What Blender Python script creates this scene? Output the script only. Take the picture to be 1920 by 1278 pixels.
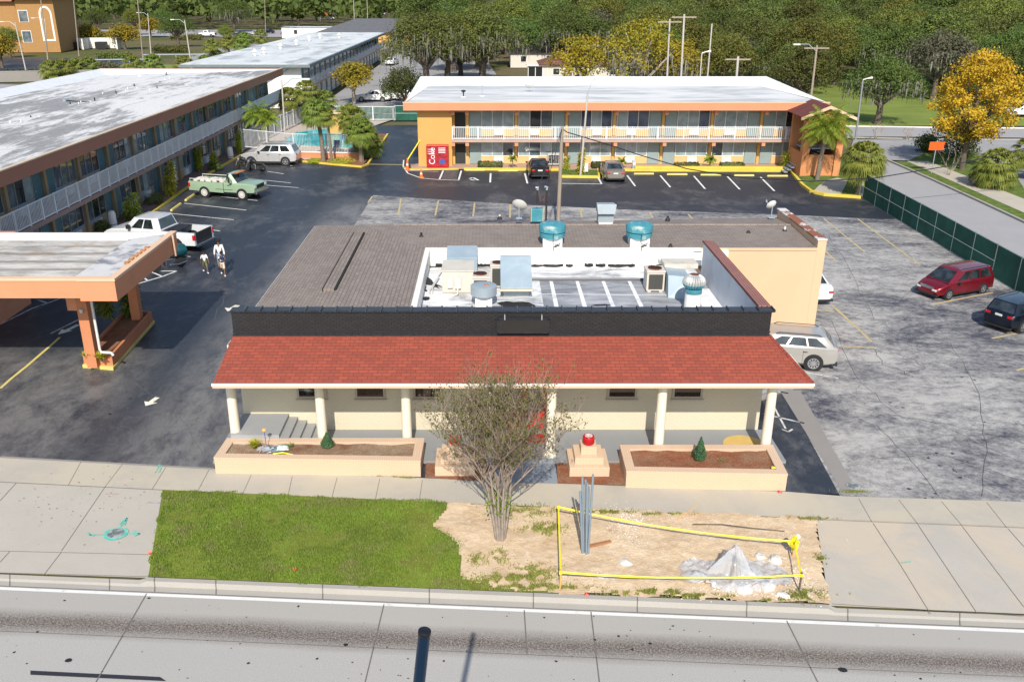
import bpy, bmesh, math, random
import numpy as np
from mathutils import Vector, Matrix
R=math.radians
for o in list(bpy.data.objects): bpy.data.objects.remove(o)
S=bpy.context.scene; COL=S.collection
# ---------------------------------------------------------------- camera
F=1650.;CX=917.;CY=639.;PIT=math.atan(659/F);H=14.2
cp,sp=math.cos(PIT),math.sin(PIT)
cam=bpy.data.cameras.new('camera');camo=bpy.data.objects.new('camera',cam);COL.objects.link(camo)
camo.location=(0,0,H);camo.rotation_euler=(math.pi/2-PIT,0,0)
cam.sensor_width=36;cam.lens=36*F/1920;cam.shift_x=43/1920;cam.clip_end=4000
S.camera=camo
# ---------------------------------------------------------------- light
SUN_EL=R(40.3);SUN_AZ=R(1.5)
w=bpy.data.worlds.new('World');S.world=w;w.use_nodes=True
sky=w.node_tree.nodes.new('ShaderNodeTexSky');sky.sky_type='NISHITA';sky.sun_disc=False
sky.sun_elevation=SUN_EL;sky.sun_rotation=math.pi+SUN_AZ
bg=w.node_tree.nodes['Background'];bg.inputs[1].default_value=.135
w.node_tree.links.new(sky.outputs[0],bg.inputs[0])
sl=bpy.data.lights.new('sun','SUN');sl.energy=4.5;sl.angle=R(.5);sl.color=(1,.93,.82)
so=bpy.data.objects.new('sun',sl);COL.objects.link(so)
sd=Vector((math.sin(SUN_AZ)*math.cos(SUN_EL),math.cos(SUN_AZ)*math.cos(SUN_EL),-math.sin(SUN_EL)))
so.rotation_euler=sd.to_track_quat('-Z','Y').to_euler();so.location=(0,-20,40)
S.view_settings.view_transform='Standard';S.view_settings.look='None'
S.view_settings.exposure=0.27;S.view_settings.gamma=1
# ---------------------------------------------------------------- survey helpers: photo measurements -> metres
def ray(x,y):
    v=(y-CY)/F
    return ((x-CX)/F,cp-v*sp,-sp-v*cp)
def G(x,y,z=0):
    d=ray(x,y);t=(z-H)/d[2];return (d[0]*t,d[1]*t)
def W(x,y,Y):
    d=ray(x,y);t=Y/d[1];return (d[0]*t,H+d[2]*t)
# ---------------------------------------------------------------- materials
def _n(nt,t,**k):
    n=nt.nodes.new(t)
    for a,b in k.items():setattr(n,a,b)
    return n
class NT:
    def __init__(s,name,rough=.8,metal=0,spec=.4):
        s.m=bpy.data.materials.new(name);s.m.use_nodes=True;s.t=s.m.node_tree
        s.b=s.t.nodes['Principled BSDF'];s.b.inputs['Roughness'].default_value=rough
        s.b.inputs['Metallic'].default_value=metal;s.b.inputs['Specular IOR Level'].default_value=spec
        s.tc=_n(s.t,'ShaderNodeTexCoord')
    def L(s,a,b):s.t.links.new(a,b)
    def vec(s,scale=(1,1,1),rot=(0,0,0),src=None):
        m=_n(s.t,'ShaderNodeMapping');m.inputs['Scale'].default_value=scale;m.inputs['Rotation'].default_value=rot
        s.L(src or s.tc.outputs['Object'],m.inputs['Vector']);return m.outputs[0]
    def noise(s,scale,v=None,detail=5,rough=.55,dist=0):
        n=_n(s.t,'ShaderNodeTexNoise');n.inputs['Scale'].default_value=scale;n.inputs['Detail'].default_value=detail
        n.inputs['Roughness'].default_value=rough;n.inputs['Distortion'].default_value=dist
        s.L(v or s.tc.outputs['Object'],n.inputs['Vector']);return n.outputs[0]
    def ramp(s,x,lo,hi):
        n=_n(s.t,'ShaderNodeMapRange');n.inputs[1].default_value=lo;n.inputs[2].default_value=hi
        s.L(x,n.inputs[0]);return n.outputs[0]
    def math(s,op,a,b):
        n=_n(s.t,'ShaderNodeMath',operation=op)
        for i,q in enumerate((a,b)):
            if isinstance(q,(int,float)):n.inputs[i].default_value=q
            else:s.L(q,n.inputs[i])
        return n.outputs[0]
    def mix(s,f,a,b,mode='MIX'):
        n=_n(s.t,'ShaderNodeMix',data_type='RGBA',blend_type=mode)
        for i,q in ((0,f),(6,a),(7,b)):
            if isinstance(q,(int,float)):n.inputs[i].default_value=q
            elif isinstance(q,tuple):n.inputs[i].default_value=(*q[:3],1)
            else:s.L(q,n.inputs[i])
        return n.outputs[2]
    def xyz(s):
        n=_n(s.t,'ShaderNodeSeparateXYZ');s.L(s.tc.outputs['Object'],n.inputs[0]);return n.outputs
    def comb(s,a,b,c=0):
        n=_n(s.t,'ShaderNodeCombineXYZ')
        for i,q in enumerate((a,b,c)):
            if isinstance(q,(int,float)):n.inputs[i].default_value=q
            else:s.L(q,n.inputs[i])
        return n.outputs[0]
    def bump(s,h,st=.3,d=.02):
        n=_n(s.t,'ShaderNodeBump');n.inputs['Strength'].default_value=st;n.inputs['Distance'].default_value=d
        s.L(h,n.inputs['Height']);s.L(n.outputs[0],s.b.inputs['Normal'])
    def out(s,c):
        if isinstance(c,tuple):s.b.inputs['Base Color'].default_value=(*c[:3],1)
        else:s.L(c,s.b.inputs['Base Color'])
        return s.m
def sc(c,k):return tuple(min(1,x*k) for x in c)
def paint(name,c,rough=.6,metal=0,var=.12,scale=1.5,spec=.4,bump=0,dirt=None,dscale=.8,dlo=.55,dhi=.75,stretch=(1,1,1)):
    n=NT(name,rough,metal,spec)
    f=n.noise(scale,n.vec(stretch),6,.6)
    col=n.mix(n.ramp(f,.3,.7),sc(c,1-var),sc(c,1+var))
    if dirt:col=n.mix(n.ramp(n.noise(dscale,n.vec(stretch),8,.65,.4),dlo,dhi),col,dirt)
    if bump:n.bump(n.noise(scale*12),bump)
    return n.out(col)
def bricky(name,c,c2,mortar,w=.2,h=.07,axes='xz',rough=.8,var=.1,bump=.4,ms=.012,stain=None):
    n=NT(name,rough);o=n.xyz();ax={'x':o[0],'y':o[1],'z':o[2]}
    b=_n(n.t,'ShaderNodeTexBrick');b.inputs['Scale'].default_value=1;b.inputs['Brick Width'].default_value=w
    b.inputs['Row Height'].default_value=h;b.inputs['Mortar Size'].default_value=ms;b.inputs['Mortar Smooth'].default_value=.3
    b.inputs['Color1'].default_value=(*c,1);b.inputs['Color2'].default_value=(*c2,1);b.inputs['Mortar'].default_value=(*mortar,1)
    n.L(n.comb(ax[axes[0]],ax[axes[1]]),b.inputs['Vector'])
    f=n.ramp(n.noise(1.1,None,7,.65),.35,.75);f=n.math('MULTIPLY',f,.35)
    col=n.mix(f,b.outputs[0],sc(c,1-3*var))
    if stain:col=n.mix(n.math('MULTIPLY',n.ramp(n.noise(.5,n.vec((1,1,.4)),8,.7,.6),.5,.8),.8),col,stain)
    inv=n.math('SUBTRACT',1,b.outputs[1]);n.bump(inv,bump,.01)
    return n.out(col)
def glassy(name,c,rough=.06,spec=.9,var=.3,scale=.7):
    n=NT(name,rough,0,spec)
    return n.out(n.mix(n.ramp(n.noise(scale,None,2),.4,.6),sc(c,1-var),sc(c,1+var)))
def leafmat(name,c,c2,c3=None,s=.45,rnd=.35,hue=.05):
    n=NT(name,.7,0,.25)
    g=_n(n.t,'ShaderNodeNewGeometry')
    f=n.ramp(n.noise(s,None,4,.6),.35,.65)
    col=n.mix(f,c,c2)
    ri=n.ramp(g.outputs['Random Per Island'],0,1)
    col=n.mix(n.math('MULTIPLY',ri,.55),col,c3 or sc(c2,1.5))
    oi=_n(n.t,'ShaderNodeObjectInfo')
    hv=_n(n.t,'ShaderNodeHueSaturation');n.L(col,hv.inputs['Color'])
    n.L(n.math('ADD',n.math('MULTIPLY',oi.outputs['Random'],rnd*2),1-rnd),hv.inputs['Value'])
    n.L(n.math('ADD',n.math('MULTIPLY',oi.outputs['Random'],hue),.5-hue/2),hv.inputs['Hue'])
    n.L(hv.outputs[0],n.b.inputs['Base Color'])
    tr=_n(n.t,'ShaderNodeBsdfTranslucent');n.L(hv.outputs[0],tr.inputs[0])
    ms=_n(n.t,'ShaderNodeMixShader');ms.inputs[0].default_value=.25
    n.L(n.b.outputs[0],ms.inputs[1]);n.L(tr.outputs[0],ms.inputs[2])
    n.L(ms.outputs[0],n.t.nodes['Material Output'].inputs[0]);return n.m
# ---------------------------------------------------------------- mesh builder
class MB:
    def __init__(s):s.v=[];s.f=[];s.mi=[]
    def add(s,v,f,mi=0):
        b=len(s.v);s.v+=[tuple(p) for p in v];s.f+=[tuple(i+b for i in q) for q in f];s.mi+=[mi]*len(f);return s
    def box(s,x0,x1,y0,y1,z0,z1,mi=0,P=None,M=None):
        c=[(x,y,z) for z in (z0,z1) for y in (y0,y1) for x in (x0,x1)]
        if P:c=[P(*q) for q in c]
        if M:c=[M@Vector(q) for q in c]
        return s.add(c,[(0,2,3,1),(4,5,7,6),(0,1,5,4),(2,6,7,3),(0,4,6,2),(1,3,7,5)],mi)
    def cbox(s,c,d,rz=0,mi=0):
        M=Matrix.Translation(c)@Matrix.Rotation(rz,4,'Z')
        return s.box(-d[0]/2,d[0]/2,-d[1]/2,d[1]/2,-d[2]/2,d[2]/2,mi,M=M)
    def prism(s,pts,z0,z1,mi=0):
        n=len(pts);z0=z0 if isinstance(z0,(list,tuple)) else [z0]*n;z1=z1 if isinstance(z1,(list,tuple)) else [z1]*n
        v=[(p[0],p[1],z0[i]) for i,p in enumerate(pts)]+[(p[0],p[1],z1[i]) for i,p in enumerate(pts)]
        return s.add(v,[tuple(range(n))[::-1],tuple(range(n,2*n))]+[(i,(i+1)%n,n+(i+1)%n,n+i) for i in range(n)],mi)
    def poly(s,pts,z=0,mi=0):
        return s.add([(p[0],p[1],p[2] if len(p)>2 else z) for p in pts],[tuple(range(len(pts)))],mi)
    def lathe(s,prof,n=16,M=None,mi=0):
        v=[];f=[];M=M or Matrix.Identity(4);k=len(prof)
        for i in range(n):
            a=2*math.pi*i/n
            v+=[M@Vector((r*math.cos(a),r*math.sin(a),z)) for r,z in prof]
        for i in range(n):
            j=(i+1)%n
            for q in range(k-1):f.append((i*k+q,j*k+q,j*k+q+1,i*k+q+1))
        f.append(tuple(i*k for i in range(n))[::-1]);f.append(tuple(i*k+k-1 for i in range(n)))
        return s.add(v,f,mi)
    def tube(s,path,r,n=6,mi=0,cap=True):
        path=[Vector(p) for p in path];rs=r if isinstance(r,(list,tuple)) else [r]*len(path)
        v=[];f=[];m=len(path)
        for i,p in enumerate(path):
            d=(path[min(i+1,m-1)]-path[max(i-1,0)]);d=d.normalized() if d.length>1e-6 else Vector((0,0,1))
            a=Vector((0,0,1)) if abs(d.z)<.9 else Vector((1,0,0))
            u=d.cross(a).normalized();w_=d.cross(u)
            v+=[p+(u*math.cos(2*math.pi*k/n)+w_*math.sin(2*math.pi*k/n))*rs[i] for k in range(n)]
        for i in range(m-1):
            for k in range(n):f.append((i*n+k,i*n+(k+1)%n,(i+1)*n+(k+1)%n,(i+1)*n+k))
        if cap:f+=[tuple(range(n))[::-1],tuple(range((m-1)*n,m*n))]
        return s.add(v,f,mi)
    def build(s,name,mats,parent=None,smooth=0,world=False,recalc=True,bevel=0,bseg=2):
        if world and parent:
            o_=Vector((0,0,0));q=parent
            while q:o_+=q.location;q=q.parent
            s.v=[tuple(Vector(p)-o_) for p in s.v]
        me=bpy.data.meshes.new(name);me.from_pydata(s.v,[],s.f)
        mats=mats if isinstance(mats,(list,tuple)) else [mats]
        for m in mats:me.materials.append(m)
        if len(mats)>1:me.polygons.foreach_set('material_index',s.mi)
        if recalc:
            bm=bmesh.new();bm.from_mesh(me);bmesh.ops.recalc_face_normals(bm,faces=bm.faces);bm.to_mesh(me);bm.free()
        if smooth:
            me.polygons.foreach_set('use_smooth',[True]*len(me.polygons));me.set_sharp_from_angle(angle=R(smooth))
        me.update()
        o=bpy.data.objects.new(name,me);COL.objects.link(o)
        if parent:o.parent=parent
        if bevel:
            b=o.modifiers.new('bevel','BEVEL');b.width=bevel;b.segments=bseg;b.limit_method='ANGLE'
        return o
def tag(o,label=None,cat=None,group=None,kind=None):
    if label:o['label']=label
    if cat:o['category']=cat
    if group:o['group']=group
    if kind:o['kind']=kind
    return o
def thing(name,label,cat,loc=(0,0,0),rz=0,group=None):
    o=bpy.data.objects.new(name,None);COL.objects.link(o);o.empty_display_size=.3
    o.location=(*loc,0)[:3] if len(loc)==2 else loc;o.rotation_euler=(0,0,rz);return tag(o,label,cat,group)
def dup(o,loc=None,rz=None,label=None,parent=None,scale=None):
    c=o.copy();COL.objects.link(c);c.parent=parent
    if loc is not None:c.location=(*loc,0)[:3] if len(loc)==2 else loc
    if rz is not None:c.rotation_euler=(0,0,rz)
    if scale is not None:c.scale=scale if isinstance(scale,tuple) else (scale,)*3
    if label:c['label']=label
    for ch in list(o.children):dup(ch,parent=c)
    return c
def sheet(name,pts,z,m,z_=None,grid=None):
    mb=MB();mb.poly(pts,z);return tag(mb.build(name,m),kind='structure')
GP=lambda pts,z=0:[G(x,y,z) for x,y in pts]
rng=random.Random(7)
# ================================================================ GROUND
# --- materials
n=NT('dry_grass',.95,0,.1)
f1=n.ramp(n.noise(.045,None,6,.6),.40,.55);f2=n.ramp(n.noise(1.4,None,6,.7),.3,.7)
M_field=n.out(n.mix(f1,n.mix(f2,(.07,.085,.025),(.12,.125,.04)),n.mix(f2,(.17,.135,.085),(.11,.10,.05))))
n=NT('sealed_asphalt',.5,0,.5);o=n.xyz()
st=n.noise(.22,n.vec((1,.6,1),(0,0,R(12))),12,.78,.25)
patch=n.math('MULTIPLY',n.ramp(st,.50,.66),n.ramp(n.noise(2.2,n.vec((1,.6,1)),8,.8,.6),.32,.58))
band=n.math('SUBTRACT',1,n.ramp(n.math('ABSOLUTE',n.math('ADD',n.math('ADD',o[0],11.2),n.math('MULTIPLY',o[1],-.035)),0),.9,3.3))
band=n.math('MULTIPLY',band,n.math('SUBTRACT',1,n.ramp(o[1],60,66)))
bandn=n.math('MULTIPLY',band,n.ramp(n.noise(.9,n.vec((1,.45,1)),12,.84,.2),.34,.56))
lft=n.math('MULTIPLY',n.math('SUBTRACT',1,n.ramp(o[1],33,36)),n.math('SUBTRACT',1,n.ramp(o[0],-15,-12.5)))
lftn=n.math('MULTIPLY',lft,n.ramp(n.noise(.7,n.vec((1,.6,1),(0,0,.5)),12,.84,.2),.36,.57))
wear=n.math('MAXIMUM',n.math('MULTIPLY',patch,.72),n.math('MAXIMUM',n.math('MULTIPLY',bandn,.88),n.math('MULTIPLY',lftn,.8)))
v=_n(n.t,'ShaderNodeTexVoronoi',feature='DISTANCE_TO_EDGE');v.inputs['Scale'].default_value=.55
n.L(n.vec((1,1,1)),v.inputs['Vector'])
nv=_n(n.t,'ShaderNodeVectorMath',operation='ADD')
nn=_n(n.t,'ShaderNodeTexNoise');nn.inputs['Scale'].default_value=1.2;nn.inputs['Detail'].default_value=6
n.L(n.tc.outputs['Object'],nn.inputs['Vector']);n.L(n.tc.outputs['Object'],nv.inputs[0])
sm=_n(n.t,'ShaderNodeVectorMath',operation='SCALE');sm.inputs['Scale'].default_value=1.6;n.L(nn.outputs['Color'],sm.inputs[0]);n.L(sm.outputs[0],nv.inputs[1]);n.L(nv.outputs[0],v.inputs['Vector'])
crk=n.math('SUBTRACT',1,n.ramp(v.outputs['Distance'],.002,.014))
near=n.math('SUBTRACT',1,n.ramp(o[1],34,44))
crk=n.math('MULTIPLY',n.math('MULTIPLY',crk,near),.14)
grain=n.ramp(n.noise(30,None,3,.8),.2,.8)
base=n.mix(grain,(.014,.018,.028),(.032,.038,.050))  # seal coat is black; the blue tint paints in reflected sky
lite=n.mix(grain,(.12,.118,.115),(.25,.243,.232))
c=n.mix(wear,base,lite);c=n.mix(crk,c,(.25,.25,.25))
n.bump(n.noise(40),.25,.01);M_asph=n.out(c)
def oldasph(name,dark,light,lo,hi,seed=0):
    n=NT(name,.9,0,.2)
    v1=n.vec((.55,1.05,1),(0,0,R(-14+seed)))
    big=n.noise(.10,n.vec((1,1,1),(0,0,seed)),4,.6,.4);a=n.noise(.30,v1,12,.80,.35);b_=n.noise(3.2,n.vec((.8,1,1)),9,.85,.2)
    f=n.ramp(n.math('ADD',n.math('ADD',n.math('MULTIPLY',a,.52),n.math('MULTIPLY',b_,.34)),n.math('MULTIPLY',big,.2)),lo,hi)
    g=n.ramp(n.noise(34,None,2,.8),.25,.75)
    c=n.mix(f,n.mix(g,sc(dark,.6),sc(dark,1.6)),n.mix(g,sc(light,.72),sc(light,1.15)))
    v=_n(n.t,'ShaderNodeTexVoronoi',feature='DISTANCE_TO_EDGE');v.inputs['Scale'].default_value=.22
    nn=_n(n.t,'ShaderNodeTexNoise');nn.inputs['Scale'].default_value=.8;nn.inputs['Detail'].default_value=7
    n.L(n.tc.outputs['Object'],nn.inputs['Vector'])
    sm=_n(n.t,'ShaderNodeVectorMath',operation='SCALE');sm.inputs['Scale'].default_value=2.4;n.L(nn.outputs['Color'],sm.inputs[0])
    nv=_n(n.t,'ShaderNodeVectorMath',operation='ADD');n.L(n.tc.outputs['Object'],nv.inputs[0]);n.L(sm.outputs[0],nv.inputs[1]);n.L(nv.outputs[0],v.inputs['Vector'])
    ck=n.math('MULTIPLY',n.math('SUBTRACT',1,n.ramp(v.outputs['Distance'],.002,.008)),.28)
    c=n.mix(ck,c,sc(dark,.6));n.bump(n.noise(40),.3,.01);return n.out(c)
M_old=oldasph('bleached_asphalt',(.060,.063,.082),(.43,.42,.40),.465,.59)
def concrete(name,c,var=.12,spots=.0,sandy=None,rough=.85):
    n=NT(name,rough,0,.3);g=n.ramp(n.noise(55,None,2,.8),.25,.75);l=n.ramp(n.noise(.6,None,8,.65,.4),.3,.7)
    col=n.mix(g,sc(c,1-var),sc(c,1+var*.7));col=n.mix(n.math('MULTIPLY',l,.5),col,sc(c,.8))
    if sandy:col=n.mix(n.math('MULTIPLY',n.ramp(n.noise(.35,None,8,.65,.6),.44,.58),.7),col,sandy)
    if spots:
        v=_n(n.t,'ShaderNodeTexVoronoi');v.inputs['Scale'].default_value=1.1;n.L(n.tc.outputs['Object'],v.inputs['Vector'])
        s_=n.math('SUBTRACT',1,n.ramp(v.outputs['Distance'],.03,.05));col=n.mix(n.math('MULTIPLY',s_,spots),col,(.03,.03,.03))
    n.bump(n.noise(60),.2,.005);return n.out(col)
M_walk=concrete('sidewalk_concrete',(.44,.405,.345),sandy=(.48,.43,.33))
M_apron=concrete('apron_concrete',(.45,.42,.365))
M_apron_r=concrete('sandy_apron_concrete',(.45,.42,.37),sandy=(.53,.44,.33))
M_kerb=concrete('kerb_concrete',(.37,.35,.315),.2)
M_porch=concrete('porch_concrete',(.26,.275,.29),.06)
M_street=concrete('street_concrete',(.34,.335,.34),.08)
M_pale=oldasph('pale_asphalt',(.22,.22,.23),(.36,.355,.35),.42,.6,3)
M_grey=concrete('weathered_band_concrete',(.27,.255,.24),.15)
# road with oil band: band follows the lane, ground dirt
r0=G(0,1098,-.12);r1=G(1920,1178,-.12);RA=math.atan2(r1[1]-r0[1],r1[0]-r0[0])
n=NT('road_concrete',.8,0,.35);o=n.xyz()
dist=n.math('ADD',n.math('ADD',n.math('MULTIPLY',o[0],math.sin(RA)),n.math('MULTIPLY',o[1],-math.cos(RA))),r0[1]*math.cos(RA)-r0[0]*math.sin(RA))
d2=n.math('ADD',dist,n.math('MULTIPLY',n.math('SUBTRACT',n.noise(.7,n.vec((.3,1,1)),5,.6),.5),.35))
bnd=n.math('SUBTRACT',1,n.ramp(n.math('ABSOLUTE',n.math('SUBTRACT',d2,1.30),0),.10,.55))
g=n.ramp(n.noise(42,None,2,.85),.3,.7);l=n.ramp(n.noise(.5,n.vec((.4,1,1)),7,.6),.3,.7)
col=n.mix(g,(.28,.27,.255),(.47,.455,.43));col=n.mix(n.math('MULTIPLY',l,.3),col,(.34,.335,.32))
warm=n.math('SUBTRACT',1,n.ramp(dist,.9,1.6));col=n.mix(n.math('MULTIPLY',warm,.45),col,(.36,.335,.295))
gr=n.ramp(n.noise(24,None,3,.8),.26,.6)
col=n.mix(n.math('MULTIPLY',n.math('MULTIPLY',bnd,1.0),gr),col,(.085,.060,.045));n.bump(n.noise(70),.2,.005);M_road=n.out(col)
def plain(name,c,rough=.7,metal=0,spec=.4):return NT(name,rough,metal,spec).out(c)
def worn(name,c,under,lo=.42,hi=.55,s=3,rough=.7):
    n=NT(name,rough);return n.out(n.mix(n.ramp(n.noise(s,None,8,.7,.3),lo,hi),under,c))
M_wl=worn('white_line_paint',(.72,.72,.7),(.3,.3,.3),.3,.45)
M_wl2=worn('faded_white_line',(.6,.6,.58),(.2,.2,.2),.38,.52)
M_yl=worn('faded_yellow_line',(.50,.40,.18),(.30,.28,.24),.35,.55)
M_yk=paint('yellow_kerb_paint',(.68,.50,.075),.6,var=.12,dirt=(.4,.35,.2),dlo=.6)
M_yd=paint('dull_yellow_paint',(.62,.52,.16),.6,dirt=(.35,.32,.2),dlo=.55)
M_blk=plain('black_rubber',(.015,.015,.016),.8)
M_crack=plain('dark_joint',(.14,.13,.12),.9)
# --- sheets
sheet('ground',[(-1500,-60),(1500,-60),(1500,2600),(-1500,2600)],-.14,M_field)
A=[(-60,G(0,858)[1]+3.3)]+GP([(0,858),(400,879),(790,896),(1478,922),(1920,941)])+[(27.5,G(1920,941)[1]-1)]
fx=lambda y:27.45 if y>62 else 26.35+(y-40)*.05
lot=A+[(27.4,64),(27.4,80),(-6,80),(-6.5,101),(-14,101),(-14,84),(-24.6,84),(-24.6,40),(-60,40)]
sheet('asphalt_lot',lot,0,M_asph)
old=GP([(1575,929),(1920,941)])+[(27.3,G(1920,941)[1]-1),(27.3,G(1650,411)[1]),G(1650,411),G(1480,403),G(1170,393),G(980,384),G(700,366)]+[(-8.9,44.5),(9.4,44),(9.4,29)]+GP([(1470,735)])
sheet('old_asphalt_lot',old,.004,M_old)
sheet('concrete_strip',GP([(1462,732),(1500,732),(1610,926),(1582,926)]),.010,M_grey)
# front: road, gutter, kerb
u=Vector((math.cos(RA),math.sin(RA)));nv_=Vector((-u.y,u.x))
def rd(px,off,z=-.12):                       # point on the road joint line at photo column px, offset towards the building
    x,y=G(px,1098+.0417*px,z);return (x+nv_.x*off,y+nv_.y*off)
roadq=[rd(-500,0),rd(2400,0),rd(2400,-14),rd(-500,-14)]
sheet('road',roadq,-.12,M_road)
kl=lambda x:1072+.0402*x
mb=MB();N=24
xs=[-300+i*(2600/N) for i in range(N+1)]
def kerbprof(x):
    drop = x<270 or x>1560
    b=G(x,kl(x)+(2 if drop else 0));j=rd(x,0)
    b=(b[0],b[1]);d=Vector((j[0]-b[0],j[1]-b[1]))
    top=.03 if not drop else -.03
    p=[(b[0],b[1],top)]
    for t,z in ((.36,.025),(.5,-.10),(1.0,-.118)) if not drop else ((.36,-.06),(.5,-.105),(1,-.118)):p.append((b[0]+d.x*t,b[1]+d.y*t,z))
    return p
xs=sorted(xs+[262,278,1552,1568]);pr=[kerbprof(x) for x in xs]
v=[q for p in pr for q in p];f=[(i*4+k,i*4+k+1,(i+1)*4+k+1,(i+1)*4+k) for i in range(len(xs)-1) for k in range(3)]
mb.add(v,f);tag(mb.build('kerb',M_kerb,recalc=True),kind='structure')
# sidewalk
swb=[(-60,G(0,858)[1]+3.9)]+GP([(0,857),(400,879),(790,896),(1172,911),(1478,922),(1582,930),(1920,941),(2300,955)])
swf=GP([(2300,1003),(1920,988),(1530,972),(1065,953),(820,941),(305,918),(0,903)])+[(-60,G(0,903)[1]+3.6)]
sheet('sidewalk',swb+swf,.012,M_walk)
sheet('driveway_left',[(-60,G(0,903)[1]+3.6)]+GP([(0,903),(305,918),(278,1083),(0,1074)])+[(-60,G(0,1074)[1]+3)],.008,M_apron)
sheet('driveway_right',GP([(1530,972),(1920,988),(2300,1003),(2300,kl(2300)+2),(1555,1135)]),.008,M_apron_r)
# joints in the slabs
def strip(mb,a,b,w_,z,):
    a=Vector(a);b=Vector(b);d=(b-a).normalized();p=Vector((-d.y,d.x))*w_/2
    mb.poly([a+p,b+p,b-p,a-p],z)
def pstrip(mb,pts,w_,z):
    for a,b in zip(pts[:-1],pts[1:]):strip(mb,G(*a,z),G(*b,z),w_,z)
mb=MB()
for l in ([(230,869),(197,912)],[(311,875),(285,917)],[(392,880),(370,921)],[(152,865),(128,909)],[(30,905),(0,938)],[(197,912),(115,1032)],[(115,1034),(82,1077)],[(18,1033),(0,1053)],
 [(471,890),(455,925)],[(548,892),(540,929)],[(632,895),(622,933)],[(712,897),(704,935)],[(792,899),(786,939)],[(1610,934),(1635,978)],[(1685,936),(1722,983)],[(1765,939),(1805,986)],[(1850,941),(1888,989)],
 [(1637,980),(1685,1053),(1745,1150)],[(1722,984),(1833,1150)],[(1805,987),(1920,1137)],[(1890,990),(1920,1024)]):pstrip(mb,l,.016,.017)
for l in ([(-40,901),(0,903),(305,918)],[(0,1032),(285,1039)],[(1530,973),(1920,989),(2000,993)],[(0,1073),(278,1080)],[(1560,1131),(1920,1154)]):pstrip(mb,l,.018,.018)
tag(mb.build('slab_joints',M_crack,recalc=False),kind='structure')
mb=MB()
for a,b in (((275,1112),(150,1330)),((720,1132),(672,1330)),((983,1143),(988,1225)),((1108,1146),(1130,1330)),((1475,1163),(1560,1330))):
    strip(mb,G(*a,-.115),G(*b,-.115),.03,-.113)
strip(mb,rd(-300,-.0),rd(2200,0),.03,-.112)
strip(mb,rd(-300,-1.66),rd(2200,-1.66),.02,-.113)
tag(mb.build('road_joints',M_crack,recalc=False),kind='structure')
mb=MB();mb.poly([rd(-400,-.04),rd(2300,-.04),rd(2300,-.15),rd(-400,-.15)],-.115)
mb.poly([rd(470,-3.34),rd(2300,-3.34),rd(2300,-3.45),rd(470,-3.45)],-.115);tag(mb.build('road_edge_line',worn('road_line_paint',(.68,.68,.66),(.5,.5,.49),.3,.42)),kind='structure')
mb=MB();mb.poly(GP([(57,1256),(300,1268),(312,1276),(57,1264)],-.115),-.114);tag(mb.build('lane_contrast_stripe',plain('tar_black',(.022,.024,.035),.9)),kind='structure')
# gutter joints
mb=MB()
for x in (18,205,290,405,605,805,1000,1195,1400,1590,1800):
    a=G(x,kl(x)+2);b=rd(x-12 if x<900 else x+8,.0)
    p=kerbprof(x)
    for q,r in zip(p[:-1],p[1:]):
        mb.add([(q[0]-.015,q[1],q[2]+.004),(q[0]+.015,q[1],q[2]+.004),(r[0]+.015,r[1],r[2]+.004),(r[0]-.015,r[1],r[2]+.004)],[(0,1,2,3)])
tag(mb.build('kerb_joints',M_crack,recalc=False),kind='structure')
# verge: soil sheet with grass
n=NT('lawn_soil',.95,0,.1);M_lawn=n.out(n.mix(n.ramp(n.noise(1.3,None,7,.7),.35,.65),(.14,.15,.03),(.17,.22,.035)))
n=NT('sand_soil',.95,0,.1)
a=n.ramp(n.noise(1.1,None,9,.7,.5),.35,.62);b_=n.ramp(n.noise(9,None,6,.7),.3,.7)
c=n.mix(b_,n.mix(a,(.56,.41,.26),(.66,.53,.37)),n.mix(a,(.44,.31,.19),(.60,.46,.31)))
c=n.mix(n.math('MULTIPLY',n.ramp(n.noise(3.2,None,8,.75),.60,.68),.8),c,(.33,.20,.11))
c=n.mix(n.math('MULTIPLY',n.ramp(n.noise(2.1,n.vec((1,1,1),(0,0,1)),9,.75),.61,.69),.7),c,(.75,.73,.70))
n.bump(n.noise(14),.8,.03);M_sand=n.out(c)
grassP=GP([(305,919),(835,942),(812,985),(850,1005),(868,1030),(860,1060),(880,1105),(278,1081)])
sheet('lawn_ground',GP([(305,918),(1065,952),(1065,1113),(278,1081)]),.012,M_lawn)
# sand: displaced grid inside polygon
def inpoly(x,y,P_):
    c=False;j=len(P_)-1
    for i in range(len(P_)):
        if (P_[i][1]>y)!=(P_[j][1]>y) and x<(P_[j][0]-P_[i][0])*(y-P_[i][1])/(P_[j][1]-P_[i][1])+P_[i][0]:c=not c
        j=i
    return c
sandP=GP([(838,943),(1065,953),(1300,962),(1530,972),(1540,1040),(1556,1133),(1300,1122),(1020,1112),(930,1104),(862,1085),(866,1045),(850,1010),(812,990)])
from mathutils import noise as mn
def sandz(x,y):return .02+.035*max(0,mn.noise((x*1.3,y*1.3,0))+.35)+.02*(mn.noise((x*5,y*5,3))+.3)
mb=MB();x0=min(p[0] for p in sandP);x1=max(p[0] for p in sandP);y0=min(p[1] for p in sandP);y1=max(p[1] for p in sandP)
step=.07;ids={}
nx=int((x1-x0)/step)+1;ny=int((y1-y0)/step)+1
def vid(i,j):
    if (i,j) not in ids:
        x=x0+i*step;y=y0+j*step;ids[(i,j)]=len(mb.v);e=.012*mn.noise((x*3,y*3,9))
        mb.v.append((x+e*2,y+e*2,max(.015,sandz(x,y))))
    return ids[(i,j)]
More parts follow.
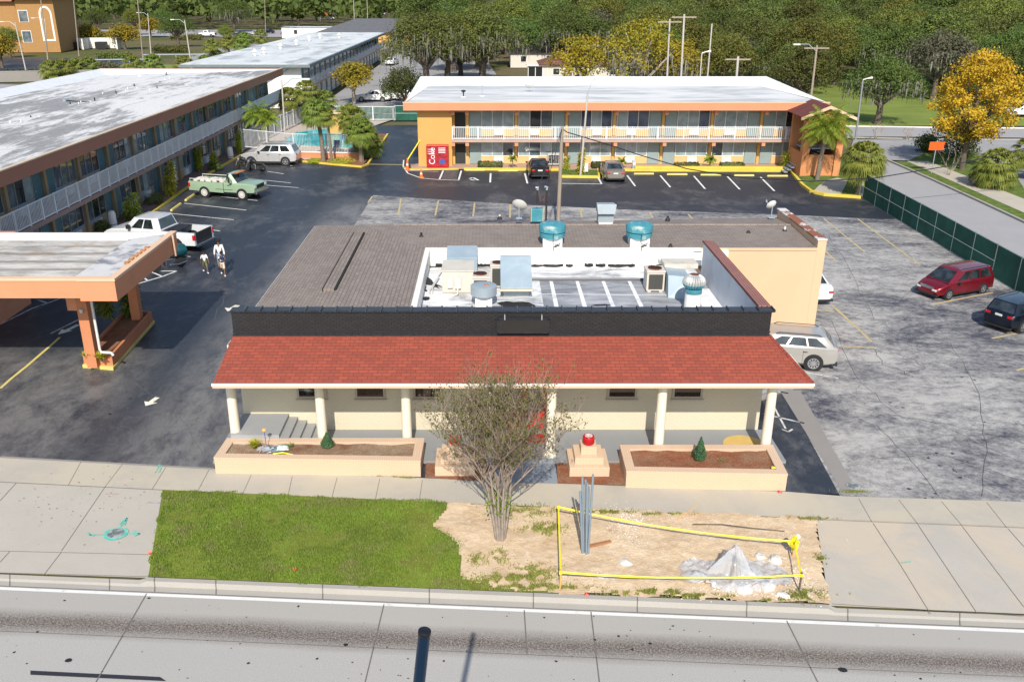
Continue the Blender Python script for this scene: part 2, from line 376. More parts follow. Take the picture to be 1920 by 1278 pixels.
for i in range(nx):
    for j in range(ny):
        x=x0+(i+.5)*step;y=y0+(j+.5)*step
        if inpoly(x+.12*mn.noise((x*2,y*2,5)),y+.12*mn.noise((x*2,y*2,15)),sandP):
            mb.f.append((vid(i,j),vid(i+1,j),vid(i+1,j+1),vid(i,j+1)));mb.mi.append(0)
tag(mb.build('bare_sand',M_sand,smooth=60,recalc=False),kind='structure')
# ================================================================ grass blades
def blades(name,pts,h,wd,mat,seed=0,lean=.5):
    r=np.random.default_rng(seed);P_=np.array(pts,float);n_=len(P_)
    a=r.uniform(0,6.283,n_);hh=h*r.uniform(.5,1.3,n_);l=r.uniform(0,lean,n_)*hh;la=r.uniform(0,6.283,n_)
    dx=np.cos(a)*wd/2;dy=np.sin(a)*wd/2
    V=np.zeros((n_,3,3));V[:,0]=P_+np.stack([dx,dy,0*dx],1);V[:,1]=P_-np.stack([dx,dy,0*dx],1)
    V[:,2]=P_+np.stack([np.cos(la)*l,np.sin(la)*l,hh],1)
    me=bpy.data.meshes.new(name);me.from_pydata(V.reshape(-1,3).tolist(),[],np.arange(n_*3).reshape(-1,3).tolist());me.materials.append(mat)
    o=bpy.data.objects.new(name,me);COL.objects.link(o);return o
M_gb=leafmat('grass_blade',(.12,.18,.022),(.22,.33,.03),(.36,.42,.11),.7,0)
_t=M_gb.node_tree;_h=[q for q in _t.nodes if q.type=='HUE_SAT'][0];_src=_h.inputs['Color'].links[0].from_socket
_nz=_t.nodes.new('ShaderNodeTexNoise');_nz.inputs['Scale'].default_value=1.0;_nz.inputs['Detail'].default_value=6;_nz.inputs['Roughness'].default_value=.7
_tc=[q for q in _t.nodes if q.type=='TEX_COORD'][0];_t.links.new(_tc.outputs['Object'],_nz.inputs['Vector'])
_mr=_t.nodes.new('ShaderNodeMapRange');_mr.inputs[1].default_value=.52;_mr.inputs[2].default_value=.70;_t.links.new(_nz.outputs[0],_mr.inputs[0])
_mx=_t.nodes.new('ShaderNodeMix');_mx.data_type='RGBA';_mx.inputs[7].default_value=(.30,.27,.13,1);_t.links.new(_mr.outputs[0],_mx.inputs[0]);_t.links.new(_src,_mx.inputs[6]);_t.links.new(_mx.outputs[2],_h.inputs['Color'])
pts=[];rr=random.Random(3)
gx0=min(p[0] for p in grassP);gx1=max(p[0] for p in grassP);gy0=min(p[1] for p in grassP);gy1=max(p[1] for p in grassP)
while len(pts)<70000:
    x=rr.uniform(gx0,gx1);y=rr.uniform(gy0,gy1)
    if inpoly(x+.2*mn.noise((x*2,y*2,5)),y+.2*mn.noise((x*2,y*2,15)),grassP):
        d=mn.noise((x*.8,y*.8,2))+.5*mn.noise((x*3,y*3,2))
        if d<-.30 and rr.random()<.8:continue
        pts.append((x,y,.012))
tag(blades('lawn_grass',pts,.055,.022,M_gb,1),'bright green mown grass strip between sidewalk and road kerb','grass',kind='stuff')
M_gt=leafmat('tuft_blade',(.12,.17,.02),(.20,.28,.04),(.45,.42,.16),2,0)
pts=[]
def tufts(px,py,rx,ry,k):
    k=int(k*1.7)
    cx,cy=G(px,py)
    for _ in range(k):
        x=cx+rr.gauss(0,rx);y=cy+rr.gauss(0,ry);
        if mn.noise((x*4,y*4,7))>-.1:pts.append((x,y,sandz(x,y)))
for a in ((985,960,.5,.18,700),(1010,990,.35,.15,500),(1030,995,.2,.15,300),(935,1045,.15,.2,250),(895,1050,.12,.15,200),(960,1085,.5,.12,900),(1000,1075,.3,.2,700),(890,1095,.4,.08,700),(985,1103,.6,.08,900),(1060,1105,.5,.05,250),(1190,1113,.4,.04,450),(1240,1110,.25,.04,250),(1320,1120,.35,.04,450),(1275,1117,.12,.04,180),(1510,1118,.25,.12,500),(1540,1050,.08,.1,120),(1140,962,.4,.05,400),(1450,1127,.2,.04,120),(1520,974,.35,.04,150),(1240,965,.5,.04,200)):tufts(*a)
tag(blades('sand_tufts',pts,.065,.028,M_gt,2,.9),'patchy grass tufts growing through the bare sand','grass',kind='stuff')
pts=[]
for i in range(60):
    x=i/60;px=401+x*390;c_=G(px,872+x*25)
    for _ in range(rr.choice((2,3,25))):pts.append((c_[0]+rr.gauss(0,.05),c_[1]-.03+rr.gauss(0,.02),.012))
c_=G(1602,922)
for _ in range(350):pts.append((c_[0]+rr.gauss(0,.25),c_[1]+rr.gauss(0,.05),.012))
tag(blades('wall_weeds',pts,.05,.02,M_gt,5,.9),'small weeds along the foot of the beige planters and drain','weeds',kind='stuff')
#PART2
# ================================================================ RESTAURANT
YW=27.07;XL=-8.40;XR=9.27
M_cream=bricky('cream_painted_brick',(.61,.55,.42),(.59,.53,.405),(.53,.48,.36),.2,.075,'xz',var=.03,bump=.25)
M_blackb=bricky('black_painted_brick',(.020,.020,.022),(.028,.028,.030),(.010,.010,.011),.2,.07,'xz',.55,bump=.8)
M_blackcap=paint('black_coping_tile',(.022,.024,.03),.35,var=.3,scale=6)
M_shred=bricky('red_shingle',(.33,.072,.042),(.24,.056,.036),(.155,.040,.028),.30,.14,'xy',.85,var=.12,bump=.5,ms=.012)
def shingle(name,axes):
    return bricky(name,(.27,.225,.195),(.205,.17,.15),(.125,.105,.095),.33,.15,axes,.9,var=.1,bump=.6,ms=.016,stain=(.27,.235,.20))
M_sgx=shingle('grey_brown_shingle','xy');M_sgy=shingle('grey_brown_shingle_side','yx')
M_peach=paint('peach_stucco',(.63,.425,.27),.85,var=.035,scale=.7,bump=.2,dirt=(.58,.41,.25),dlo=.55)
M_white=paint('white_trim_paint',(.74,.71,.66),.6,var=.04)
M_col=paint('cream_column_paint',(.72,.66,.54),.6,var=.03)
M_dark=plain('dark_interior',(.006,.006,.006),.6)
M_glassk=glassy('dark_window_glass',(.012,.012,.014),.04)
n=NT('white_roof_coating',.6,0,.35);o=n.xyz()
s1=n.noise(.5,n.vec((.6,1.5,1)),9,.75,.8);f=n.ramp(s1,.47,.63)
c=n.mix(f,n.mix(n.ramp(n.noise(7,None,4),.3,.7),(.66,.68,.70),(.80,.80,.80)),(.20,.21,.22))
M_wroof=n.out(c)
n=NT('worn_roof_membrane',.55,0,.4)
f=n.ramp(n.noise(.8,n.vec((.5,1.8,1)),9,.75,.6),.38,.62)
M_groof=n.out(n.mix(f,(.16,.17,.19),(.42,.43,.45)))
n=NT('coated_parapet',.6,0,.3)
M_wpar=n.out(n.mix(n.ramp(n.noise(2.0,n.vec((1,1,3)),6,.6),.35,.6),(.76,.73,.67),(.80,.79,.76)))
M_tar=paint('black_tar',(.018,.016,.015),.5,var=.5,scale=6)
M_copred=bricky('red_coping_brick',(.26,.07,.05),(.17,.06,.06),(.33,.25,.22),.2,.09,'yx',.8,ms=.012,bump=.5)
rest=thing('restaurant_building','single-storey restaurant with black brick parapet and red shingle canopy on round columns','building',(0.4,YW,0))
def P_(mb,name,m,par=rest,**k):return mb.build(name,m,par,world=True,**k)
# main walls
mb=MB()
mb.box(XL,XR,YW,YW+.25,0,3.56)
P_(mb,'front_wall',M_cream)
mb=MB()
mb.box(XL,XL+.25,YW+.25,43.2,0,3.05);mb.box(XR-.35,XR,YW+.25,37.38,0,2.82);mb.box(XL+.25,14.4,42.9,43.05,0,3.1)
P_(mb,'side_wall',M_peach)
# parapet of black brick, slightly proud
mb=MB();mb.box(XL-.02,XR-.04,YW-.06,YW+.26,3.56,4.42);P_(mb,'parapet',M_blackb)
mb=MB()
k=36
for i in range(k):
    a=XL-.06+i*(XR+.04-XL+.06)/k;b=a+(XR-XL+.10)/k
    mb.box(a+.004,b-.004,YW-.10,YW+.30,4.423,4.475+(.01 if i%2 else 0))
    mb.tube([(b,YW-.11,4.45),(b,YW-.11,4.50),(b,YW+.31,4.50),(b,YW+.31,4.45)],.028,5)
P_(mb,'parapet_coping',M_blackcap)
mb=MB();mb.box(XL-.04,XR-.02,YW-.10,YW-.061,3.60,3.66);mb.box(XL-.04,XR-.02,YW-.08,YW-.061,3.72,3.76);P_(mb,'flashing',M_blackcap)
# sign panel, blank
sx0,_=W(932,600,YW-.2);sx1,_=W(1030,600,YW-.2)
mb=MB();mb.box(sx0,sx1,YW-.26,YW-.14,3.79,4.24);sg=P_(mb,'sign_panel',paint('blank_sign_face',(.022,.022,.022),.4))
mb=MB()
for x in (sx0+.02,sx1-.02):mb.box(x-.02,x+.02,YW-.28,YW-.13,3.77,4.26)
for z in (3.78,4.25):mb.box(sx0,sx1,YW-.28,YW-.13,z-.02,z+.02)
P_(mb,'sign_frame',M_blackcap,sg)
for x in (sx0+.25,sx1-.25):
    mb=MB();mb.box(x-.015,x+.015,YW-.30,YW-.285,4.24,4.40);mb.box(x-.012,x+.012,YW-.285,YW-.11,4.36,4.38)
    P_(mb,'sign_bracket',bpy.data.materials.get('bare_metal') or plain('bare_metal',(.6,.6,.6),.4,.6),sg)
# canopy
YE=24.78;EL=-8.55;ER=10.03;zt=3.60;ze=2.88
mb=MB();hipx=9.27
top=[(XL-.05,YW-.07,zt),(hipx-.02,YW-.07,zt),(ER,YE,ze),(EL,YE,ze)]
mb.add(top+[(p[0],p[1],p[2]-.05) for p in top],[(0,1,2,3),(7,6,5,4),(0,4,5,1),(1,5,6,2),(2,6,7,3),(3,7,4,0)])
# small hip return on the right end
b0=(hipx-.02,YW-.07,zt-.003);b1=(ER,YE,ze-.003);b2=(ER,YW+.1,ze);b3=(hipx-.02,YW+.1,ze)
mb.add([b0,b1,b2,b3],[(0,1,2),(0,2,3)])
P_(mb,'canopy_roof',M_shred)
mb=MB();mb.tube([(hipx-.02,YW-.05,zt+.01),(ER,YE,ze+.01)],.05,5);P_(mb,'hip_ridge',M_shred)
mb=MB();mb.box(EL-.03,ER+.03,YE-.05,YE-.003,ze-.07,ze+.012);mb.box(ER+.003,ER+.03,YE,YW+.1,ze-.07,ze+.01);P_(mb,'drip_edge',M_white)
mb=MB();mb.box(EL-.01,ER+.01,YE-.035,YE-.003,ze-.14,ze-.073);mb.box(ER-.03,ER,YE,YW+.1,ze-.14,ze-.05);mb.box(EL,EL+.03,YE,YW-.003,ze-.14,ze-.05);P_(mb,'fascia',M_peach)
mb=MB();mb.box(EL+.03,ER-.03,YE,YW-.003,ze-.13,ze-.11);P_(mb,'soffit',M_cream)
for px in (432,598,760,921,1035,1243,1449):
    yc=25.80 if px<800 else 25.27;x,_=W(px,727,yc)
    mb=MB();mb.lathe([(.21,.1),(.21,.16),(.165,.18),(.15,2.55),(.19,2.57),(.19,2.745)],20,Matrix.Translation((x,yc,0)));P_(mb,'column',M_col,smooth=40)
# windows
wf=[(557,613),(666,723),(775,830),(1138,1194),(1260,1317)]
M_wfr=paint('tan_window_frame',(.42,.38,.31),.5)
for a,b in wf:
    x0,_=W(a,740,YW);x1,_=W(b,740,YW);z0=1.30;z1=2.45
    mb=MB();t=.075
    mb.box(x0,x1,YW-.05,YW-.003,z0,z0+t);mb.box(x0,x1,YW-.05,YW-.003,z1-t,z1);mb.box(x0,x0+t,YW-.05,YW-.003,z0+t,z1-t);mb.box(x1-t,x1,YW-.05,YW-.003,z0+t,z1-t)
    mb.box(x0-.04,x1+.04,YW-.11,YW-.051,z0-.05,z0+.01)
    wo=P_(mb,'window',M_wfr)
    mb=MB();mb.box(x0+t,x1-t,YW-.02,YW-.004,z0+t,z1-t);P_(mb,'pane',M_glassk,wo)
# red entrance
M_red=paint('red_door_paint',(.42,.015,.012),.4,var=.08)
x0,_=W(934,760,YW);x1,_=W(1031,760,YW)
mb=MB();mb.box(x0,x1,YW-.06,YW-.003,2.3,2.66);mb.box(x0,x0+.14,YW-.06,YW-.003,.1,2.3);mb.box(x1-.14,x1,YW-.06,YW-.003,.1,2.3);do=P_(mb,'entrance_frame',M_red)
for i in range(2):
    a=x0+.15+i*(x1-x0-.30)/2;b=a+(x1-x0-.32)/2
    mb=MB();mb.box(a,b,YW-.04,YW-.004,.12,.9);mb.box(a,a+.12,YW-.04,YW-.004,.9,2.28);mb.box(b-.12,b,YW-.04,YW-.004,.9,2.28);mb.box(a+.12,b-.12,YW-.04,YW-.004,2.14,2.28)
    d=P_(mb,'door',M_red)
    mb=MB();mb.box(a+.12,b-.12,YW-.03,YW-.005,.9,2.14);P_(mb,'door_glass',M_glassk,d)
mat=MB();mat.box(x0+.1,x1-.1,YW-1.0,YW-.35,.104,.125);tag(mat.build('door_mat',M_red),'red door mat in front of the red entrance behind the bare tree','mat')
# porch slab, landing, steps
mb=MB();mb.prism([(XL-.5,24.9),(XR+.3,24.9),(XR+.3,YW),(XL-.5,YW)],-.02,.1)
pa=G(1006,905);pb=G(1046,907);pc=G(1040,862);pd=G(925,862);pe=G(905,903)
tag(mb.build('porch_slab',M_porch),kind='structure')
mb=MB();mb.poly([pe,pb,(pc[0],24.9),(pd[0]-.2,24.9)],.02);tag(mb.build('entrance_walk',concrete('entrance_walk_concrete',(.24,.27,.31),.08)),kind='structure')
M_step=paint('grey_step_paint',(.30,.31,.32),.6,var=.06,scale=1)
xl0,_=G(453,790,.7);xl1,_=G(540,780,.7)
mb=MB();mb.box(xl0-.1,xl1,25.5,YW-.005,.1,.72);P_(mb,'entry_landing',M_step)
mb=MB()
for i in range(4):mb.box(xl1+.003+i*.3,xl1+.3+i*.3,25.5,YW-.005,.1,.72-(i+1)*.125)
P_(mb,'entry_steps',M_step)
mb=MB();mb.lathe([(.7,.104),(.7,.108)],24,Matrix.Translation((*G(1396,834,.1),0)));tag(mb.build('round_yellow_paint_patch',paint('ochre_paint',(.55,.38,.12),.8)),kind='structure')
# roof well
zf=2.9;wl=-2.75;wb=37.38;wr=XR-.32
mb=MB();mb.poly([(wl+.02,YW+.31,zf),(2.1,YW+.31,zf),(2.1,35.1,zf),(wr+.02,35.1,zf),(wr+.02,wb,zf),(wl+.02,wb,zf)]);P_(mb,'white_roof_deck',M_wroof)
mb=MB();mb.poly([(2.1,YW+.31,zf),(wr+.02,YW+.31,zf),(wr+.02,35.1,zf),(2.1,35.1,zf)]);P_(mb,'grey_roof_deck',M_groof)
mb=MB()
for px in (1036,1086,1136,1186):
    x=G(px,540,zf)[0];mb.poly([(x-.10,YW+.4,zf+.006),(x+.10,YW+.4,zf+.006),(x+.07,35.0,zf+.006),(x-.07,35.0,zf+.006)])
mb.poly([(2.1,33.3,zf+.008),(8.2,33.1,zf+.008),(8.2,33.16,zf+.008),(2.1,33.36,zf+.008)])
mb.poly([(7.9,29.5,zf+.006),(wr,29.5,zf+.006),(wr,34,zf+.006),(8.4,34,zf+.006)])
P_(mb,'roof_seam_stripes',worn('white_seam_coating',(.78,.79,.80),(.45,.46,.48),.3,.5,2),recalc=False)
mb=MB();mb.tube([(1.7,35.1,zf+.05),(8.6,35.1,zf+.05)],.06,6);P_(mb,'roof_curb',plain('dark_seam',(.10,.10,.11),.5))
mb=MB();mb.box(wl,XR-.33,wb-.25,wb-.004,zf-.1,3.60);mb.box(XR-.33,XR+1.2,wb-.2,wb-.004,0,3.6);P_(mb,'well_back_wall',M_wpar)
mb=MB();mb.box(wl-.05,XR+.02,wb-.30,wb+.05,3.603,3.67);mb.box(wl-.06,wl+.16,YW+.31,wb-.30,3.603,3.65);P_(mb,'well_coping',M_white)
mb=MB();mb.box(wl-.02,wl+.14,YW+.31,wb-.25,zf,3.60);P_(mb,'well_side_wall',M_wpar)
# tar smears along well back wall
r_=random.Random(5)
x=wl+.4
while x<wr-.3:
    mb=MB()
    L=r_.uniform(.2,.9);h=r_.uniform(.05,.14)
    pts=[];m=8
    for i in range(m+1):pts.append((x+L*i/m,wb-.254,zf+.02+h*(.6+.4*r_.random())))
    pts+= [(x+L,wb-.27,zf+.012),(x+L*.6,wb-.36-r_.random()*.12,zf+.010),(x+.1,wb-.33-.1*r_.random(),zf+.010),(x,wb-.27,zf+.012)]
    cx=x+L/2;b=len(mb.v);mb.v+=pts;mb.v.append((cx,wb-.262,zf+.05));c0=len(mb.v)-1
    for i in range(len(pts)):mb.f.append((b+i,b+(i+1)%len(pts),c0));mb.mi.append(0)
    P_(mb,'tar_smear',M_tar,recalc=False)
    x+=L+r_.choice((0,0,.1,.5))
mb=MB()
def blob(cx,cy,rx,ry,z,k=18,rot=0,jag=.35):
    pts=[]
    for i in range(k):
        a=2*math.pi*i/k;q=1+jag*r_.uniform(-1,1);X=rx*q*math.cos(a);Yy=ry*q*math.sin(a)
        pts.append((cx+X*math.cos(rot)-Yy*math.sin(rot),cy+X*math.sin(rot)+Yy*math.cos(rot),z))
    b=len(mb.v);mb.v+=pts+[(cx,cy,z)]
    for i in range(k):mb.f.append((b+i,b+(i+1)%k,b+k));mb.mi.append(0)
for px,py,rx,ry,rot in ((800,528,.28,.9,.6),(808,500,.5,.12,0),(790,540,.18,.6,.3),(800,560,.15,.2,0),(968,572,.6,.45,0),(1130,572,.35,.12,0),(1325,505,.25,.9,.2),(1010,480,.05,.05,0)):
    q=G(px,py,zf);blob(q[0],q[1],rx,ry,zf+.012,rot=rot);P_(mb,'tar_patch',M_tar,recalc=False);mb=MB()
# right parapet with red coping
mb=MB();mb.box(XR-.32,XR-.04,YW+.31,35.6,zf-.1,4.42);P_(mb,'inner_parapet',paint('pale_parapet_coating',(.62,.64,.67),.6,var=.06,scale=1.2,dirt=(.5,.5,.5)))
mb=MB();mb.add([(x,y,z) for y,z0,z1 in ((YW+.31,4.423,4.52),(35.4,4.423,4.52),(35.65,4.423,4.47)) for z in (z0,z1) for x in (XR-.38,XR+.02)],
 [(0,1,3,2),(2,3,7,6),(0,2,6,4),(1,5,7,3),(6,7,11,10),(4,6,10,8),(5,9,11,7),(8,10,11,9),(0,4,5,1),(4,8,9,5)]);P_(mb,'side_coping',M_copred)
# shingle roof
el=-8.78;ze_=3.12;rx=-6.0;zr=3.78;zb=3.66
def roofpart(name,faces,m,th=.0):
    mb=MB()
    for q in faces:mb.add(q,[tuple(range(len(q)))])
    return P_(mb,name,m,recalc=False)
yb=43.4;yr=41.0
roofpart('left_roof_slope',[[(el,YW+.31,ze_),(rx,YW+.31,zr),(rx,yr,zr),(el,yb,ze_)]],M_sgy)
roofpart('inner_roof_slope',[[(rx,YW+.31,zr),(wl-.06,YW+.31,zb),(wl-.06,wb,zb),(rx,yr,zr)]],M_sgy)
roofpart('back_roof_slope',[[(rx,yr,zr),(wl-.06,wb,zb),(wl-.06,wb+.055,zb+.004),(14.58,wb+.055,zb),(14.58,yr,zr)]],M_sgx)
roofpart('rear_roof_slope',[[(el,yb,ze_),(rx,yr,zr),(14.58,yr,zr),(14.58,yb,3.55)]],M_sgx)
mb=MB();mb.tube([(-4.5,yr,zr+.0),(14.55,yr,zr+.0)],.045,5);P_(mb,'ridge_cap',M_sgx)
mb=MB();mb.box(el-.02,el+.04,YW+.31,yb,ze_-.14,ze_-.01);P_(mb,'eave_trim',M_white)
q0=G(685,437,3.8);q1=G(612,543,3.8)
mb=MB()
mb.box(rx-.23,rx-.17,q1[1],q0[1],zr-.06,zr+.06);mb.box(rx+.22,rx+.30,q1[1],q0[1],zr-.06,zr+.06)
P_(mb,'ridge_vent_slot',plain('dark_vent_slot',(.02,.018,.016),.9));
mb=MB();mb.box(rx-.17,rx+.22,q1[1]-.05,q0[1]+.05,zr-.1,zr+.075);P_(mb,'ridge_vent',M_sgy)
# orange back wing wall
mb=MB();mb.box(XR-.05,14.40,wb,wb+.25,0,3.55);mb.box(14.403,14.78,wb-.003,43.2,0,4.0);P_(mb,'peach_wing_wall',M_peach)
mb=MB();mb.box(XR,14.40,wb-.04,wb+.05,3.553,3.66);P_(mb,'wing_wall_trim',M_peach)
mb=MB();mb.box(14.36,14.80,wb-.03,43.25,4.003,4.06);P_(mb,'wing_parapet_coping',worn('rusty_coping',(.60,.58,.56),(.25,.09,.045),.5,.53,.9))
# ---------------- planters
M_plb=bricky('peach_painted_brick',(.61,.45,.31),(.595,.44,.30),(.55,.40,.275),.2,.07,'xz',.8,var=.05,bump=.2)
M_plc=bricky('peach_brick_coping',(.61,.45,.32),(.595,.435,.31),(.52,.38,.27),.075,2,'xy',.8,var=.05,bump=.2)
n=NT('mulch',.95,0,.1);g=n.ramp(n.noise(18,None,6,.8),.3,.7);l=n.ramp(n.noise(1.2,None,7,.7),.35,.65)
c=n.mix(g,n.mix(l,(.13,.04,.02),(.17,.09,.055)),n.mix(l,(.36,.12,.06),(.38,.24,.15)));n.bump(n.noise(22),1,.05);M_mulch=n.out(c)
n=NT('dry_planter_soil',.95,0,.1);g=n.ramp(n.noise(16,None,6,.8),.3,.7);l=n.ramp(n.noise(.9,None,7,.7),.35,.65)
c=n.mix(g,n.mix(l,(.14,.07,.04),(.22,.16,.10)),n.mix(l,(.26,.13,.08),(.42,.34,.25)));n.bump(n.noise(20),1,.05);M_soil=n.out(c)
def planter(corn,zt,label,soilm,yb):
    o4=[Vector(G(*p,zt)) for p in corn]
    for q in (2,3):o4[q].y=yb;c=sum(o4,Vector((0,0)))/4
    pl=thing('brick_planter',label,'planter',(c.x,c.y,0))
    i4=[]
    for i in range(4):
        p=o4[i];a=(o4[(i+1)%4]-p).normalized();b=(o4[i-1]-p).normalized();i4.append(p+(a+b)*.27)
    mb=MB()
    for i in range(4):
        j=(i+1)%4;mb.prism([o4[i],o4[j],i4[j],i4[i]],-.0,zt-.06)
    mb.build('planter_wall',M_plb,pl,world=True)
    mb=MB();e=.02
    o5=[c+(p-c)*1.004 for p in o4]
    for i in range(4):
        j=(i+1)%4;mb.prism([o5[i],o5[j],i4[j],i4[i]],zt-.057,zt)
    mb.build('planter_coping',M_plc,pl,world=True)
    mb=MB();N=40;K=10;Z=zt-.08
    for i in range(N+1):
        for j in range(K+1):
            s=i/N;t=j/K;p=(i4[0]*(1-s)+i4[1]*s)*(1-t)+(i4[3]*(1-s)+i4[2]*s)*t
            mb.v.append((p.x,p.y,Z+.05*mn.noise((p.x*2,p.y*2,0))+.02*mn.noise((p.x*9,p.y*9,0))))
    for i in range(N):
        for j in range(K):a=i*(K+1)+j;mb.f.append((a,a+K+1,a+K+2,a+1));mb.mi.append(0)
    mb.build('planter_soil',soilm,pl,world=True,smooth=60,recalc=False)
    return pl
planter([(401,857),(788,863),(797,808),(435,806)],.58,'long beige brick planter left of the bare tree, with dry soil and litter bag',M_soil,25.56)
planter([(1175,882),(1477,888),(1446,829),(1161,829)],.60,'long beige brick planter right of the bare tree, with reddish mulch and one small conifer',M_mulch,25.06)
# mulch beds
sheet('mulch_bed',GP([(797,896),(905,903),(925,862),(800,848)])+[],.024,M_mulch)
sheet('mulch_bed.001',GP([(1046,907),(1175,911),(1165,846),(1042,846)]),.024,M_mulch)
# stepped pedestals with red drum caps
def pedestal(px,py,lab,w_=1.25):
    x,y=G(px,py);t=thing('stepped_pedestal',lab,'pedestal',(x,y+w_/2,0))
    mb=MB();h=w_/2
    for k,(hw,z0,z1) in enumerate(((h,0,.34),(h*.72,.34,.58),(h*.40,.58,.86))):mb.box(-hw,hw,-hw,hw,z0,z1-.002)
    mb.build('stepped_base',M_plb,t,bevel=.012)
    mb=MB();mb.lathe([(.17,.86),(.19,.90),(.19,1.10),(.17,1.13),(.14,1.135)],24);d=mb.build('red_drum_cap',paint('glossy_red_enamel',(.42,.01,.015),.25,var=.1),t,smooth=40)
    mb=MB();mb.lathe([(.125,1.137),(.125,1.142)],24);w1=mb.build('drum_face',paint('pale_drum_face',(.7,.62,.6),.5,var=.1,scale=6,dirt=(.35,.12,.12),dscale=9,dlo=.5,dhi=.55),d)
    return t
pedestal(1105,894,'stepped beige brick pedestal with red round cap, right of the entrance walk')
pedestal(853,893,'stepped beige brick pedestal with red round cap, partly hidden behind the bare tree')
# ---------------- rooftop equipment
M_galv=paint('galvanised_sheet',(.36,.42,.46),.45,.3,.08,1.5,dirt=(.50,.48,.44),dlo=.6)
M_bluesh=paint('blue_grey_sheet',(.30,.38,.44),.5,.1,.08,1.5,dirt=(.42,.46,.48),dlo=.5,dhi=.8)
M_teal=paint('teal_fan_paint',(.06,.26,.32),.5,.1,.2,2,dirt=(.40,.45,.42),dscale=2.2,dlo=.56,dhi=.66)
M_acb=paint('beige_cabinet_paint',(.56,.52,.45),.5,var=.06,scale=2,dirt=(.4,.36,.3),dlo=.6)
M_grl=bricky('condenser_fins',(.10,.10,.09),(.13,.12,.10),(.05,.05,.05),2,.03,'xz',.6,ms=.01,bump=.8)
M_rust=paint('rusty_fan_guard',(.16,.045,.03),.7,var=.35,scale=8)
M_pipe=plain('white_pipe',(.62,.61,.58),.5)
def kitchen_fan(px,py,z,s,lab,gp):
    x,y=G(px,py,z);t=thing('exhaust_fan',lab,'exhaust fan',(x,y,z),0,gp)
    mb=MB();mb.box(-.46*s,.46*s,-.4*s,.4*s,-.15,.38*s);mb.build('roof_curb',paint('white_curb',(.75,.75,.73),.6,var=.05,dirt=(.03,.03,.03),dscale=1.3,dlo=.56,dhi=.6),t)
    mb=MB();mb.lathe([(.40*s,.38*s),(.60*s,.40*s),(.62*s,.62*s),(.57*s,.64*s)],28);mb.build('fan_skirt',M_teal,t,smooth=40)
    mb=MB();mb.lathe([(.56*s,.66*s),(.64*s,.68*s),(.65*s,.92*s),(.62*s,1.0*s),(.50*s,1.06*s),(.2*s,1.09*s),(0.02,1.09*s)],28);c=mb.build('fan_cap',M_teal,t,smooth=40)
    mb=MB();mb.tube([(0,-.66*s,.66*s),(0,-.66*s,.3*s),(0.02,-.9*s,-.05)],.014,5);mb.build('power_cable',M_blk,t)
    return t
kitchen_fan(1035,458,3.7,.92,'teal mushroom exhaust fan on white curb, left of the pair on the shingle roof','mushroom exhaust fans')
kitchen_fan(1197,458,3.7,.92,'teal mushroom exhaust fan on white curb, right of the pair on the shingle roof','mushroom exhaust fans')
def acunit(px,py,z,d,lab,fan=True,grille=True,m=M_acb,off=(0,0)):
    x,y=G(px,py,z);t=thing('condenser_unit',lab,'air conditioner',(x,y+d[1]/2,z))
    a,b,h=d[0]/2,d[1]/2,d[2]
    mb=MB();mb.box(-a,a,-b,b,0.06,h);mb.box(-a-.02,a+.02,-b-.02,b+.02,h-.06,h+.02);mb.box(-a+.05,-a+.2,-b,b,0,.06);mb.box(a-.2,a-.05,-b,b,0,.06);mb.build('cabinet',m,t,bevel=.012)
    if grille:
        mb=MB();mb.box(-a*.78,a*.78,-b-.026,-b-.003,.14,h-.13);mb.build('coil_grille',M_grl,t)
    if fan:
        mb=MB();mb.lathe([(min(a,b)*.78,h+.022),(min(a,b)*.78,h+.05)],24)
        g=mb.build('fan_guard',M_rust,t,smooth=40)
        mb=MB()
        for i in range(8):
            q=i*math.pi/8;r0=min(a,b)*.76;mb.tube([(-r0*math.cos(q),-r0*math.sin(q),h+.06),(r0*math.cos(q),r0*math.sin(q),h+.06)],.008,4)
        mb.build('guard_wires',M_blk,g)
    return t
acunit(934,541,zf,(.62,.66,.98),'tall beige condenser with dark coil grille, left of the large blue-grey duct')
acunit(1228,548,zf,(.72,.75,.88),'beige condenser with brown fan guard beside the turbine vent')
t=acunit(901,552,zf,(.66,.8,.72),'low beige condenser with rusty fan guard, left of the tall condenser')
# large packaged unit
x,y=G(868,552,zf);t=thing('packaged_rooftop_unit','large beige packaged air-conditioning unit with white conduit beside the left roof edge','air conditioner',(x,y,zf))
mb=MB();mb.box(-.82,.42,0,1.5,.08,.95);mb.box(-.85,.45,-.03,1.53,.95,.99);mb.box(-.8,.4,.05,1.45,0,.08);mb.build('cabinet',M_acb,t,bevel=.015)
mb=MB();mb.box(-.60,-.40,-.1,-.035,.30,.66);mb.box(-.30,-.08,-.12,-.035,.28,.70);mb.build('switch_box',M_pipe,t,bevel=.01)
mb=MB();mb.tube([(-.2,-.1,.28),(-.2,-.22,.1),(-.35,-.25,.04),(-1.3,-.2,.04),(-1.35,.3,.05),(-1.15,1.9,.05),(-1.0,2.6,.3)],.03,6);mb.tube([(-1.2,-.1,.04),(-1.25,.5,.1),(-1.05,2.0,.1)],.025,6);mb.build('white_conduit',M_pipe,t)
x,y=G(868,520,zf);t=thing('duct_hood','blue-grey sheet-metal duct hood behind the large beige unit','duct',(x-.05,y+.9,zf))
mb=MB();mb.add([(-.65,-.55,0),(.65,-.55,0),(.65,.5,0),(-.65,.5,0),(-.65,-.55,.75),(.65,-.55,.75),(.65,.5,1.0),(-.65,.5,1.0)],[(0,1,2,3),(4,5,6,7),(0,1,5,4),(1,2,6,5),(2,3,7,6),(3,0,4,7)]);mb.build('hood_body',M_bluesh,t,bevel=.01)
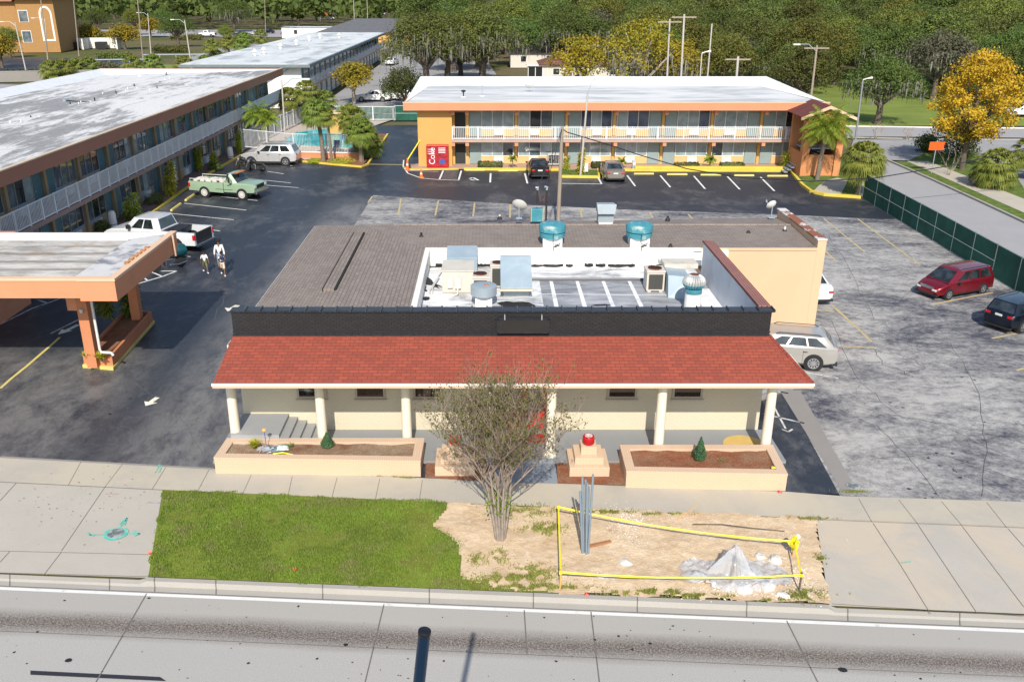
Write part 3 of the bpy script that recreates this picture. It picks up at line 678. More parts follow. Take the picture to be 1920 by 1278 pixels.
mb=MB();mb.box(-.35,.05,.5,1.6,.25,.72);mb.build('hood_duct',M_bluesh,t)
x,y=G(968,560,zf);t=thing('large_duct','large square blue-grey duct box standing on the flat roof in line with the sign','duct',(x,y,zf))
mb=MB();mb.add([(-.62,0,.35),(.62,0,.35),(.62,1.5,0),(-.62,1.5,0),(-.62,-.05,.45),(.62,-.05,.45),(.62,1.3,1.35),(-.62,1.3,1.35),(-.62,1.6,1.3),(.62,1.6,1.3)],[(0,1,2,3),(4,5,6,7),(7,6,9,8),(0,1,5,4),(1,2,9,6,5),(3,0,4,7,8),(2,3,8,9)])
mb.build('duct_box',M_bluesh,t,bevel=.012)
mb=MB();mb.box(-.5,.5,.3,1.4,0,.36);mb.build('duct_base',M_galv,t)
mb=MB()
mb.box(-.64,.64,-.08,-.04,.33,.42);mb.build('duct_flange',paint('foam_sealant',(.6,.55,.42),.8,var=.1),t)
t=thing('drum_vent','squat round grey drum vent with a rusty patch on top, beside the low condenser','vent',(*G(907,573,zf),zf))
mb=MB();mb.box(-.32,.32,-.3,.3,0,.42);mb.build('vent_base',M_wpar,t)
mb=MB();mb.lathe([(.36,.40),(.50,.48),(.50,.82),(.47,.84),(.05,.86),(.0,.86)],28);mb.build('drum',M_galv,t,smooth=40)
mb=MB();mb.cbox((.1,-.05,.865),(.18,.14,.02),.3);mb.build('rusty_patch',paint('rust_spot',(.45,.18,.10),.8,var=.3,scale=9),t)
t=thing('turbine_vent','silver and teal turbine ventilator on a white pipe near the right parapet','vent',(*G(1297,579,zf),zf))
mb=MB();mb.lathe([(.31,0),(.30,.70),(.27,.72)],24);mb.build('vent_pipe',M_wpar,t,smooth=40)
mb=MB();mb.lathe([(.29,.64),(.32,.66),(.32,.80),(.30,.82)],24);mb.build('collar',M_teal,t,smooth=40)
for nm,z0,z1,mm in (('turbine_lower',.82,1.02,M_teal),('turbine_upper',1.02,1.38,paint('dull_silver',(.55,.55,.53),.4,.5,.08))):
    mb=MB();K=26
    for i in range(K):
        a=2*math.pi*i/K;pts=[]
        for j in range(6):
            z=z0+(z1-z0)*j/5;q=(z-1.08)/.32;r1=.44*math.sqrt(max(.02,1-q*q*.92))
            for dr,da in ((0,0),(-.035,.16)):pts.append(((r1+dr)*math.cos(a+da),(r1+dr)*math.sin(a+da),z))
            pts.append(((r1)*math.cos(a+.22),(r1)*math.sin(a+.22),z))
        mb.add(pts,[f_ for j in range(5) for f_ in ((j*3,j*3+1,j*3+4,j*3+3),(j*3+1,j*3+2,j*3+5,j*3+4))])
    mb.build(nm,mm,t,recalc=False)
mb=MB();mb.lathe([(.14,1.36),(.13,1.39),(.03,1.41),(0,1.41)],16);mb.build('turbine_cap',M_rust,t)
x,y=G(1270,560,zf);t=thing('duct_elbow','tall wedge-shaped blue-grey duct between the condenser and turbine vent','duct',(x+.1,y+.1,zf))
mb=MB();mb.add([(-.45,0,0),(.35,-.2,0),(.45,1.9,0),(-.4,1.9,0),(-.45,0.3,.85),(.35,.2,.80),(.45,1.9,.80),(-.4,1.9,.9)],[(0,1,2,3),(4,5,6,7),(0,1,5,4),(1,2,6,5),(2,3,7,6),(3,0,4,7)]);mb.build('duct_body',M_bluesh,t,bevel=.01)
mb=MB();mb.box(-.42,.95,1.3,2.1,.80,1.0);mb.build('duct_top',M_acb,t,bevel=.01)
t=thing('low_roof_cap','low wide white cap vent against the back wall of the roof well','vent',(*G(1256,500,zf),zf))
mb=MB();mb.lathe([(.3,0),(.3,.3),(.55,.34),(.57,.42),(.3,.5),(0,.5)],24);mb.build('cap',M_wpar,t,smooth=40)
# small pipes on the roof
def pipevent(px,py,z,lab,h=.22,m=M_pipe,r=.05):
    t=thing('pipe_vent',lab,'pipe vent',(*G(px,py,z),z))
    mb=MB();mb.lathe([(r*2.6,-.05),(r*2.2,.02),(r,.1)],12);mb.build('flashing_boot',M_tar,t)
    mb=MB();mb.lathe([(r,.02),(r,h),(r*.7,h)],12);mb.build('pipe',m,t)
pipevent(790,444,3.7,'small black pipe vent on the shingle roof left of the roof well',.2,M_tar)
pipevent(1403,437,3.72,'small black pipe vent on the shingle wing, left of the white pipe',.12,M_tar)
pipevent(1471,434,3.72,'white pipe vent near the right end of the shingle wing',.24)
pipevent(937,409,3.6,'small white pipe vent behind the ridge left of the dish',.18)
pipevent(1252,411,3.6,'small dark pipe vent behind the ridge right of the exhaust fans',.15,M_tar)
pipevent(1257,463,3.66,'small dark pipe vent in front of the right exhaust fan',.15,M_tar)
def dish(px,py,z,r,aim,lab,tilt=45):
    t=thing('satellite_dish',lab,'satellite dish',(*G(px,py,z),z))
    mb=MB();M_=Matrix.Translation((0,0,.55))@Matrix.Rotation(R(aim),4,'Z')@Matrix.Rotation(R(tilt),4,'X')
    v=[];pr=[(0,0),(r*.35,.012),(r*.7,.05),(r,.11),(r,.125),(r*.7,.07),(0,.02)]
    mb.lathe([(max(a,.001),b) for a,b in pr],24,M_);mb.build('reflector',M_pipe,t,smooth=50)
    mb=MB();mb.tube([(0,0,-.1),(0,0,.42),(0,0,.55)],.025,6);mb.cbox((0,0,-.02),(.3,.3,.03));mb.build('mast',M_galv,t)
    mb=MB();mb.tube([M_@Vector((0,-r,.1)),M_@Vector((0,-r*.5,.5))],.012,5);mb.cbox(M_@Vector((0,-r*.5,.52)),(.07,.07,.1));mb.build('feed_arm',M_galv,t)
    return t
dish(973,408,3.7,.38,160,'pale satellite dish on the ridge left of the utility pole',55)
dish(1446,407,3.7,.26,200,'small white satellite dish near the right end of the shingle wing',60)
x,y=G(1136,412,3.7);t=thing('evaporative_cooler','blue-grey box cooler with wider hood standing behind the roof ridge','cooler',(x,y+.3,3.5))
mb=MB();mb.box(-.38,.38,-.3,.3,.06,.55);mb.build('cooler_body',M_galv,t,bevel=.01)
mb=MB();mb.add([(-.42,-.5,.52),(.42,-.5,.52),(.42,.4,.52),(-.42,.4,.52),(-.48,-.42,.98),(.48,-.42,.98),(.42,.4,.9),(-.42,.4,.9)],[(0,1,2,3),(4,5,6,7),(0,1,5,4),(1,2,6,5),(2,3,7,6),(3,0,4,7)]);mb.build('cooler_hood',M_galv,t,bevel=.01)
mb=MB();mb.box(-.34,.34,-.32,.28,-.05,.06);mb.build('cooler_base',M_wpar,t)
x,y=G(1007,410,3.7);t=thing('peeling_metal_box','teal metal box with peeling yellowish edges behind the ridge beside the pole','vent',(x,y+.2,3.55))
mb=MB();mb.box(-.28,.28,-.2,.25,0,.62);mb.build('box_body',M_teal,t,bevel=.02)
mb=MB();mb.box(-.31,-.27,-.22,.27,0,.64);mb.box(.27,.31,-.22,.27,0,.64);mb.build('box_edges',paint('peeled_yellow',(.45,.40,.24),.8,var=.2),t)
# weatherhead riser
x,y=G(1024,412,3.7);t=thing('service_mast','black electrical service mast with two curved weatherheads on the rear roof','electrical mast',(x,y+.1,3.6))
mb=MB();mb.tube([(0,0,-.1),(0,0,1.6)],.05,8);mb.tube([(-.45,0,.9),(-.45,0,1.55),(-.4,0,1.68)],.045,8);mb.build('mast_pipe',plain('black_pipe',(.03,.028,.028),.6),t)
mb=MB();mb.tube([(0,0,1.55),(.02,0,1.68),(-.1,-.05,1.72)],.06,8);mb.tube([(-.45,0,1.55),(-.42,0,1.68),(-.54,0,1.66)],.06,8);mb.build('weatherhead',M_galv,t,smooth=50)
mb=MB()
for k in range(5):mb.tube([(-.45+.01*k,0,1.6),(-.3,-.1,1.2-.05*k),(-.15,0,.9+.05*k),(-.05,.0,1.3),(0,0,1.62)],.012,5)
mb.build('cable_loops',paint('brown_cable',(.14,.07,.05),.6,var=.3),t)
#PART3
# ================================================================ MOTELS
M_terra=paint('terracotta_fascia_paint',(.60,.25,.13),.7,var=.05,scale=.6,dirt=(.50,.22,.12),dlo=.55)
M_terra_d=paint('shaded_terracotta_paint',(.36,.155,.10),.75,var=.05,scale=.6,dirt=(.32,.15,.10),dlo=.55)  # darkened terracotta: the wing fascia's shade is put into the colour
M_terra_l=paint('pale_fascia_edge',(.66,.45,.30),.7,var=.05)
M_ochre=paint('ochre_wall_paint',(.60,.33,.10),.8,var=.04,scale=.8,dirt=(.58,.33,.11),dlo=.55)
M_ochre2=paint('peach_panel_paint',(.66,.42,.19),.8,var=.05)
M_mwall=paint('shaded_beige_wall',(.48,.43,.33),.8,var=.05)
M_wtrim=paint('white_frame_paint',(.66,.67,.66),.5,var=.04)
M_door=paint('grey_green_door_paint',(.24,.31,.31),.5,var=.05)
M_tealdoor=paint('teal_door_paint',(.06,.155,.19),.5,var=.06)
M_rail=paint('white_railing_paint',(.66,.68,.70),.5,var=.04)
M_slab=paint('walkway_slab',(.44,.31,.25),.8,var=.08)
M_pano=[glassy('curtain_glass_pale',(.27,.33,.34),.08,.8,.15,1.1),glassy('curtain_glass_mid',(.10,.13,.15),.06,.9,.35,.9),glassy('blue_reflection_glass',(.055,.075,.12),.05,.9,.4,.7),glassy('dark_room_glass',(.025,.03,.035),.05,.9,.4,.8)]
M_acw=paint('white_ac_grille',(.62,.63,.62),.5,var=.04)
M_pil=paint('ochre_pillar_paint',(.60,.36,.11),.75,var=.06)
M_roofm=M_wroof
def storefront(root,P,u0,floors,bays,mats,rail_n,rr,zs,first='door',stallpattern=None,pillm=None,trim=None,pw=.22):
    """bays: list of (u_start,u_end,side) window bay plus the door at side 'L'/'R'"""
    wallm,panelm,doorm=mats
    for fl,(z0,zt) in enumerate(zs):
        for (a,b,side) in bays:
            dw=.95
            if side=='L':d0,d1,w0,w1=a+.12,a+.12+dw,a+.12+dw+.06,b-.12
            else:d0,d1,w0,w1=b-.12-dw,b-.12,a+.12,b-.12-dw-.06
            mb=MB();mb.box(d0,d1,.0,.06,z0+.02,z0+2.08,P=P);d=mb.build('door',doorm,root)
            mb=MB();hx=d1-.12 if side=='L' else d0+.12;mb.box(hx-.03,hx+.03,.062,.10,z0+.98,z0+1.04,P=P);mb.build('handle',M_galv,d)
            # window group: frame with three lights, panel and wall unit under it
            sill=z0+.72;hd=zt-.06
            mb=MB();t=.05
            mb.box(w0,w1,0,.07,sill-.06,sill,P=P);mb.box(w0,w1,0,.07,hd-t,hd,P=P)
            for k in range(4):
                q=w0+(w1-w0-t)*k/3;mb.box(q,q+t,0,.07,sill,hd-t,P=P)
            fr=mb.build('window',trim or M_wtrim,root)
            for k in range(3):
                q0=w0+(w1-w0-t)*k/3+t;q1=w0+(w1-w0-t)*(k+1)/3
                mb=MB();mb.box(q0,q1,.01,.03,sill,hd-t,P=P);mb.build('pane',(M_pano[0] if rr.random()<(.82 if fl==0 else .35) else rr.choice(M_pano)) if root.name.startswith('motel_building') else (rr.choice(M_pano) if rr.random()<.5 else M_pano[(int(a*3)+fl+k//2)%4]),fr)
            mb=MB();mb.box(w0,w1,0,.045,z0+.02,sill-.063,P=P);mb.build('spandrel_panel',panelm,root)
            c=(w0+w1)/2+(.1 if side=='L' else -.1);mb=MB();mb.box(c-.42,c+.42,.046,.22,z0+.12,sill-.1,P=P);mb.build('wall_ac_unit',M_acw,root)
def railing(root,P,u0,u1,n,z0,z1,post=2.1,dens=.16):
    mb=MB();mb.box(u0,u1,n-.03,n+.03,z1-.06,z1,P=P);mb.box(u0,u1,n-.025,n+.025,z0+.04,z0+.10,P=P)
    q=u0
    k=int((u1-u0)/dens)
    for i in range(k+1):
        q=u0+(u1-u0)*i/k;mb.box(q-.018,q+.018,n-.015,n+.015,z0+.1,z1-.06,P=P)
    k=int((u1-u0)/post)
    for i in range(k+1):
        q=u0+(u1-u0)*i/k;mb.box(q-.045,q+.045,n-.04,n+.04,z0-.1,z1+.02,P=P)
    return mb.build('railing',M_rail,root,recalc=False)
rr=random.Random(11)
# ---- far motel: faces the camera, wall at Y=77
mx0,mx1=-6.05,27.4
mot=thing('motel_building','two-storey ochre motel block with terracotta fascia facing the marked parking bays','building',(mx0,77,0))
Pm=lambda u,n,z:(u-mx0,-n,z)          # n towards the camera
Pw=lambda a,b,c:(a-mx0,b-77,c)
zs=[(.08,2.10),(2.38,4.78)]
mb=MB();mb.box(mx0,mx1,77.05,92,0,4.7,P=Pw);mb.build('wall',M_mwall,mot)
mb=MB();mb.box(mx0,-3.15,75.95,77.04,.0,4.78,P=Pw);mb.box(mx0-.01,mx0+.2,77.04,92,.02,4.78,P=Pw);mb.build('end_wall',M_ochre,mot)
mb=MB();mb.box(-3.14,mx1,75.7,77.04,2.12,2.35,P=Pw);mb.build('walkway_slab',M_slab,mot)
mb=MB();mb.box(mx0-.5,mx1+.2,75.2,77.04,0,.075,P=Pw);mb.build('ground_walkway',paint('terracotta_walk',(.42,.28,.21),.8,var=.1,scale=2),mot)
bays=[]
pil=[-1.86,2.32,6.64,10.73,14.91,19.09,23.31,27.4]
for i in range(7):bays.append((pil[i]+.08,pil[i+1]-.08,'L' if i%2==0 else 'R'))
bays[-1]=(pil[6]+.08,27.3,'L')
storefront(mot,Pm,0,2,bays,(M_mwall,M_ochre2,M_door),.9,rr,zs)
for z0,z1 in zs:
    mb=MB();mb.box(-3.05,-2.05,0,.03,z0,z1-.35,P=Pm);mb.build('stair_opening',plain('dark_opening',(.03,.035,.035),.8),mot)
for q in pil+[-3.05]:
    for z0,z1 in ((.08,2.10),(2.38,4.72)):
        mb=MB();mb.box(q-.11,q+.11,0,.16,z0,z1,P=Pm);mb.build('pillar',M_pil,mot)
        mb=MB();mb.box(q-.15,q+.15,.9,1.42,z1-.28,z1-.02,P=Pm);mb.build('beam_end',M_terra,mot)
railing(mot,Pm,-3.1,27.35,1.22,2.36,3.40)
mb=MB();mb.box(mx0-1.1,mx1+.9,75.15,75.32,4.82,5.42,P=Pw);mb.box(mx0-1.1,mx0-.95,75.33,92.6,4.82,5.42,P=Pw);mb.box(mx1+.75,mx1+.9,75.33,92.6,4.82,5.42,P=Pw);mb.build('fascia',M_terra,mot)
mb=MB();mb.box(mx0-1.12,mx1+.92,75.13,75.34,5.424,5.5,P=Pw);mb.build('fascia_cap',M_terra_l,mot)
mb=MB();mb.box(mx0-.94,mx1+.74,75.33,92.6,4.84,4.9,P=Pw);mb.build('soffit',M_ochre2,mot)
mb=MB();mb.poly([Pw(mx0-.94,75.35,5.40),Pw(mx1+.74,75.35,5.40),Pw(mx1-1.0,89.5,5.42),Pw(mx0+.2,89.5,5.42)])
mb.build('flat_roof',paint('motel_roof_coating',(.66,.66,.65),.6,var=.05,scale=1,dirt=(.42,.43,.44),dscale=.35,dlo=.44,dhi=.60,stretch=(.35,1.2,1)),mot)
mb=MB();mb.add([Pw(mx0+.2,89.5,5.42),Pw(mx1-1.0,89.5,5.42),Pw(mx1+.7,92.6,6.0),Pw(mx0-.9,92.6,6.0)],[(0,1,2,3)]);mb.add([Pw(mx0-.94,75.35,5.45),Pw(mx0+.2,89.5,5.42),Pw(mx0-.9,92.6,6.0)],[(0,1,2)]);mb.add([Pw(mx1+.74,75.35,5.45),Pw(mx1-1,89.5,5.42),Pw(mx1+.7,92.6,6.0)],[(0,1,2)])
mb.build('roof_cant',paint('white_roof_cant',(.80,.80,.79),.6,var=.02),mot)
def roofitem(x,y,z,kind,lab):
    t=thing({'v':'roof_vent','p':'vent_pipe'}[kind],lab,'vent',(x,y,z));mb=MB()
    if kind=='v':mb.lathe([(.05,0),(.05,.35),(.22,.5),(.22,.56),(.05,.6)],12)
    else:mb.lathe([(.03,0),(.03,1.1)],8)
    mb.build('stack',M_galv if kind=='p' else M_tar,t);mb=MB();mb.lathe([(.3,-.02),(.12,.06)],12);mb.build('flashing',M_white,t)
roofitem(*G(869,182,5.42),5.42,'v','dark cone-topped vent at the left end of the far motel roof')
roofitem(*G(904,180,5.42),5.42,'p','thin tall vent pipe on the left part of the far motel roof')
dish(992,172,5.45,.4,170,'grey satellite dish in the middle of the far motel roof',60)
# gabled stair tower at the right end
tw=thing('stair_tower','orange stair tower with small red gabled roof and arched opening at the motel end','tower',(26.8,72.6,0))
Pt=lambda a,b,c:(a-26.8,b-72.6,c)
M_tow=paint('orange_stucco',(.56,.24,.10),.85,var=.06,scale=.9,bump=.3)
tx0,tx1,ty0,ty1=25.3,28.5,71.6,75.1
mb=MB();zt=4.6
mb.add([Pt(*p) for p in ((tx0,ty0,0),(tx0+.55,ty0,0),(tx0+.55,ty0,3.6),(tx0,ty0,zt),(tx1,ty0,zt),(tx1-.55,ty0,3.6),(tx1-.55,ty0,0),(tx1,ty0,0),((tx0+tx1)/2,ty0,5.45))],[(0,1,2,3),(5,6,7,4)])
# arch
k=10;c=(tx0+tx1)/2;arc=[(c+1.05*math.cos(math.pi*(1-i/k)),ty0,3.55+.6*math.sin(math.pi*i/k)) for i in range(k+1)]
b=len(mb.v);mb.v+=[Pt(*p) for p in arc]+[Pt(tx0,ty0,zt),Pt(tx1,ty0,zt),Pt(c,ty0,5.45)]
L0=b+k+1
for i in range(k):
    tgt=L0 if i<3 else (L0+2 if i<7 else L0+1);mb.f.append((b+i,b+i+1,tgt));mb.mi.append(0)
mb.f+=[(b+3,L0+2,L0),(b+7,L0+1,L0+2)];mb.mi+=[0,0]
mb.box(tx0,tx0+.5,ty0+.003,ty0+.6,0,zt-.1,P=Pt);mb.box(tx1-.5,tx1,ty0+.003,ty0+.6,0,zt-.1,P=Pt)
mb.box(tx0,tx1,ty1-.3,ty1,0,zt,P=Pt);mb.box(tx1-.25,tx1,ty0+.6,ty1-.3,0,zt,P=Pt)
mb.box(tx0-.003,tx0+.3,ty0+.6,ty1-.3,0,1.9,P=Pt)
mb.box(tx0+.56,tx1-.56,ty0+.12,ty0+.3,0,1.75,P=Pt);mb.build('tower_wall',M_tow,tw,recalc=False)
mb=MB()
for s in (-1,1):mb.add([Pt(c,ty0-.5,5.72),Pt(c+s*2.15,ty0-.5,4.82),Pt(c+s*2.15,ty1+.4,4.82),Pt(c,ty1+.4,5.72)],[(0,1,2,3)])
mb.build('gable_roof',bricky('maroon_shingle',(.17,.045,.035),(.12,.035,.03),(.07,.02,.02),.3,.15,'xy',.85),tw,recalc=False)
mb=MB()
for s in (-1,1):mb.add([Pt(c,ty0-.52,5.70),Pt(c+s*2.2,ty0-.52,4.78),Pt(c+s*2.2,ty0-.52,4.55),Pt(c,ty0-.52,5.45),Pt(c,ty0-.4,5.70),Pt(c+s*2.2,ty0-.4,4.78),Pt(c+s*2.2,ty0-.4,4.55),Pt(c,ty0-.4,5.45)],[(0,1,2,3),(4,5,6,7),(0,1,5,4),(2,3,7,6),(1,2,6,5)])
mb.build('bargeboard',M_terra_l,tw)
mb=MB();mb.box(tx0+.4,tx1-.6,ty0+.8,ty1-.4,2.1,2.2,P=Pt)
for i in range(11):mb.box(tx0-.9+i*.28,tx0-.6+i*.28,ty0+1.2,ty1-.6,.1+i*.19,.18+i*.19,P=Pt)
mb.build('stair_flight',M_galv,tw)
# vending machines
def text(s,size,mat,parent,loc,rot,name='lettering',ext=.004,align='CENTER'):
    cu=bpy.data.curves.new('t','FONT');cu.body=s;cu.size=size;cu.align_x=align;cu.align_y='CENTER';cu.extrude=ext
    o=bpy.data.objects.new('t',cu);COL.objects.link(o);dg=bpy.context.evaluated_depsgraph_get();dg.update()
    me=bpy.data.meshes.new_from_object(o.evaluated_get(dg));bpy.data.objects.remove(o)
    me.materials.clear();me.materials.append(mat);q=bpy.data.objects.new(name,me);COL.objects.link(q);q.location=loc;q.rotation_euler=rot;q.parent=parent;return q
M_vred=paint('vending_red',(.42,.012,.016),.3,var=.08);M_vwh=plain('vending_white',(.75,.75,.75),.4)
for i,(px,lab) in enumerate(((811,'red soda machine with large white script down its front, left of the pair'),(831,'red soda machine with white selection rows and a blue patch, right of the pair'))):
    x,_=W(px,307,75.6)
    t=thing('vending_machine',lab,'vending machine',(x,75.5,.08),0,'red vending machines by the ochre wall');t.scale=(1.14,1,1.04)
    mb=MB();mb.box(-.42,.42,-.35,.35,0,1.8);mb.build('cabinet',M_vred,t,bevel=.02)
    mb=MB();mb.box(-.38,.38,-.375,-.353,.1,1.72);fp=mb.build('front_panel',paint('machine_front',(.33,.02,.03),.3,var=.5,scale=3),t)
    if i==0:
        text('Coke',.62,M_vwh,fp,(.02,-.382,.95),(math.pi/2,R(-90),0));
        mb=MB()
        for k in range(14):mb.lathe([(.035,0),(.035,.01)],8,Matrix.Translation((-.28+.1*(k%5),-.377,1.15+.17*(k//5)))@Matrix.Rotation(math.pi/2,4,'X'))
        mb.build('bubbles',M_vwh,fp)
    else:
        for k in range(4):
            mb=MB();mb.box(-.32,.2,-.385,-.377,1.2+k*.12,1.25+k*.12);mb.build('selection_row',M_vwh,fp)
        mb=MB();mb.lathe([(.22,0),(.22,.006)],16,Matrix.Translation((-.05,-.377,.5))@Matrix.Rotation(math.pi/2,4,'X'));mb.build('blue_patch',plain('machine_blue',(.05,.09,.3),.4),fp)
# ---- left wing
wing=thing('motel_wing','long two-storey motel wing at left with white stained roof and white balcony railing','building',(-25.05,42,0),R(-.6))
Pg=lambda u,n,z:(n,u,z)             # u along the wing (away), n outwards (+x)
LW=58.5
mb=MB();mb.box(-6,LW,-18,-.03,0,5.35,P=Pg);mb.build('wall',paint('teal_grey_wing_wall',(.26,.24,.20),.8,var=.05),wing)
zs=[(.08,2.45),(2.85,5.30)]
pw=[7.0-4.2*3,7-8.4,7-4.2,7.0]+[7+4.22*i for i in range(1,13)]
bays=[]
for i in range(len(pw)-1):
    bays.append((pw[i]+.08,pw[i+1]-.08,'R' if i%2==0 else 'L'))
storefront(wing,Pg,0,2,bays,(M_mwall,paint('ochre_wing_panel',(.42,.27,.13),.8,var=.1,scale=1.2,dirt=(.25,.32,.40),dscale=.5,dlo=.5,dhi=.52),M_tealdoor),.9,rr,zs,trim=paint('grey_window_frame',(.30,.32,.32),.5))
for q in pw:
    for z0,z1 in ((.08,2.5),(2.85,5.35)):
        mb=MB();mb.box(q-.14,q+.14,0,.22,z0,z1,P=Pg);mb.build('pillar',paint('tan_pillar',(.34,.25,.15),.8) if q==pw[0] and z0<1 else bpy.data.materials['tan_pillar'],wing)
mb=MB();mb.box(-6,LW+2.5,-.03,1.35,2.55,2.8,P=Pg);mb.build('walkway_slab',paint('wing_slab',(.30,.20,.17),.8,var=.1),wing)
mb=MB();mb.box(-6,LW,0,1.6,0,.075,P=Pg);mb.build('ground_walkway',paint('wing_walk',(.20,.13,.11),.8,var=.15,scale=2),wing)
railing(wing,Pg,-6,LW+2.5,1.30,2.82,3.92,1.4,.14)
mb=MB();mb.box(-6,LW+.6,1.55,1.72,5.40,6.10,P=Pg);mb.build('fascia',M_terra_d,wing)
mb=MB();mb.box(-6,LW+.62,1.53,1.76,6.103,6.17,P=Pg);mb.build('fascia_cap',paint('fascia_cap_beige',(.55,.42,.30),.7),wing)
mb=MB();mb.box(-6,LW+.6,-.03,1.54,5.37,5.44,P=Pg);mb.build('soffit',M_mwall,wing)
mb=MB();mb.box(LW+.45,LW+.6,-18.5,1.54,5.45,6.1,P=Pg);mb.build('end_fascia',M_terra_d,wing)
n=NT('stained_white_roof',.6,0,.3)
s1=n.noise(.55,n.vec((1.5,.36,1),(0,0,R(28))),11,.78,.45);s2=n.noise(.09,None,3,.5);f=n.ramp(n.math('ADD',s1,n.math('MULTIPLY',n.math('SUBTRACT',s2,.5),.5)),.475,.575)
M_wr2=n.out(n.mix(n.math('MULTIPLY',f,.9),n.mix(n.ramp(n.noise(5,None,4),.3,.7),(.54,.535,.53),(.70,.695,.68)),n.mix(n.ramp(n.noise(3,None,6,.7),.3,.7),(.13,.13,.13),(.30,.29,.28))))
mb=MB();mb.poly([Pg(-6,-17.2,5.5),Pg(-6,1.5,6.06),Pg(LW-.9,1.5,6.06),Pg(LW-.9,-17.2,5.5)]);mb.build('flat_roof',M_wr2,wing)
mb=MB();mb.add([Pg(LW-.9,1.5,6.06),Pg(LW+.4,1.5,6.06),Pg(LW+.4,-18.4,6.06),Pg(LW-.9,-17.2,5.5)],[(0,1,2,3)]);mb.add([Pg(-6,-17.2,5.5),Pg(-6,-18.4,6.06),Pg(LW+.4,-18.4,6.06),Pg(LW-.9,-17.2,5.5)],[(0,1,2,3)]);mb.add([Pg(-6,-18.42,6.06),Pg(LW+.4,-18.42,6.06),Pg(LW+.4,-18.42,5),Pg(-6,-18.42,5)],[(0,1,2,3)])
mb.build('roof_cant',paint('grey_white_cant',(.66,.68,.70),.6,var=.06),wing)
r_=random.Random(9)
PIP=((132,197),(148,196),(170,193),(178,190),(152,192),(193,178),(218,177),(236,171),(240,168),(252,162),(257,166),(281,172),(295,168),(20,232),(40,231),(58,221),(74,221),(270,215),(279,213),(286,212),(262,141),(312,140),(345,146),(420,150),(300,155),(310,151),(318,148))
for i,(px,py) in enumerate(PIP):
    x,y=G(px,py,5.75)
    od='nearest,second,third,fourth,fifth,sixth,seventh,eighth,ninth,tenth,eleventh,twelfth,thirteenth,fourteenth,fifteenth,sixteenth,seventeenth,eighteenth,nineteenth,twentieth,twenty-first,twenty-second,twenty-third,twenty-fourth,twenty-fifth,twenty-sixth,farthest'.split(',')[sorted(PIP,key=lambda q:-q[1]*1000+q[0]).index((px,py))]
    t=thing('roof_pipe','small '+('white' if i%3 else 'dark')+' vent pipe on the stained wing roof, '+od+' from the camera','pipe vent',(x,y,5.72),0,'vent pipes on the wing roof')
    h=r_.uniform(.15,.35);mb=MB();mb.lathe([(.05,-.2),(.05,h)],8);mb.build('pipe',M_pipe if i%3 else M_tar,t);mb=MB();mb.lathe([(.2,-.1),(.09,.06)],10);mb.build('boot',M_tar if i%2 else M_white,t)
x,y=G(155,193,5.7);t=thing('roof_duct','long dark duct strip lying on the stained wing roof','duct',(x,y,5.7),R(62))
mb=MB();mb.box(-.12,.12,-2.0,2.0,-.1,.1);mb.build('duct_run',M_tar,t);mb=MB();mb.box(-.2,.2,1.8,2.1,-.1,.2);mb.build('duct_end',M_galv,t)
# ---- portico
por=thing('entrance_portico','flat-roofed terracotta portico over the drive-through lane with weathered ribbed roof','portico',(-20,33.6,0))
Pp=lambda a,b,c:(a+20,b-33.6,c)
pz=4.5;px1,py0,py1=-13.55,30.45,37.1
mb=MB();mb.box(-32,px1-1.35,py0,py0+.18,pz-.78,pz-.12,P=Pp);mb.box(px1-1.35,px1,py0-.10,py0+.18,pz-.86,pz-.10,P=Pp)
mb.box(px1-.17,px1,py0+.19,py1,pz-.86,pz-.10,P=Pp);mb.box(-32,px1-.18,py1-.18,py1,pz-.80,pz-.12,P=Pp);mb.build('fascia',M_terra,por)
mb=MB();mb.box(-32,px1-1.37,py0-.03,py0+.22,pz-.115,pz-.02,P=Pp);mb.box(px1-1.37,px1+.03,py0-.13,py0+.22,pz-.097,pz,P=Pp);mb.box(px1-.25,px1+.03,py0+.225,py1+.03,pz-.097,pz,P=Pp);mb.build('fascia_cap',M_terra_l,por)
n=NT('ribbed_weathered_roof',.8,0,.3);o=n.xyz()
wv=_n(n.t,'ShaderNodeTexWave',wave_type='BANDS',bands_direction='Y');wv.inputs['Scale'].default_value=.30;wv.inputs['Distortion'].default_value=1.2;wv.inputs['Detail'].default_value=4;wv.inputs['Detail Scale'].default_value=2
n.L(n.tc.outputs['Object'],wv.inputs['Vector'])
st_=n.noise(.9,n.vec((.5,1.6,1)),9,.75,.4)
c=n.mix(n.ramp(st_,.4,.6),(.52,.51,.48),(.26,.25,.235));c=n.mix(n.ramp(n.noise(.7,n.vec((.6,2,1),(0,0,0)),7,.7),.54,.66),c,(.34,.22,.12));c=n.mix(n.math('MULTIPLY',n.ramp(wv.outputs[0],.75,.95),.6),c,(.14,.12,.10))
M_rib=n.out(c)
mb=MB();yk=[py0+.5+i*(py1-1.1-py0-.5)/6 for i in range(7)]
for a,b in zip(yk[:-1],yk[1:]):mb.add([Pp(-32,a,pz-.22),Pp(px1-1.6,a,pz-.22),Pp(px1-1.6,b,pz-.13),Pp(-32,b,pz-.13),Pp(-32,b,pz-.22),Pp(px1-1.6,b,pz-.22)],[(0,1,2,3),(3,2,5,4)])
mb.build('ribbed_roof',M_rib,por,recalc=False)
mb=MB();mb.poly([Pp(-32,py0+.2,pz-.06),Pp(px1-1.6,py0+.2,pz-.06),Pp(px1-1.6,py0+.5,pz-.18),Pp(-32,py0+.5,pz-.18)])
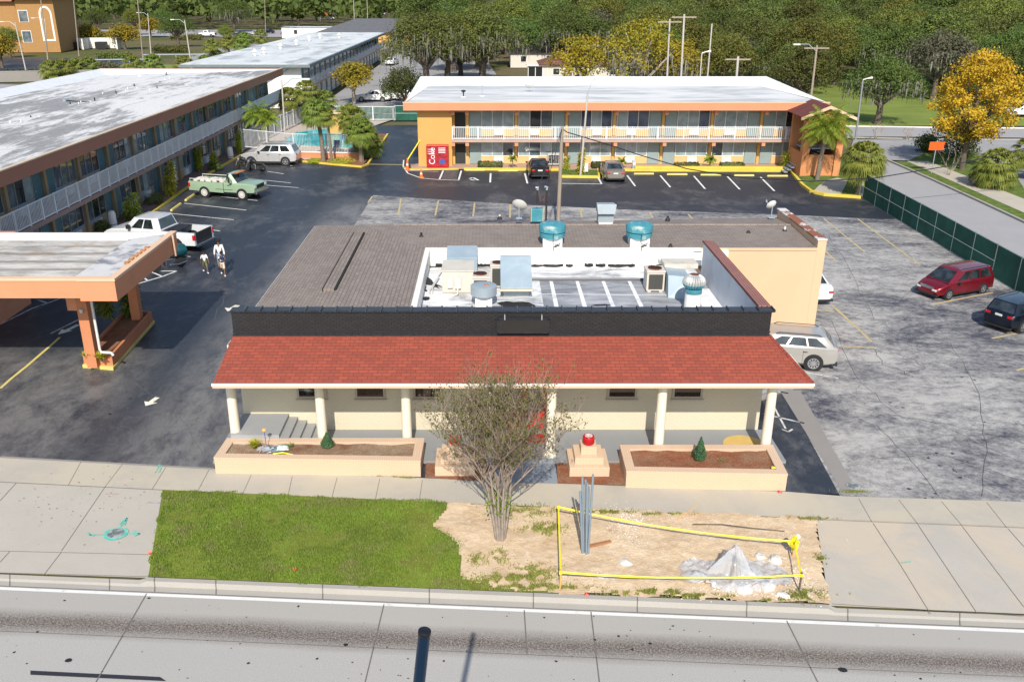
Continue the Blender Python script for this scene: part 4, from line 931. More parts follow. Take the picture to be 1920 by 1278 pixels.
mb.poly([Pp(-32,py1-1.1,pz-.15),Pp(px1-1.6,py1-1.1,pz-.15),Pp(px1-.3,py1-.18,pz-.07),Pp(-32,py1-.18,pz-.03)]);mb.build('roof_edge_strip',M_wpar,por,recalc=False)
mb=MB();mb.poly([Pp(px1-1.6,py0+.2,pz-.05),Pp(px1-.26,py0+.2,pz-.03),Pp(px1-.26,py1-.2,pz-.03),Pp(px1-1.6,py1-1.1,pz-.06)]);mb.build('side_roof_strip',paint('stained_side_coating',(.56,.55,.54),.6,var=.06,dirt=(.2,.2,.22),dscale=.8,dlo=.5,dhi=.62),por,recalc=False)
mb=MB();mb.box(-32,px1-.18,py1-.5,py1-.19,pz-.10,pz-.02,P=Pp);mb.build('back_curb',M_white,por)
mb=MB();mb.box(-32,px1-.2,py0+.19,py1-.2,pz-.70,pz-.64,P=Pp);mb.build('soffit',paint('soffit_cream',(.50,.42,.3),.8),por)
r_=random.Random(4)
for i in range(6):
    mb=MB();y=py0+1.7+i*.42+r_.random()*.1;mb.prism([Pp(px1-.34,y,0)[:2],Pp(px1-.20,y+.02,0)[:2],Pp(px1-.19,y+.28,0)[:2],Pp(px1-.40,y+.24,0)[:2]],pz+.002,pz+.035);mb.build('lifted_cap_piece',paint('rust_orange_cap',(.45,.20,.07),.8) if i==0 else bpy.data.materials['rust_orange_cap'],por)
M_post=paint('terracotta_post',(.50,.20,.095),.75,var=.06)
for (x,y) in ((-15.85,32.45),(-15.75,37.0)):
    mb=MB();mb.box(x-.2,x+.2,y-.18,y+.18,.15,pz-.7,P=Pp);mb.build('post',M_post,por)
mb=MB();X,Y=-15.42,32.25;mb.tube([Pp(X,Y,pz-.8),Pp(X,Y,.95),Pp(X+.05,Y-.02,.85),Pp(X+.42,Y,.82),Pp(X+.5,Y,.7)],.055,8)
mb.build('downspout',M_pipe,por,smooth=50)
mb=MB();mb.tube([Pp(-14.1,37.0,pz-.1),Pp(-13.6,37.15,pz-.8),Pp(-13.6,37.15,.6)],.045,8) if False else mb.tube([Pp(px1+.05,py1-.6,pz-.02),Pp(px1+.05,py1-.55,pz-.95)],.05,8);mb.build('scupper_pipe',M_terra_l,por)
x0_=W(132,570,32.5);mb=MB();mb.box(x0_[0]-.05,x0_[0]+.42,32.3,32.55,x0_[1]-.2,pz-.7,P=Pp);mb.build('hanging_box',M_terra,por)
mb=MB();mb.lathe([(.05,0),(.09,.12),(.02,.16)],10,Matrix.Translation(Pp(x0_[0]+.52,32.2,x0_[1]-.25)));mb.build('flood_lamp',M_pipe,por)
# lane wall under portico left
t=thing('office_wall','terracotta wall edge under the portico at the left frame edge','wall',(-22.3,36.5,0))
mb=MB();mb.box(-7,0,-1.5,4,0,3.6);mb.build('wall_body',M_terra,t);mb=MB();mb.box(.003,.3,2.0,4.0,1.9,3.5);mb.build('yellow_panel',M_yd,t)
# island + planter under the portico
isl=GP([(155,690),(213,695),(291,606),(240,600)])
mb=MB();mb.prism(isl,0,.15);tag(mb.build('island_kerb',M_yd,bevel=.02),kind='structure')
pc=[Vector(p) for p in isl];c=sum(pc,Vector((0,0)))/4
pl=thing('portico_planter','long narrow terracotta planter with plants on the yellow island under the portico','planter',(c.x,c.y,0))
out=[c+(p-c)*.95 for p in pc];inn=[]
for i in range(4):
    p=out[i];a=(out[(i+1)%4]-p).normalized();b=(out[i-1]-p).normalized();inn.append(p+(a+b)*.12)
mb=MB()
for i in range(4):
    j=(i+1)%4;mb.prism([out[i],out[j],inn[j],inn[i]],.15,.62)
mb.build('planter_wall',M_post,pl,world=True)
mb=MB();mb.poly(inn,.5);mb.build('planter_soil',M_mulch,pl,world=True)
#PART4
# ================================================================ VEHICLES
def carpaint(name,c,metal=.3,rough=.28):
    n=NT(name,rough,metal,.5);n.b.inputs['Coat Weight'].default_value=.6;n.b.inputs['Coat Roughness'].default_value=.05
    return n.out(n.mix(n.ramp(n.noise(1.2,None,5,.6),.3,.7),sc(c,.92),sc(c,1.06)))
M_cglass=glassy('car_glass',(.022,.030,.034),.03,1.0,.5,1.5)
M_tyre=paint('tyre_rubber',(.02,.02,.021),.85,var=.2)
M_rim=plain('alloy_rim',(.55,.56,.58),.3,.8);M_rimw=plain('white_steel_rim',(.62,.62,.58),.5)
M_trim=plain('black_trim',(.02,.02,.022),.5)
M_tail=plain('tail_lamp_red',(.5,.01,.015),.2);M_head=glassy('head_lamp_lens',(.6,.62,.62),.1,.9,.1)
M_plate=plain('number_plate',(.6,.62,.58),.5);M_chrome=plain('chrome',(.6,.6,.6),.15,1)
def car(name,label,cat,loc,rz,spec,pm,group=None,sz=1):
    """spec: L,W, stations[(x,zbot,ztop,w)], gh=(a0,a1,b0,b1,zb,zr,wb,wr), side windows, wheels x, r"""
    t=thing(name,label,cat,(loc[0],loc[1],.005),rz,group);s=spec;t.scale=(sz,sz,sz)
    st=s['st'];mb=MB()
    ring=[]
    for (x,zb,zt,w) in st:
        sh=zt-.07
        pts=[(x,-.8*w,zb),(x,-w,zb+.12),(x,-w*1.0,(zb+sh)*.5+.05),(x,-w*.975,sh),(x,-w*.90,zt),(x,-w*.5,zt+.015),(x,0,zt+.022)]
        ring.append(pts+[(p[0],-p[1],p[2]) for p in pts[-2::-1]])
    k=len(ring[0]);v=[p for r_ in ring for p in r_];f=[]
    for i in range(len(ring)-1):
        for j in range(k):
            f.append((i*k+j,i*k+(j+1)%k,(i+1)*k+(j+1)%k,(i+1)*k+j))
    f+=[tuple(range(k)),tuple(range((len(ring)-1)*k,len(ring)*k))]
    mb.add(v,f);mb.build('body',pm,t,smooth=32)
    def greenhouse(gh,wins,extra_roof=True):
        a0,a1,b0,b1,zb,zr,wb,wr=gh
        b=[(a0,-wb*.92,zb-.03),(a0-.25,-wb,zb-.03),(a1+.12,-wb,zb-.03),(a1,-wb*.92,zb-.03)]
        tt=[(b0,-wr*.86,zr-.02),(b0-.25,-wr,zr-.03),(b1+.2,-wr,zr-.03),(b1,-wr*.86,zr-.02)]
        full=lambda q:q+[(p[0],-p[1],p[2]) for p in q[::-1]]
        B=full(b);T=full(tt);mb=MB();v=B+T+[((b0+b1)/2,0,zr+.035),((b0*.75+b1*.25),0,zr+.025),((b0*.25+b1*.75),0,zr+.03)]
        f=[(i,(i+1)%8,8+(i+1)%8,8+i) for i in range(8)]
        f+=[(8,9,17),(8,17,15),(15,17,14),(9,10,16),(9,16,17),(14,17,16),(14,16,13),(10,11,18),(10,18,16),(13,16,18),(13,18,12),(11,12,18)]
        mb.add(v,f);g=mb.build('cabin',pm,t,smooth=45)
        def panel(nm,q,m,us,vs,off=.012,par=g):
            q=[Vector(p) for p in q];nrm=(q[1]-q[0]).cross(q[3]-q[0]).normalized();cc=sum(q,Vector())/4
            if nrm.dot(cc-Vector(((a0+a1)/2,0,zb)))<0:nrm=-nrm
            P2=lambda u,v_:(q[0]*(1-u)+q[1]*u)*(1-v_)+(q[3]*(1-u)+q[2]*u)*v_
            c4=[P2(us[0],vs[0]),P2(us[1],vs[0]),P2(us[2] if len(us)>2 else us[1],vs[1]),P2(us[3] if len(us)>3 else us[0],vs[1])]
            mb=MB();mb.add([p+nrm*off for p in c4]+[p-nrm*.01 for p in c4],[(0,1,2,3),(0,1,5,4),(1,2,6,5),(2,3,7,6),(3,0,4,7)]);return mb.build(nm,m,par)
        panel('windshield',[B[7],B[0],T[0],T[7]],M_cglass,(.03,.97),(.08,.93))
        panel('rear_window',[B[3],B[4],T[4],T[3]],M_cglass,(.05,.95),(.14,.9))
        for sgn in (1,-1):
            q=[B[1],B[2],T[2],T[1]] if sgn>0 else [B[6],B[5],T[5],T[6]]
            for (u0,u1,u2,u3) in wins:panel('side_window',q,M_cglass,(u0,u1,u2,u3),(.16,.90))
        return g
    g=greenhouse(s['gh'],s['wins'])
    if s.get('rails'):
        a0,a1,b0,b1,zb,zr,wb,wr=s['gh']
        for y in (-wr*.88,wr*.88):mb=MB();mb.tube([(b0-.2,y,zr-.02),(b0-.35,y,zr+.05),(b1+.35,y,zr+.05),(b1+.2,y,zr-.02)],.02,6);mb.build('roof_rail',s['rails'],t)
    r=s['r'];W2=s['W']/2
    for wx in s['wh']:
        for sgn in (-1,1):
            Mx=Matrix.Translation((wx,sgn*(W2-.13),r))@Matrix.Rotation(-sgn*math.pi/2,4,'X')
            mb=MB();mb.lathe([(r*1.13,-.1),(r*1.15,.138),(r*.9,.139)],28,Mx);mb.build('wheel_arch',M_trim,t,smooth=40)
            mb=MB();mb.lathe([(r*.6,-.1),(r*.93,-.1),(r,-.07),(r,.12),(r*.95,.155),(r*.66,.16)],28,Mx);w_=mb.build('wheel',M_tyre,t,smooth=40)
            mb=MB();rm=s.get('rim',M_rim)
            mb.lathe([(r*.66,.15),(r*.68,.168),(r*.58,.168),(r*.56,.13)],24,Mx);mb.lathe([(r*.16,.13),(r*.16,.172),(.01,.175)],12,Mx)
            ns=s.get('spokes',7)
            for i in range(ns):
                a=2*math.pi*i/ns
                mb.box(r*.12,r*.60,-r*.07,r*.07,.145,.165,M=Mx@Matrix.Rotation(a,4,'Z'))
            mb.build('rim',rm,w_);mb=MB();mb.lathe([(r*.6,.135),(.01,.135)],20,Mx);mb.build('hub_back',M_trim,w_)
    xf,xr=st[0][0],st[-1][0];L2=s['L']/2
    for nm,pts,m in s['bits']:
        for q in pts:
            mb=MB();mb.box(*q);mb.build(nm,m,t,bevel=min(.02,(q[1]-q[0])*.3,(q[5]-q[4])*.3))
    return t
def mirrored(x0,x1,y0,y1,z0,z1):return [(x0,x1,y0,y1,z0,z1),(x0,x1,-y1,-y0,z0,z1)]
def std_bits(L,W,zh,zt,fw=.0,grille=True,rearplate=.8,frontchrome=None):
    l=L/2;b=[]
    b.append(('headlight',mirrored(l-.20,l+.004,W/2*.42,W/2*.74,zh-.32,zh-.20),M_head))
    b.append(('taillight',mirrored(-l-.008,-l+.10,W/2*.52,W/2*.83,zt-.32,zt-.18),M_tail))
    if grille:b.append(('grille',[(l-.06,l+.012,-W*.25,W*.25,zh-.22,zh-.05)],frontchrome or M_trim))
    b.append(('front_bumper',[(l-.15,l+.03,-W/2+.12,W/2-.12,.24,.36)],M_trim))
    b.append(('rear_bumper',[(-l-.03,-l+.15,-W/2+.12,W/2-.12,.26,.38)],M_trim))
    b.append(('number_plate',[(-l-.035,-l+.01,-.2,.2,rearplate-.06,rearplate+.06)],M_plate))
    b.append(('mirror',mirrored(l-1.75,l-1.58,W/2+.0,W/2+.17,zh+.05,zh+.20),M_trim))
    b.append(('door_seam',[(x-.007,x+.007,sg*(W/2)-.02,sg*(W/2)+.003,.34,zh-.05) for x in (L*.20,-.02,-L*.2) for sg in (1,-1)],M_trim))
    b.append(('sill',mirrored(-l+1.2,l-1.2,W/2-.06,W/2+.008,.22,.30),M_trim))
    b.append(('door_handle',mirrored(-.1,.08,W/2-.02,W/2+.02,zh-.12,zh-.09)+mirrored(-1.15,-.97,W/2-.02,W/2+.02,zh-.10,zh-.07),M_trim))
    return b
def sedan(L=4.75,W=1.82):
    l=L/2;return dict(L=L,W=W,st=[(l,.35,.60,W/2*.72),(l-.12,.25,.74,W/2*.86),(l-.5,.22,.86,W/2*.97),(l-1.5,.2,.98,W/2),(0,.2,.98,W/2),(-l+1.2,.2,1.02,W/2),(-l+.45,.24,1.06,W/2*.97),(-l+.1,.3,1.02,W/2*.88),(-l,.4,.95,W/2*.78)],
     gh=(l-1.35,-l+.62,l-2.15,-l+1.25,.97,1.45,W/2-.04,W/2-.24),wins=[(.06,.43,.42,.14),(.47,.80,.72,.46)],wh=(l-.92,-l+1.0),r=.325,bits=std_bits(L,W,.86,1.04,rearplate=.78))
def wagon(L=4.85,W=1.86):
    l=L/2;return dict(L=L,W=W,st=[(l,.35,.65,W/2*.72),(l-.12,.25,.80,W/2*.86),(l-.5,.22,.94,W/2*.97),(l-1.4,.2,1.05,W/2),(0,.2,1.06,W/2),(-l+.7,.2,1.10,W/2),(-l+.12,.28,1.10,W/2*.93),(-l,.4,1.02,W/2*.84)],
     gh=(l-1.25,-l+.10,l-2.0,-l+.55,1.05,1.52,W/2-.04,W/2-.20),wins=[(.07,.35,.34,.14),(.38,.65,.64,.37),(.68,.93,.86,.67)],wh=(l-.92,-l+.98),r=.36,bits=std_bits(L,W,.94,1.18,rearplate=.85),rails=M_trim,spokes=10)
def suv(L=4.75,W=1.9,h=1.72):
    l=L/2;return dict(L=L,W=W,st=[(l,.4,.75,W/2*.74),(l-.12,.3,.92,W/2*.88),(l-.5,.27,1.06,W/2*.97),(l-1.3,.25,1.14,W/2),(0,.25,1.14,W/2),(-l+.6,.25,1.16,W/2),(-l+.12,.3,1.14,W/2*.94),(-l,.42,1.02,W/2*.86)],
     gh=(l-1.15,-l+.10,l-1.85,-l+.42,1.13,h,W/2-.04,W/2-.18),wins=[(.07,.33,.32,.13),(.36,.62,.61,.35),(.66,.95,.90,.65)],wh=(l-.92,-l+.95),r=.37,bits=std_bits(L,W,1.05,1.22,rearplate=.98),rails=M_trim,spokes=6)
def van(L=5.1,W=1.98):
    l=L/2;return dict(L=L,W=W,st=[(l,.35,.62,W/2*.70),(l-.15,.25,.78,W/2*.85),(l-.6,.22,.94,W/2*.97),(l-1.1,.2,1.06,W/2),(0,.2,1.08,W/2),(-l+.5,.2,1.08,W/2),(-l+.1,.28,1.06,W/2*.95),(-l,.4,.95,W/2*.88)],
     gh=(l-.85,-l+.06,l-1.75,-l+.36,1.06,1.74,W/2-.04,W/2-.20),wins=[(.10,.34,.33,.17),(.37,.64,.64,.36),(.67,.94,.91,.67)],wh=(l-.95,-l+1.05),r=.34,bits=std_bits(L,W,.88,1.15,rearplate=.85,frontchrome=M_chrome),rails=M_trim,spokes=8)
def wh_(px,py):return G(px,py,0)
# silver wagon beside the wing wall (only its rear shows past the canopy)
car('station_wagon','silver station wagon with black roof rails parked beside the red canopy','car',(11.85,33.44),R(167),wagon(),carpaint('silver_beige_paint',(.40,.385,.36)),sz=.92)
car('parked_sedan','white sedan with red tail lamp, its rear showing past the peach wall','car',(G(1520,580)[0]+.35,G(1535,578)[1]+2.3),R(95),sedan(4.6,1.8),carpaint('white_car_paint',(.75,.76,.76),.0),sz=.88)
car('minivan','dark red minivan parked nose-in beside the green screened fence','minivan',(23.42,42.2),R(204),van(),carpaint('dark_red_paint',(.17,.006,.014),.3),sz=.77)
car('parked_suv','dark navy SUV cut off by the right frame edge, near the green fence','car',(24.30,37.65),R(28.5),suv(4.7,1.88),carpaint('navy_paint',(.004,.008,.018),.3),sz=.80)
car('parked_sedan','black hatchback sedan parked nose-in in front of the far motel, left of the grass island','car',(G(1011,337)[0],G(1011,337)[1]+2.1),R(92),sedan(4.5,1.75),carpaint('black_car_paint',(.008,.008,.010),.2),sz=.94)
car('parked_sedan','grey-beige older sedan parked nose-in in front of the far motel, right of the grass island','car',(G(1153,343)[0],G(1153,343)[1]+2.2),R(91),sedan(4.7,1.78),carpaint('champagne_paint',(.28,.25,.22),.5),sz=.94)
car('parked_suv','silver SUV with dark roof rack parked at the yellow kerb beside the pool fence','car',(G(505,311)[0],G(505,311)[1]+1.0),R(176),suv(4.9,1.9,1.78),carpaint('silver_paint',(.50,.50,.50)))
car('parked_sedan','white coupe parked behind the green screen beyond the pool','car',G(700,190),R(178),sedan(4.8,1.8),bpy.data.materials['white_car_paint'])
car('parked_sedan','white car parked under the yellow-green tree beside the second white-roofed block','car',G(752,188),R(178),sedan(4.6,1.8),bpy.data.materials['white_car_paint'])
car('parked_suv','small dark red SUV parked on the far road behind the white-roofed block','car',G(540,66),R(170),suv(4.6,1.85),bpy.data.materials['dark_red_paint'])
for i,(px,py,m,lab) in enumerate(((452,68,'navy_paint','dark blue car, leftmost of the row parked on the far left road'),(478,66,'silver_paint','silver car, second in the row parked on the far left road'),(502,63,'navy_paint','dark blue car, right end of the row parked on the far left road'),(715,28,'white_car_paint','white car at the distant shopping lot near the top edge'),(620,37,'white_car_paint','white car on the distant forecourt below the pale commercial building'),(1918,218,'white_car_paint','white car half hidden behind the yellow tree at the right edge'),(745,92,'silver_paint','silver car at the far end of the second white-roofed block'),(735,122,'white_car_paint','white car parked along the second white-roofed block near its far end'))):
    car('parked_sedan',lab,'car',G(px,py),R(175 if i<6 else 80),sedan(),bpy.data.materials[m])
# ---- pickups
def pickup(name,label,px,py,rz,pm,L,W,rim,crew,retro):
    x,y=G(px,py);l=L/2
    if crew:
        st=[(l,.45,.85,W/2*.82),(l-.10,.38,1.02,W/2*.92),(l-.5,.36,1.16,W/2*.98),(l-1.45,.35,1.24,W/2),(-.85,.35,1.24,W/2)]
        gh=(l-1.35,-.78,l-2.05,-.55,1.22,1.92,W/2-.05,W/2-.20);wins=[(.09,.46,.45,.17),(.51,.86,.86,.50)];bx=-.87;zb=1.22;r=.42
    else:
        st=[(l,.5,1.05,W/2*.94),(l-.05,.42,1.10,W/2*.97),(l-.6,.40,1.14,W/2*.99),(l-1.45,.38,1.17,W/2),(.22,.38,1.17,W/2)]
        gh=(l-1.35,.28,l-1.95,.42,1.15,1.80,W/2-.06,W/2-.20);wins=[(.12,.80,.80,.24)];bx=.20;zb=1.14;r=.38
    spec=dict(L=L,W=W,st=st,gh=gh,wins=wins,wh=(l-1.0,-l+1.25),r=r,rim=rim,spokes=6 if crew else 12,bits=[
        ('headlight',mirrored(l-.06,l+.02,W/2-.40,W/2-.12,st[1][2]-.26,st[1][2]-.08),M_head),('grille',[(l-.04,l+.02,-W*.27,W*.27,st[1][2]-.32,st[1][2]-.06)],M_chrome if crew else M_trim),
        ('front_bumper',[(l-.02,l+.16,-W/2+.05,W/2-.05,.42,.58)],M_chrome),('rear_bumper',[(-l-.14,-l+.02,-W/2+.08,W/2-.08,.42,.58)],M_chrome),
        ('taillight',mirrored(-l-.015,-l+.14,W/2-.12,W/2+.012,zb-.42,zb-.10),M_tail),
        ('mirror',mirrored(gh[0]-.55,gh[0]-.38,W/2,W/2+.22,zb+.06,zb+.30),M_trim if crew else M_chrome),
        ('door_handle',mirrored(bx+.35,bx+.50,W/2-.02,W/2+.025,zb-.16,zb-.12),M_trim),('side_trim',mirrored(-l+2.2,l-1.7,W/2-.02,W/2+.012,.66,.70) if retro else mirrored(bx,l-2.0,W/2-.05,W/2+.05,.36,.44),M_chrome if retro else M_trim)])
    t=car(name,label,'pickup truck',(x,y),R(rz),spec,pm)
    # open bed: side walls, tailgate, floor
    for s_ in (-1,1):
        mb=MB();y0=s_*(W/2);y1=s_*(W/2-.16)
        mb.add([(bx-.03,y0,.42),(bx-.03,y0,zb-.03),(bx-.03,y0*.985,zb),(bx-.03,y1,zb),(bx-.03,y1,.42),(-l,y0,.50),(-l,y0,zb-.03),(-l,y0*.985,zb),(-l,y1,zb),(-l,y1,.50)],[(0,1,6,5),(1,2,7,6),(2,3,8,7),(3,4,9,8),(0,4,9,5),(0,1,2,3,4),(5,6,7,8,9)]);mb.build('bed_side',pm,t,smooth=40)
    mb=MB();mb.box(-l,-l+.08,-W/2+.16,W/2-.16,.52,zb-.02);mb.build('tailgate',pm if retro else M_trim,t,bevel=.01)
    mb=MB();mb.box(-l+.08,bx-.03,-W/2+.16,W/2-.16,.60,.70);mb.build('bed_floor',M_trim,t)
    mb=MB();mb.box(bx-.10,bx-.035,-W/2+.16,W/2-.16,.70,zb);mb.build('bed_front',pm,t)
    return t
M_gp=carpaint('pale_green_paint',(.26,.37,.25),.05,.4)
t=pickup('pickup_truck','old pale green pickup with white wheels and white sacks in its open bed',430,367,-15,M_gp,5.3,2.0,M_rimw,False,True)
for k in range(7):
    mb=MB();x=-2.4+k*.36;mb.lathe([(.02,-.5),(.16,-.48),(.2,0),(.16,.48),(.02,.5)],8,Matrix.Translation((x,.1*(k%2),1.08))@Matrix.Rotation(math.pi/2,4,'X')@Matrix.Rotation(.3*(k%3),4,'Y'));q=mb.build('load_sack',paint('sack_white',(.60,.58,.52),.8,var=.1),t,smooth=60)
for s_ in (-.85,.85):mb=MB();mb.tube([(.2,s_,1.14),(.2,s_,1.32),(-2.6,s_,1.32),(-2.6,s_,1.14)],.025,6);mb.build('bed_rail',M_rimw,t)
mb=MB();mb.cbox((1.05,0,1.82),(.3,1.1,.05));mb.build('roof_marker_lights',paint('orange_rust_roof',(.45,.18,.08),.7,var=.2),t)
t=pickup('pickup_truck','white crew-cab pickup with chrome wheels and open black bed, backed out beside the portico',301,462,166,carpaint('white_truck_paint',(.62,.65,.68),.1),6.0,2.05,M_chrome,True,False)
mb=MB();mb.box(-1.75,-.92,-.86,.86,1.225,1.25);mb.build('bed_cover',M_trim,t);mb=MB();mb.lathe([(.2,.7),(.34,.72),(.34,.92),(.2,.94)],20,Matrix.Translation((-2.2,.1,0)));q=mb.build('spare_wheel',M_tyre,t,smooth=40);mb=MB();mb.lathe([(.19,.945),(.19,.955)],16,Matrix.Translation((-2.2,.1,0)));mb.build('rim',M_chrome,q)
pickup('pickup_truck','small white pickup driving on the far road at upper left',389,69,178,bpy.data.materials['white_car_paint'],5.6,2.0,M_rim,True,False)
# ---- motorcycles
def motorcycle(label,loc,rz,col,fairing=False):
    t=thing('motorcycle',label,'motorcycle',(*loc,0),rz)
    for x in (.75,-.7):
        Mx=Matrix.Translation((x,0,.32))@Matrix.Rotation(math.pi/2,4,'X');mb=MB();mb.lathe([(.22,-.06),(.30,-.06),(.32,0),(.30,.06),(.22,.06)],20,Mx);w_=mb.build('wheel',M_tyre,t,smooth=50)
        mb=MB();mb.lathe([(.22,-.03),(.24,0),(.22,.03)],16,Mx);
        for i in range(5):mb.tube([Mx@Vector((0,0,0)),Mx@Vector((.22*math.cos(i*1.256),.22*math.sin(i*1.256),0))],.015,4)
        mb.build('rim',M_chrome,w_)
    mb=MB();mb.tube([(.35,0,.85),(.2,0,.92),(-.1,0,.86),(-.2,0,.75)],[.09,.17,.16,.08],10);mb.build('fuel_tank',col,t,smooth=60)
    mb=MB();mb.tube([(-.15,0,.72),(-.45,0,.70),(-.85,0,.78)],[.12,.16,.10],8);mb.build('seat',M_trim,t,smooth=60)
    mb=MB();mb.box(-.2,.25,-.16,.16,.25,.62);mb.build('engine',M_chrome,t,bevel=.04)
    mb=MB();mb.tube([(.75,.09,.32),(.48,.07,.95)],.03,6);mb.tube([(.75,-.09,.32),(.48,-.07,.95)],.03,6);mb.tube([(.35,-.40,1.02),(.48,-.2,1.0),(.48,.2,1.0),(.35,.40,1.02)],.02,6);mb.build('fork_and_handlebar',M_chrome,t)
    mb=MB();mb.tube([(0,.18,.3),(-.4,.22,.25),(-.95,.22,.32)],[.04,.05,.06],8);mb.build('exhaust',M_chrome,t,smooth=60)
    mb=MB();mb.tube([(-.45,0,.66),(-.8,0,.70),(-1.02,0,.5)],[.08,.11,.08],8);f_=mb.build('rear_fender',col,t,smooth=60)
    mb=MB();mb.box(-1.08,-1.0,-.06,.06,.5,.58);mb.build('tail_lamp',M_tail,f_)
    if fairing:
        mb=MB();mb.lathe([(.05,-.3),(.3,-.25),(.36,0),(.28,.3),(.05,.36)],12,Matrix.Translation((-.75,0,.95))@Matrix.Rotation(math.pi/2,4,'Y'));mb.build('top_case',col,t,smooth=60)
        mb=MB();mb.add([(.5,-.35,.9),(.5,.35,.9),(.3,.25,1.35),(.3,-.25,1.35)],[(0,1,2,3)]);mb.build('windscreen',M_cglass,t)
    mb=MB();mb.lathe([(.02,0),(.1,.03),(.1,.1)],12,Matrix.Translation((.56,0,.88))@Matrix.Rotation(-math.pi/2,4,'Y'));mb.build('headlamp',M_head,t)
    return t
motorcycle('black motorcycle with chrome engine parked beside the silver SUV, nearer the kerb',G(458,318),R(160),M_trim)
motorcycle('black and chrome motorcycle parked in front of the silver SUV, farther from the kerb',G(478,322),R(165),M_trim)
motorcycle('dark teal touring motorcycle with round top case showing behind the portico corner',G(318,505),R(225),carpaint('teal_paint',(.01,.09,.11)),True)
# ================================================================ PEOPLE
def person(label,loc,rz,h,top,bottom,hair,stride=.25,arms=(.15,-.15),skin=(.20,.10,.06),longsleeve=True,shorts=False):
    k=h/1.75;t=thing('person',label,'person',(*loc,.01),rz);t.scale=(k,k,k)
    M_sk=plain('skin_'+label[:5],skin,.6)
    def skel(name,V,E,rad,m,sub=2):
        me=bpy.data.meshes.new(name);me.from_pydata(V,E,[]);me.materials.append(m);o=bpy.data.objects.new(name,me);COL.objects.link(o);o.parent=t
        s_=o.modifiers.new('skin','SKIN');s_.use_smooth_shade=True
        sv=me.skin_vertices[0].data if me.skin_vertices else None
        if sv is None:
            bm=bmesh.new();bm.from_mesh(me);bm.verts.layers.skin.verify();bm.to_mesh(me);bm.free();sv=me.skin_vertices[0].data
        for i,r_ in enumerate(rad):sv[i].radius=(r_,r_) if not isinstance(r_,tuple) else r_;sv[i].use_root=(i==0)
        u_=o.modifiers.new('sub','SUBSURF');u_.levels=sub;u_.render_levels=sub;return o
    V=[(0,0,.95)];E=[];Rd=[(.13,.10)]
    def a(p,par,r_):V.append(p);Rd.append(r_);E.append((par,len(V)-1));return len(V)-1
    w1=a((0,0,1.1),0,(.125,.09));ch=a((0,0,1.32),w1,(.155,.10));nk=a((0,0,1.48),ch,.055);h0=a((0.01,0,1.56),nk,.065);h1=a((.015,0,1.64),h0,(.078,.09));h2=a((.01,0,1.71),h1,(.065,.075))
    limbs={}
    for s_ in (-1,1):
        sh=a((0,s_*.17,1.42),ch,.055);aw=arms[0] if s_>0 else arms[1]
        el=a((aw*.4,s_*.25,1.14),sh,.042);wr=a((aw*1.0,s_*.27,.90),el,.028);pm=a((aw*1.15,s_*.27,.83),wr,.03)
        for q in range(4):
            f1=a((aw*1.15+.028-.018*q,s_*.272,.775),pm,.009);a((aw*1.18+.03-.018*q,s_*.262,.735+.006*abs(q-1)),f1,.008)
        th=a((aw*1.15+.05,s_*.262,.81),pm,.010);a((aw*1.15+.062,s_*.252,.775),th,.009)
        st=stride*s_;hp=a((0,s_*.09,.90),0,.085);kn=a((st*.55+.03,s_*.10,.50),hp,.055);an=a((st*.9 if st>0 else st*1.2,s_*.10,.09+(.06 if st<0 else 0)),kn,.038)
        limbs[s_]=((0,s_*.17,1.42),(aw*.4,s_*.25,1.14),(aw*1.0,s_*.27,.92),(0,s_*.09,.90),(st*.55+.03,s_*.10,.50),(st*.9 if st>0 else st*1.2,s_*.10,.10+(.06 if st<0 else 0)))
        a((V[-1][0]+.15,s_*.11,.04+(.04 if st<0 else 0)),an,.032)
    skel('body',V,E,Rd,M_sk)
    # face
    fm=MB()
    for s_ in (-1,1):fm.lathe([(.012,0),(.012,.006),(.0,.008)],8,Matrix.Translation((.098,s_*.03,1.635))@Matrix.Rotation(math.pi/2,4,'Y'))
    fm.build('eyes',M_trim,t);fm=MB();fm.tube([(.09,0,1.64),(.118,0,1.605),(.09,0,1.598)],.012,6);fm.build('nose',M_sk,t);fm=MB();fm.cbox((.098,0,1.572),(.012,.045,.012));fm.build('mouth',plain('lip',(.2,.05,.04),.6),t)
    # clothes
    VT=[(0,0,.92),(0,0,1.1),(0,0,1.33),(0,0,1.43)];ET=[(0,1),(1,2),(2,3)];RT=[(.145,.115),(.14,.105),(.17,.115),(.08,.07)]
    for s_ in (-1,1):
        l=limbs[s_];b=len(VT);VT+= [l[0],l[1]]+([l[2]] if longsleeve else []);RT+=[.068,.055]+([.040] if longsleeve else []);ET+=[(2,b),(b,b+1)]+([(b+1,b+2)] if longsleeve else [])
    skel('shirt',VT,ET,RT,top)
    VT=[(0,0,.97)];ET=[];RT=[(.140,.11)]
    for s_ in (-1,1):
        l=limbs[s_];b=len(VT)
        if shorts:
            kx=Vector(l[4]);VT+=[l[3],tuple(kx)];RT+=[.10,.085];ET+=[(0,b),(b,b+1)]
        else:VT+=[l[3],l[4],l[5]];RT+=[.098,.07,.052];ET+=[(0,b),(b,b+1),(b+1,b+2)]
    skel('shorts' if shorts else 'trousers',VT,ET,RT,bottom)
    for s_ in (-1,1):
        l=limbs[s_];p=l[5];mb=MB();mb.cbox((p[0]+.07,p[1],p[2]-.055),(.27,.10,.09));mb.build('shoe',M_trim if not shorts else M_white,t,bevel=.03)
    mb=MB();mb.lathe([(.03,.12),(.07,.10),(.098,.04),(.104,-.02),(.09,-.07),(.06,-.09)],14,Matrix.Translation((-.012,0,1.685))@Matrix.Rotation(-.35,4,'Y'));mb.build('hair',plain('dark_hair',(.012,.009,.008),.8),t,smooth=60)
    return t
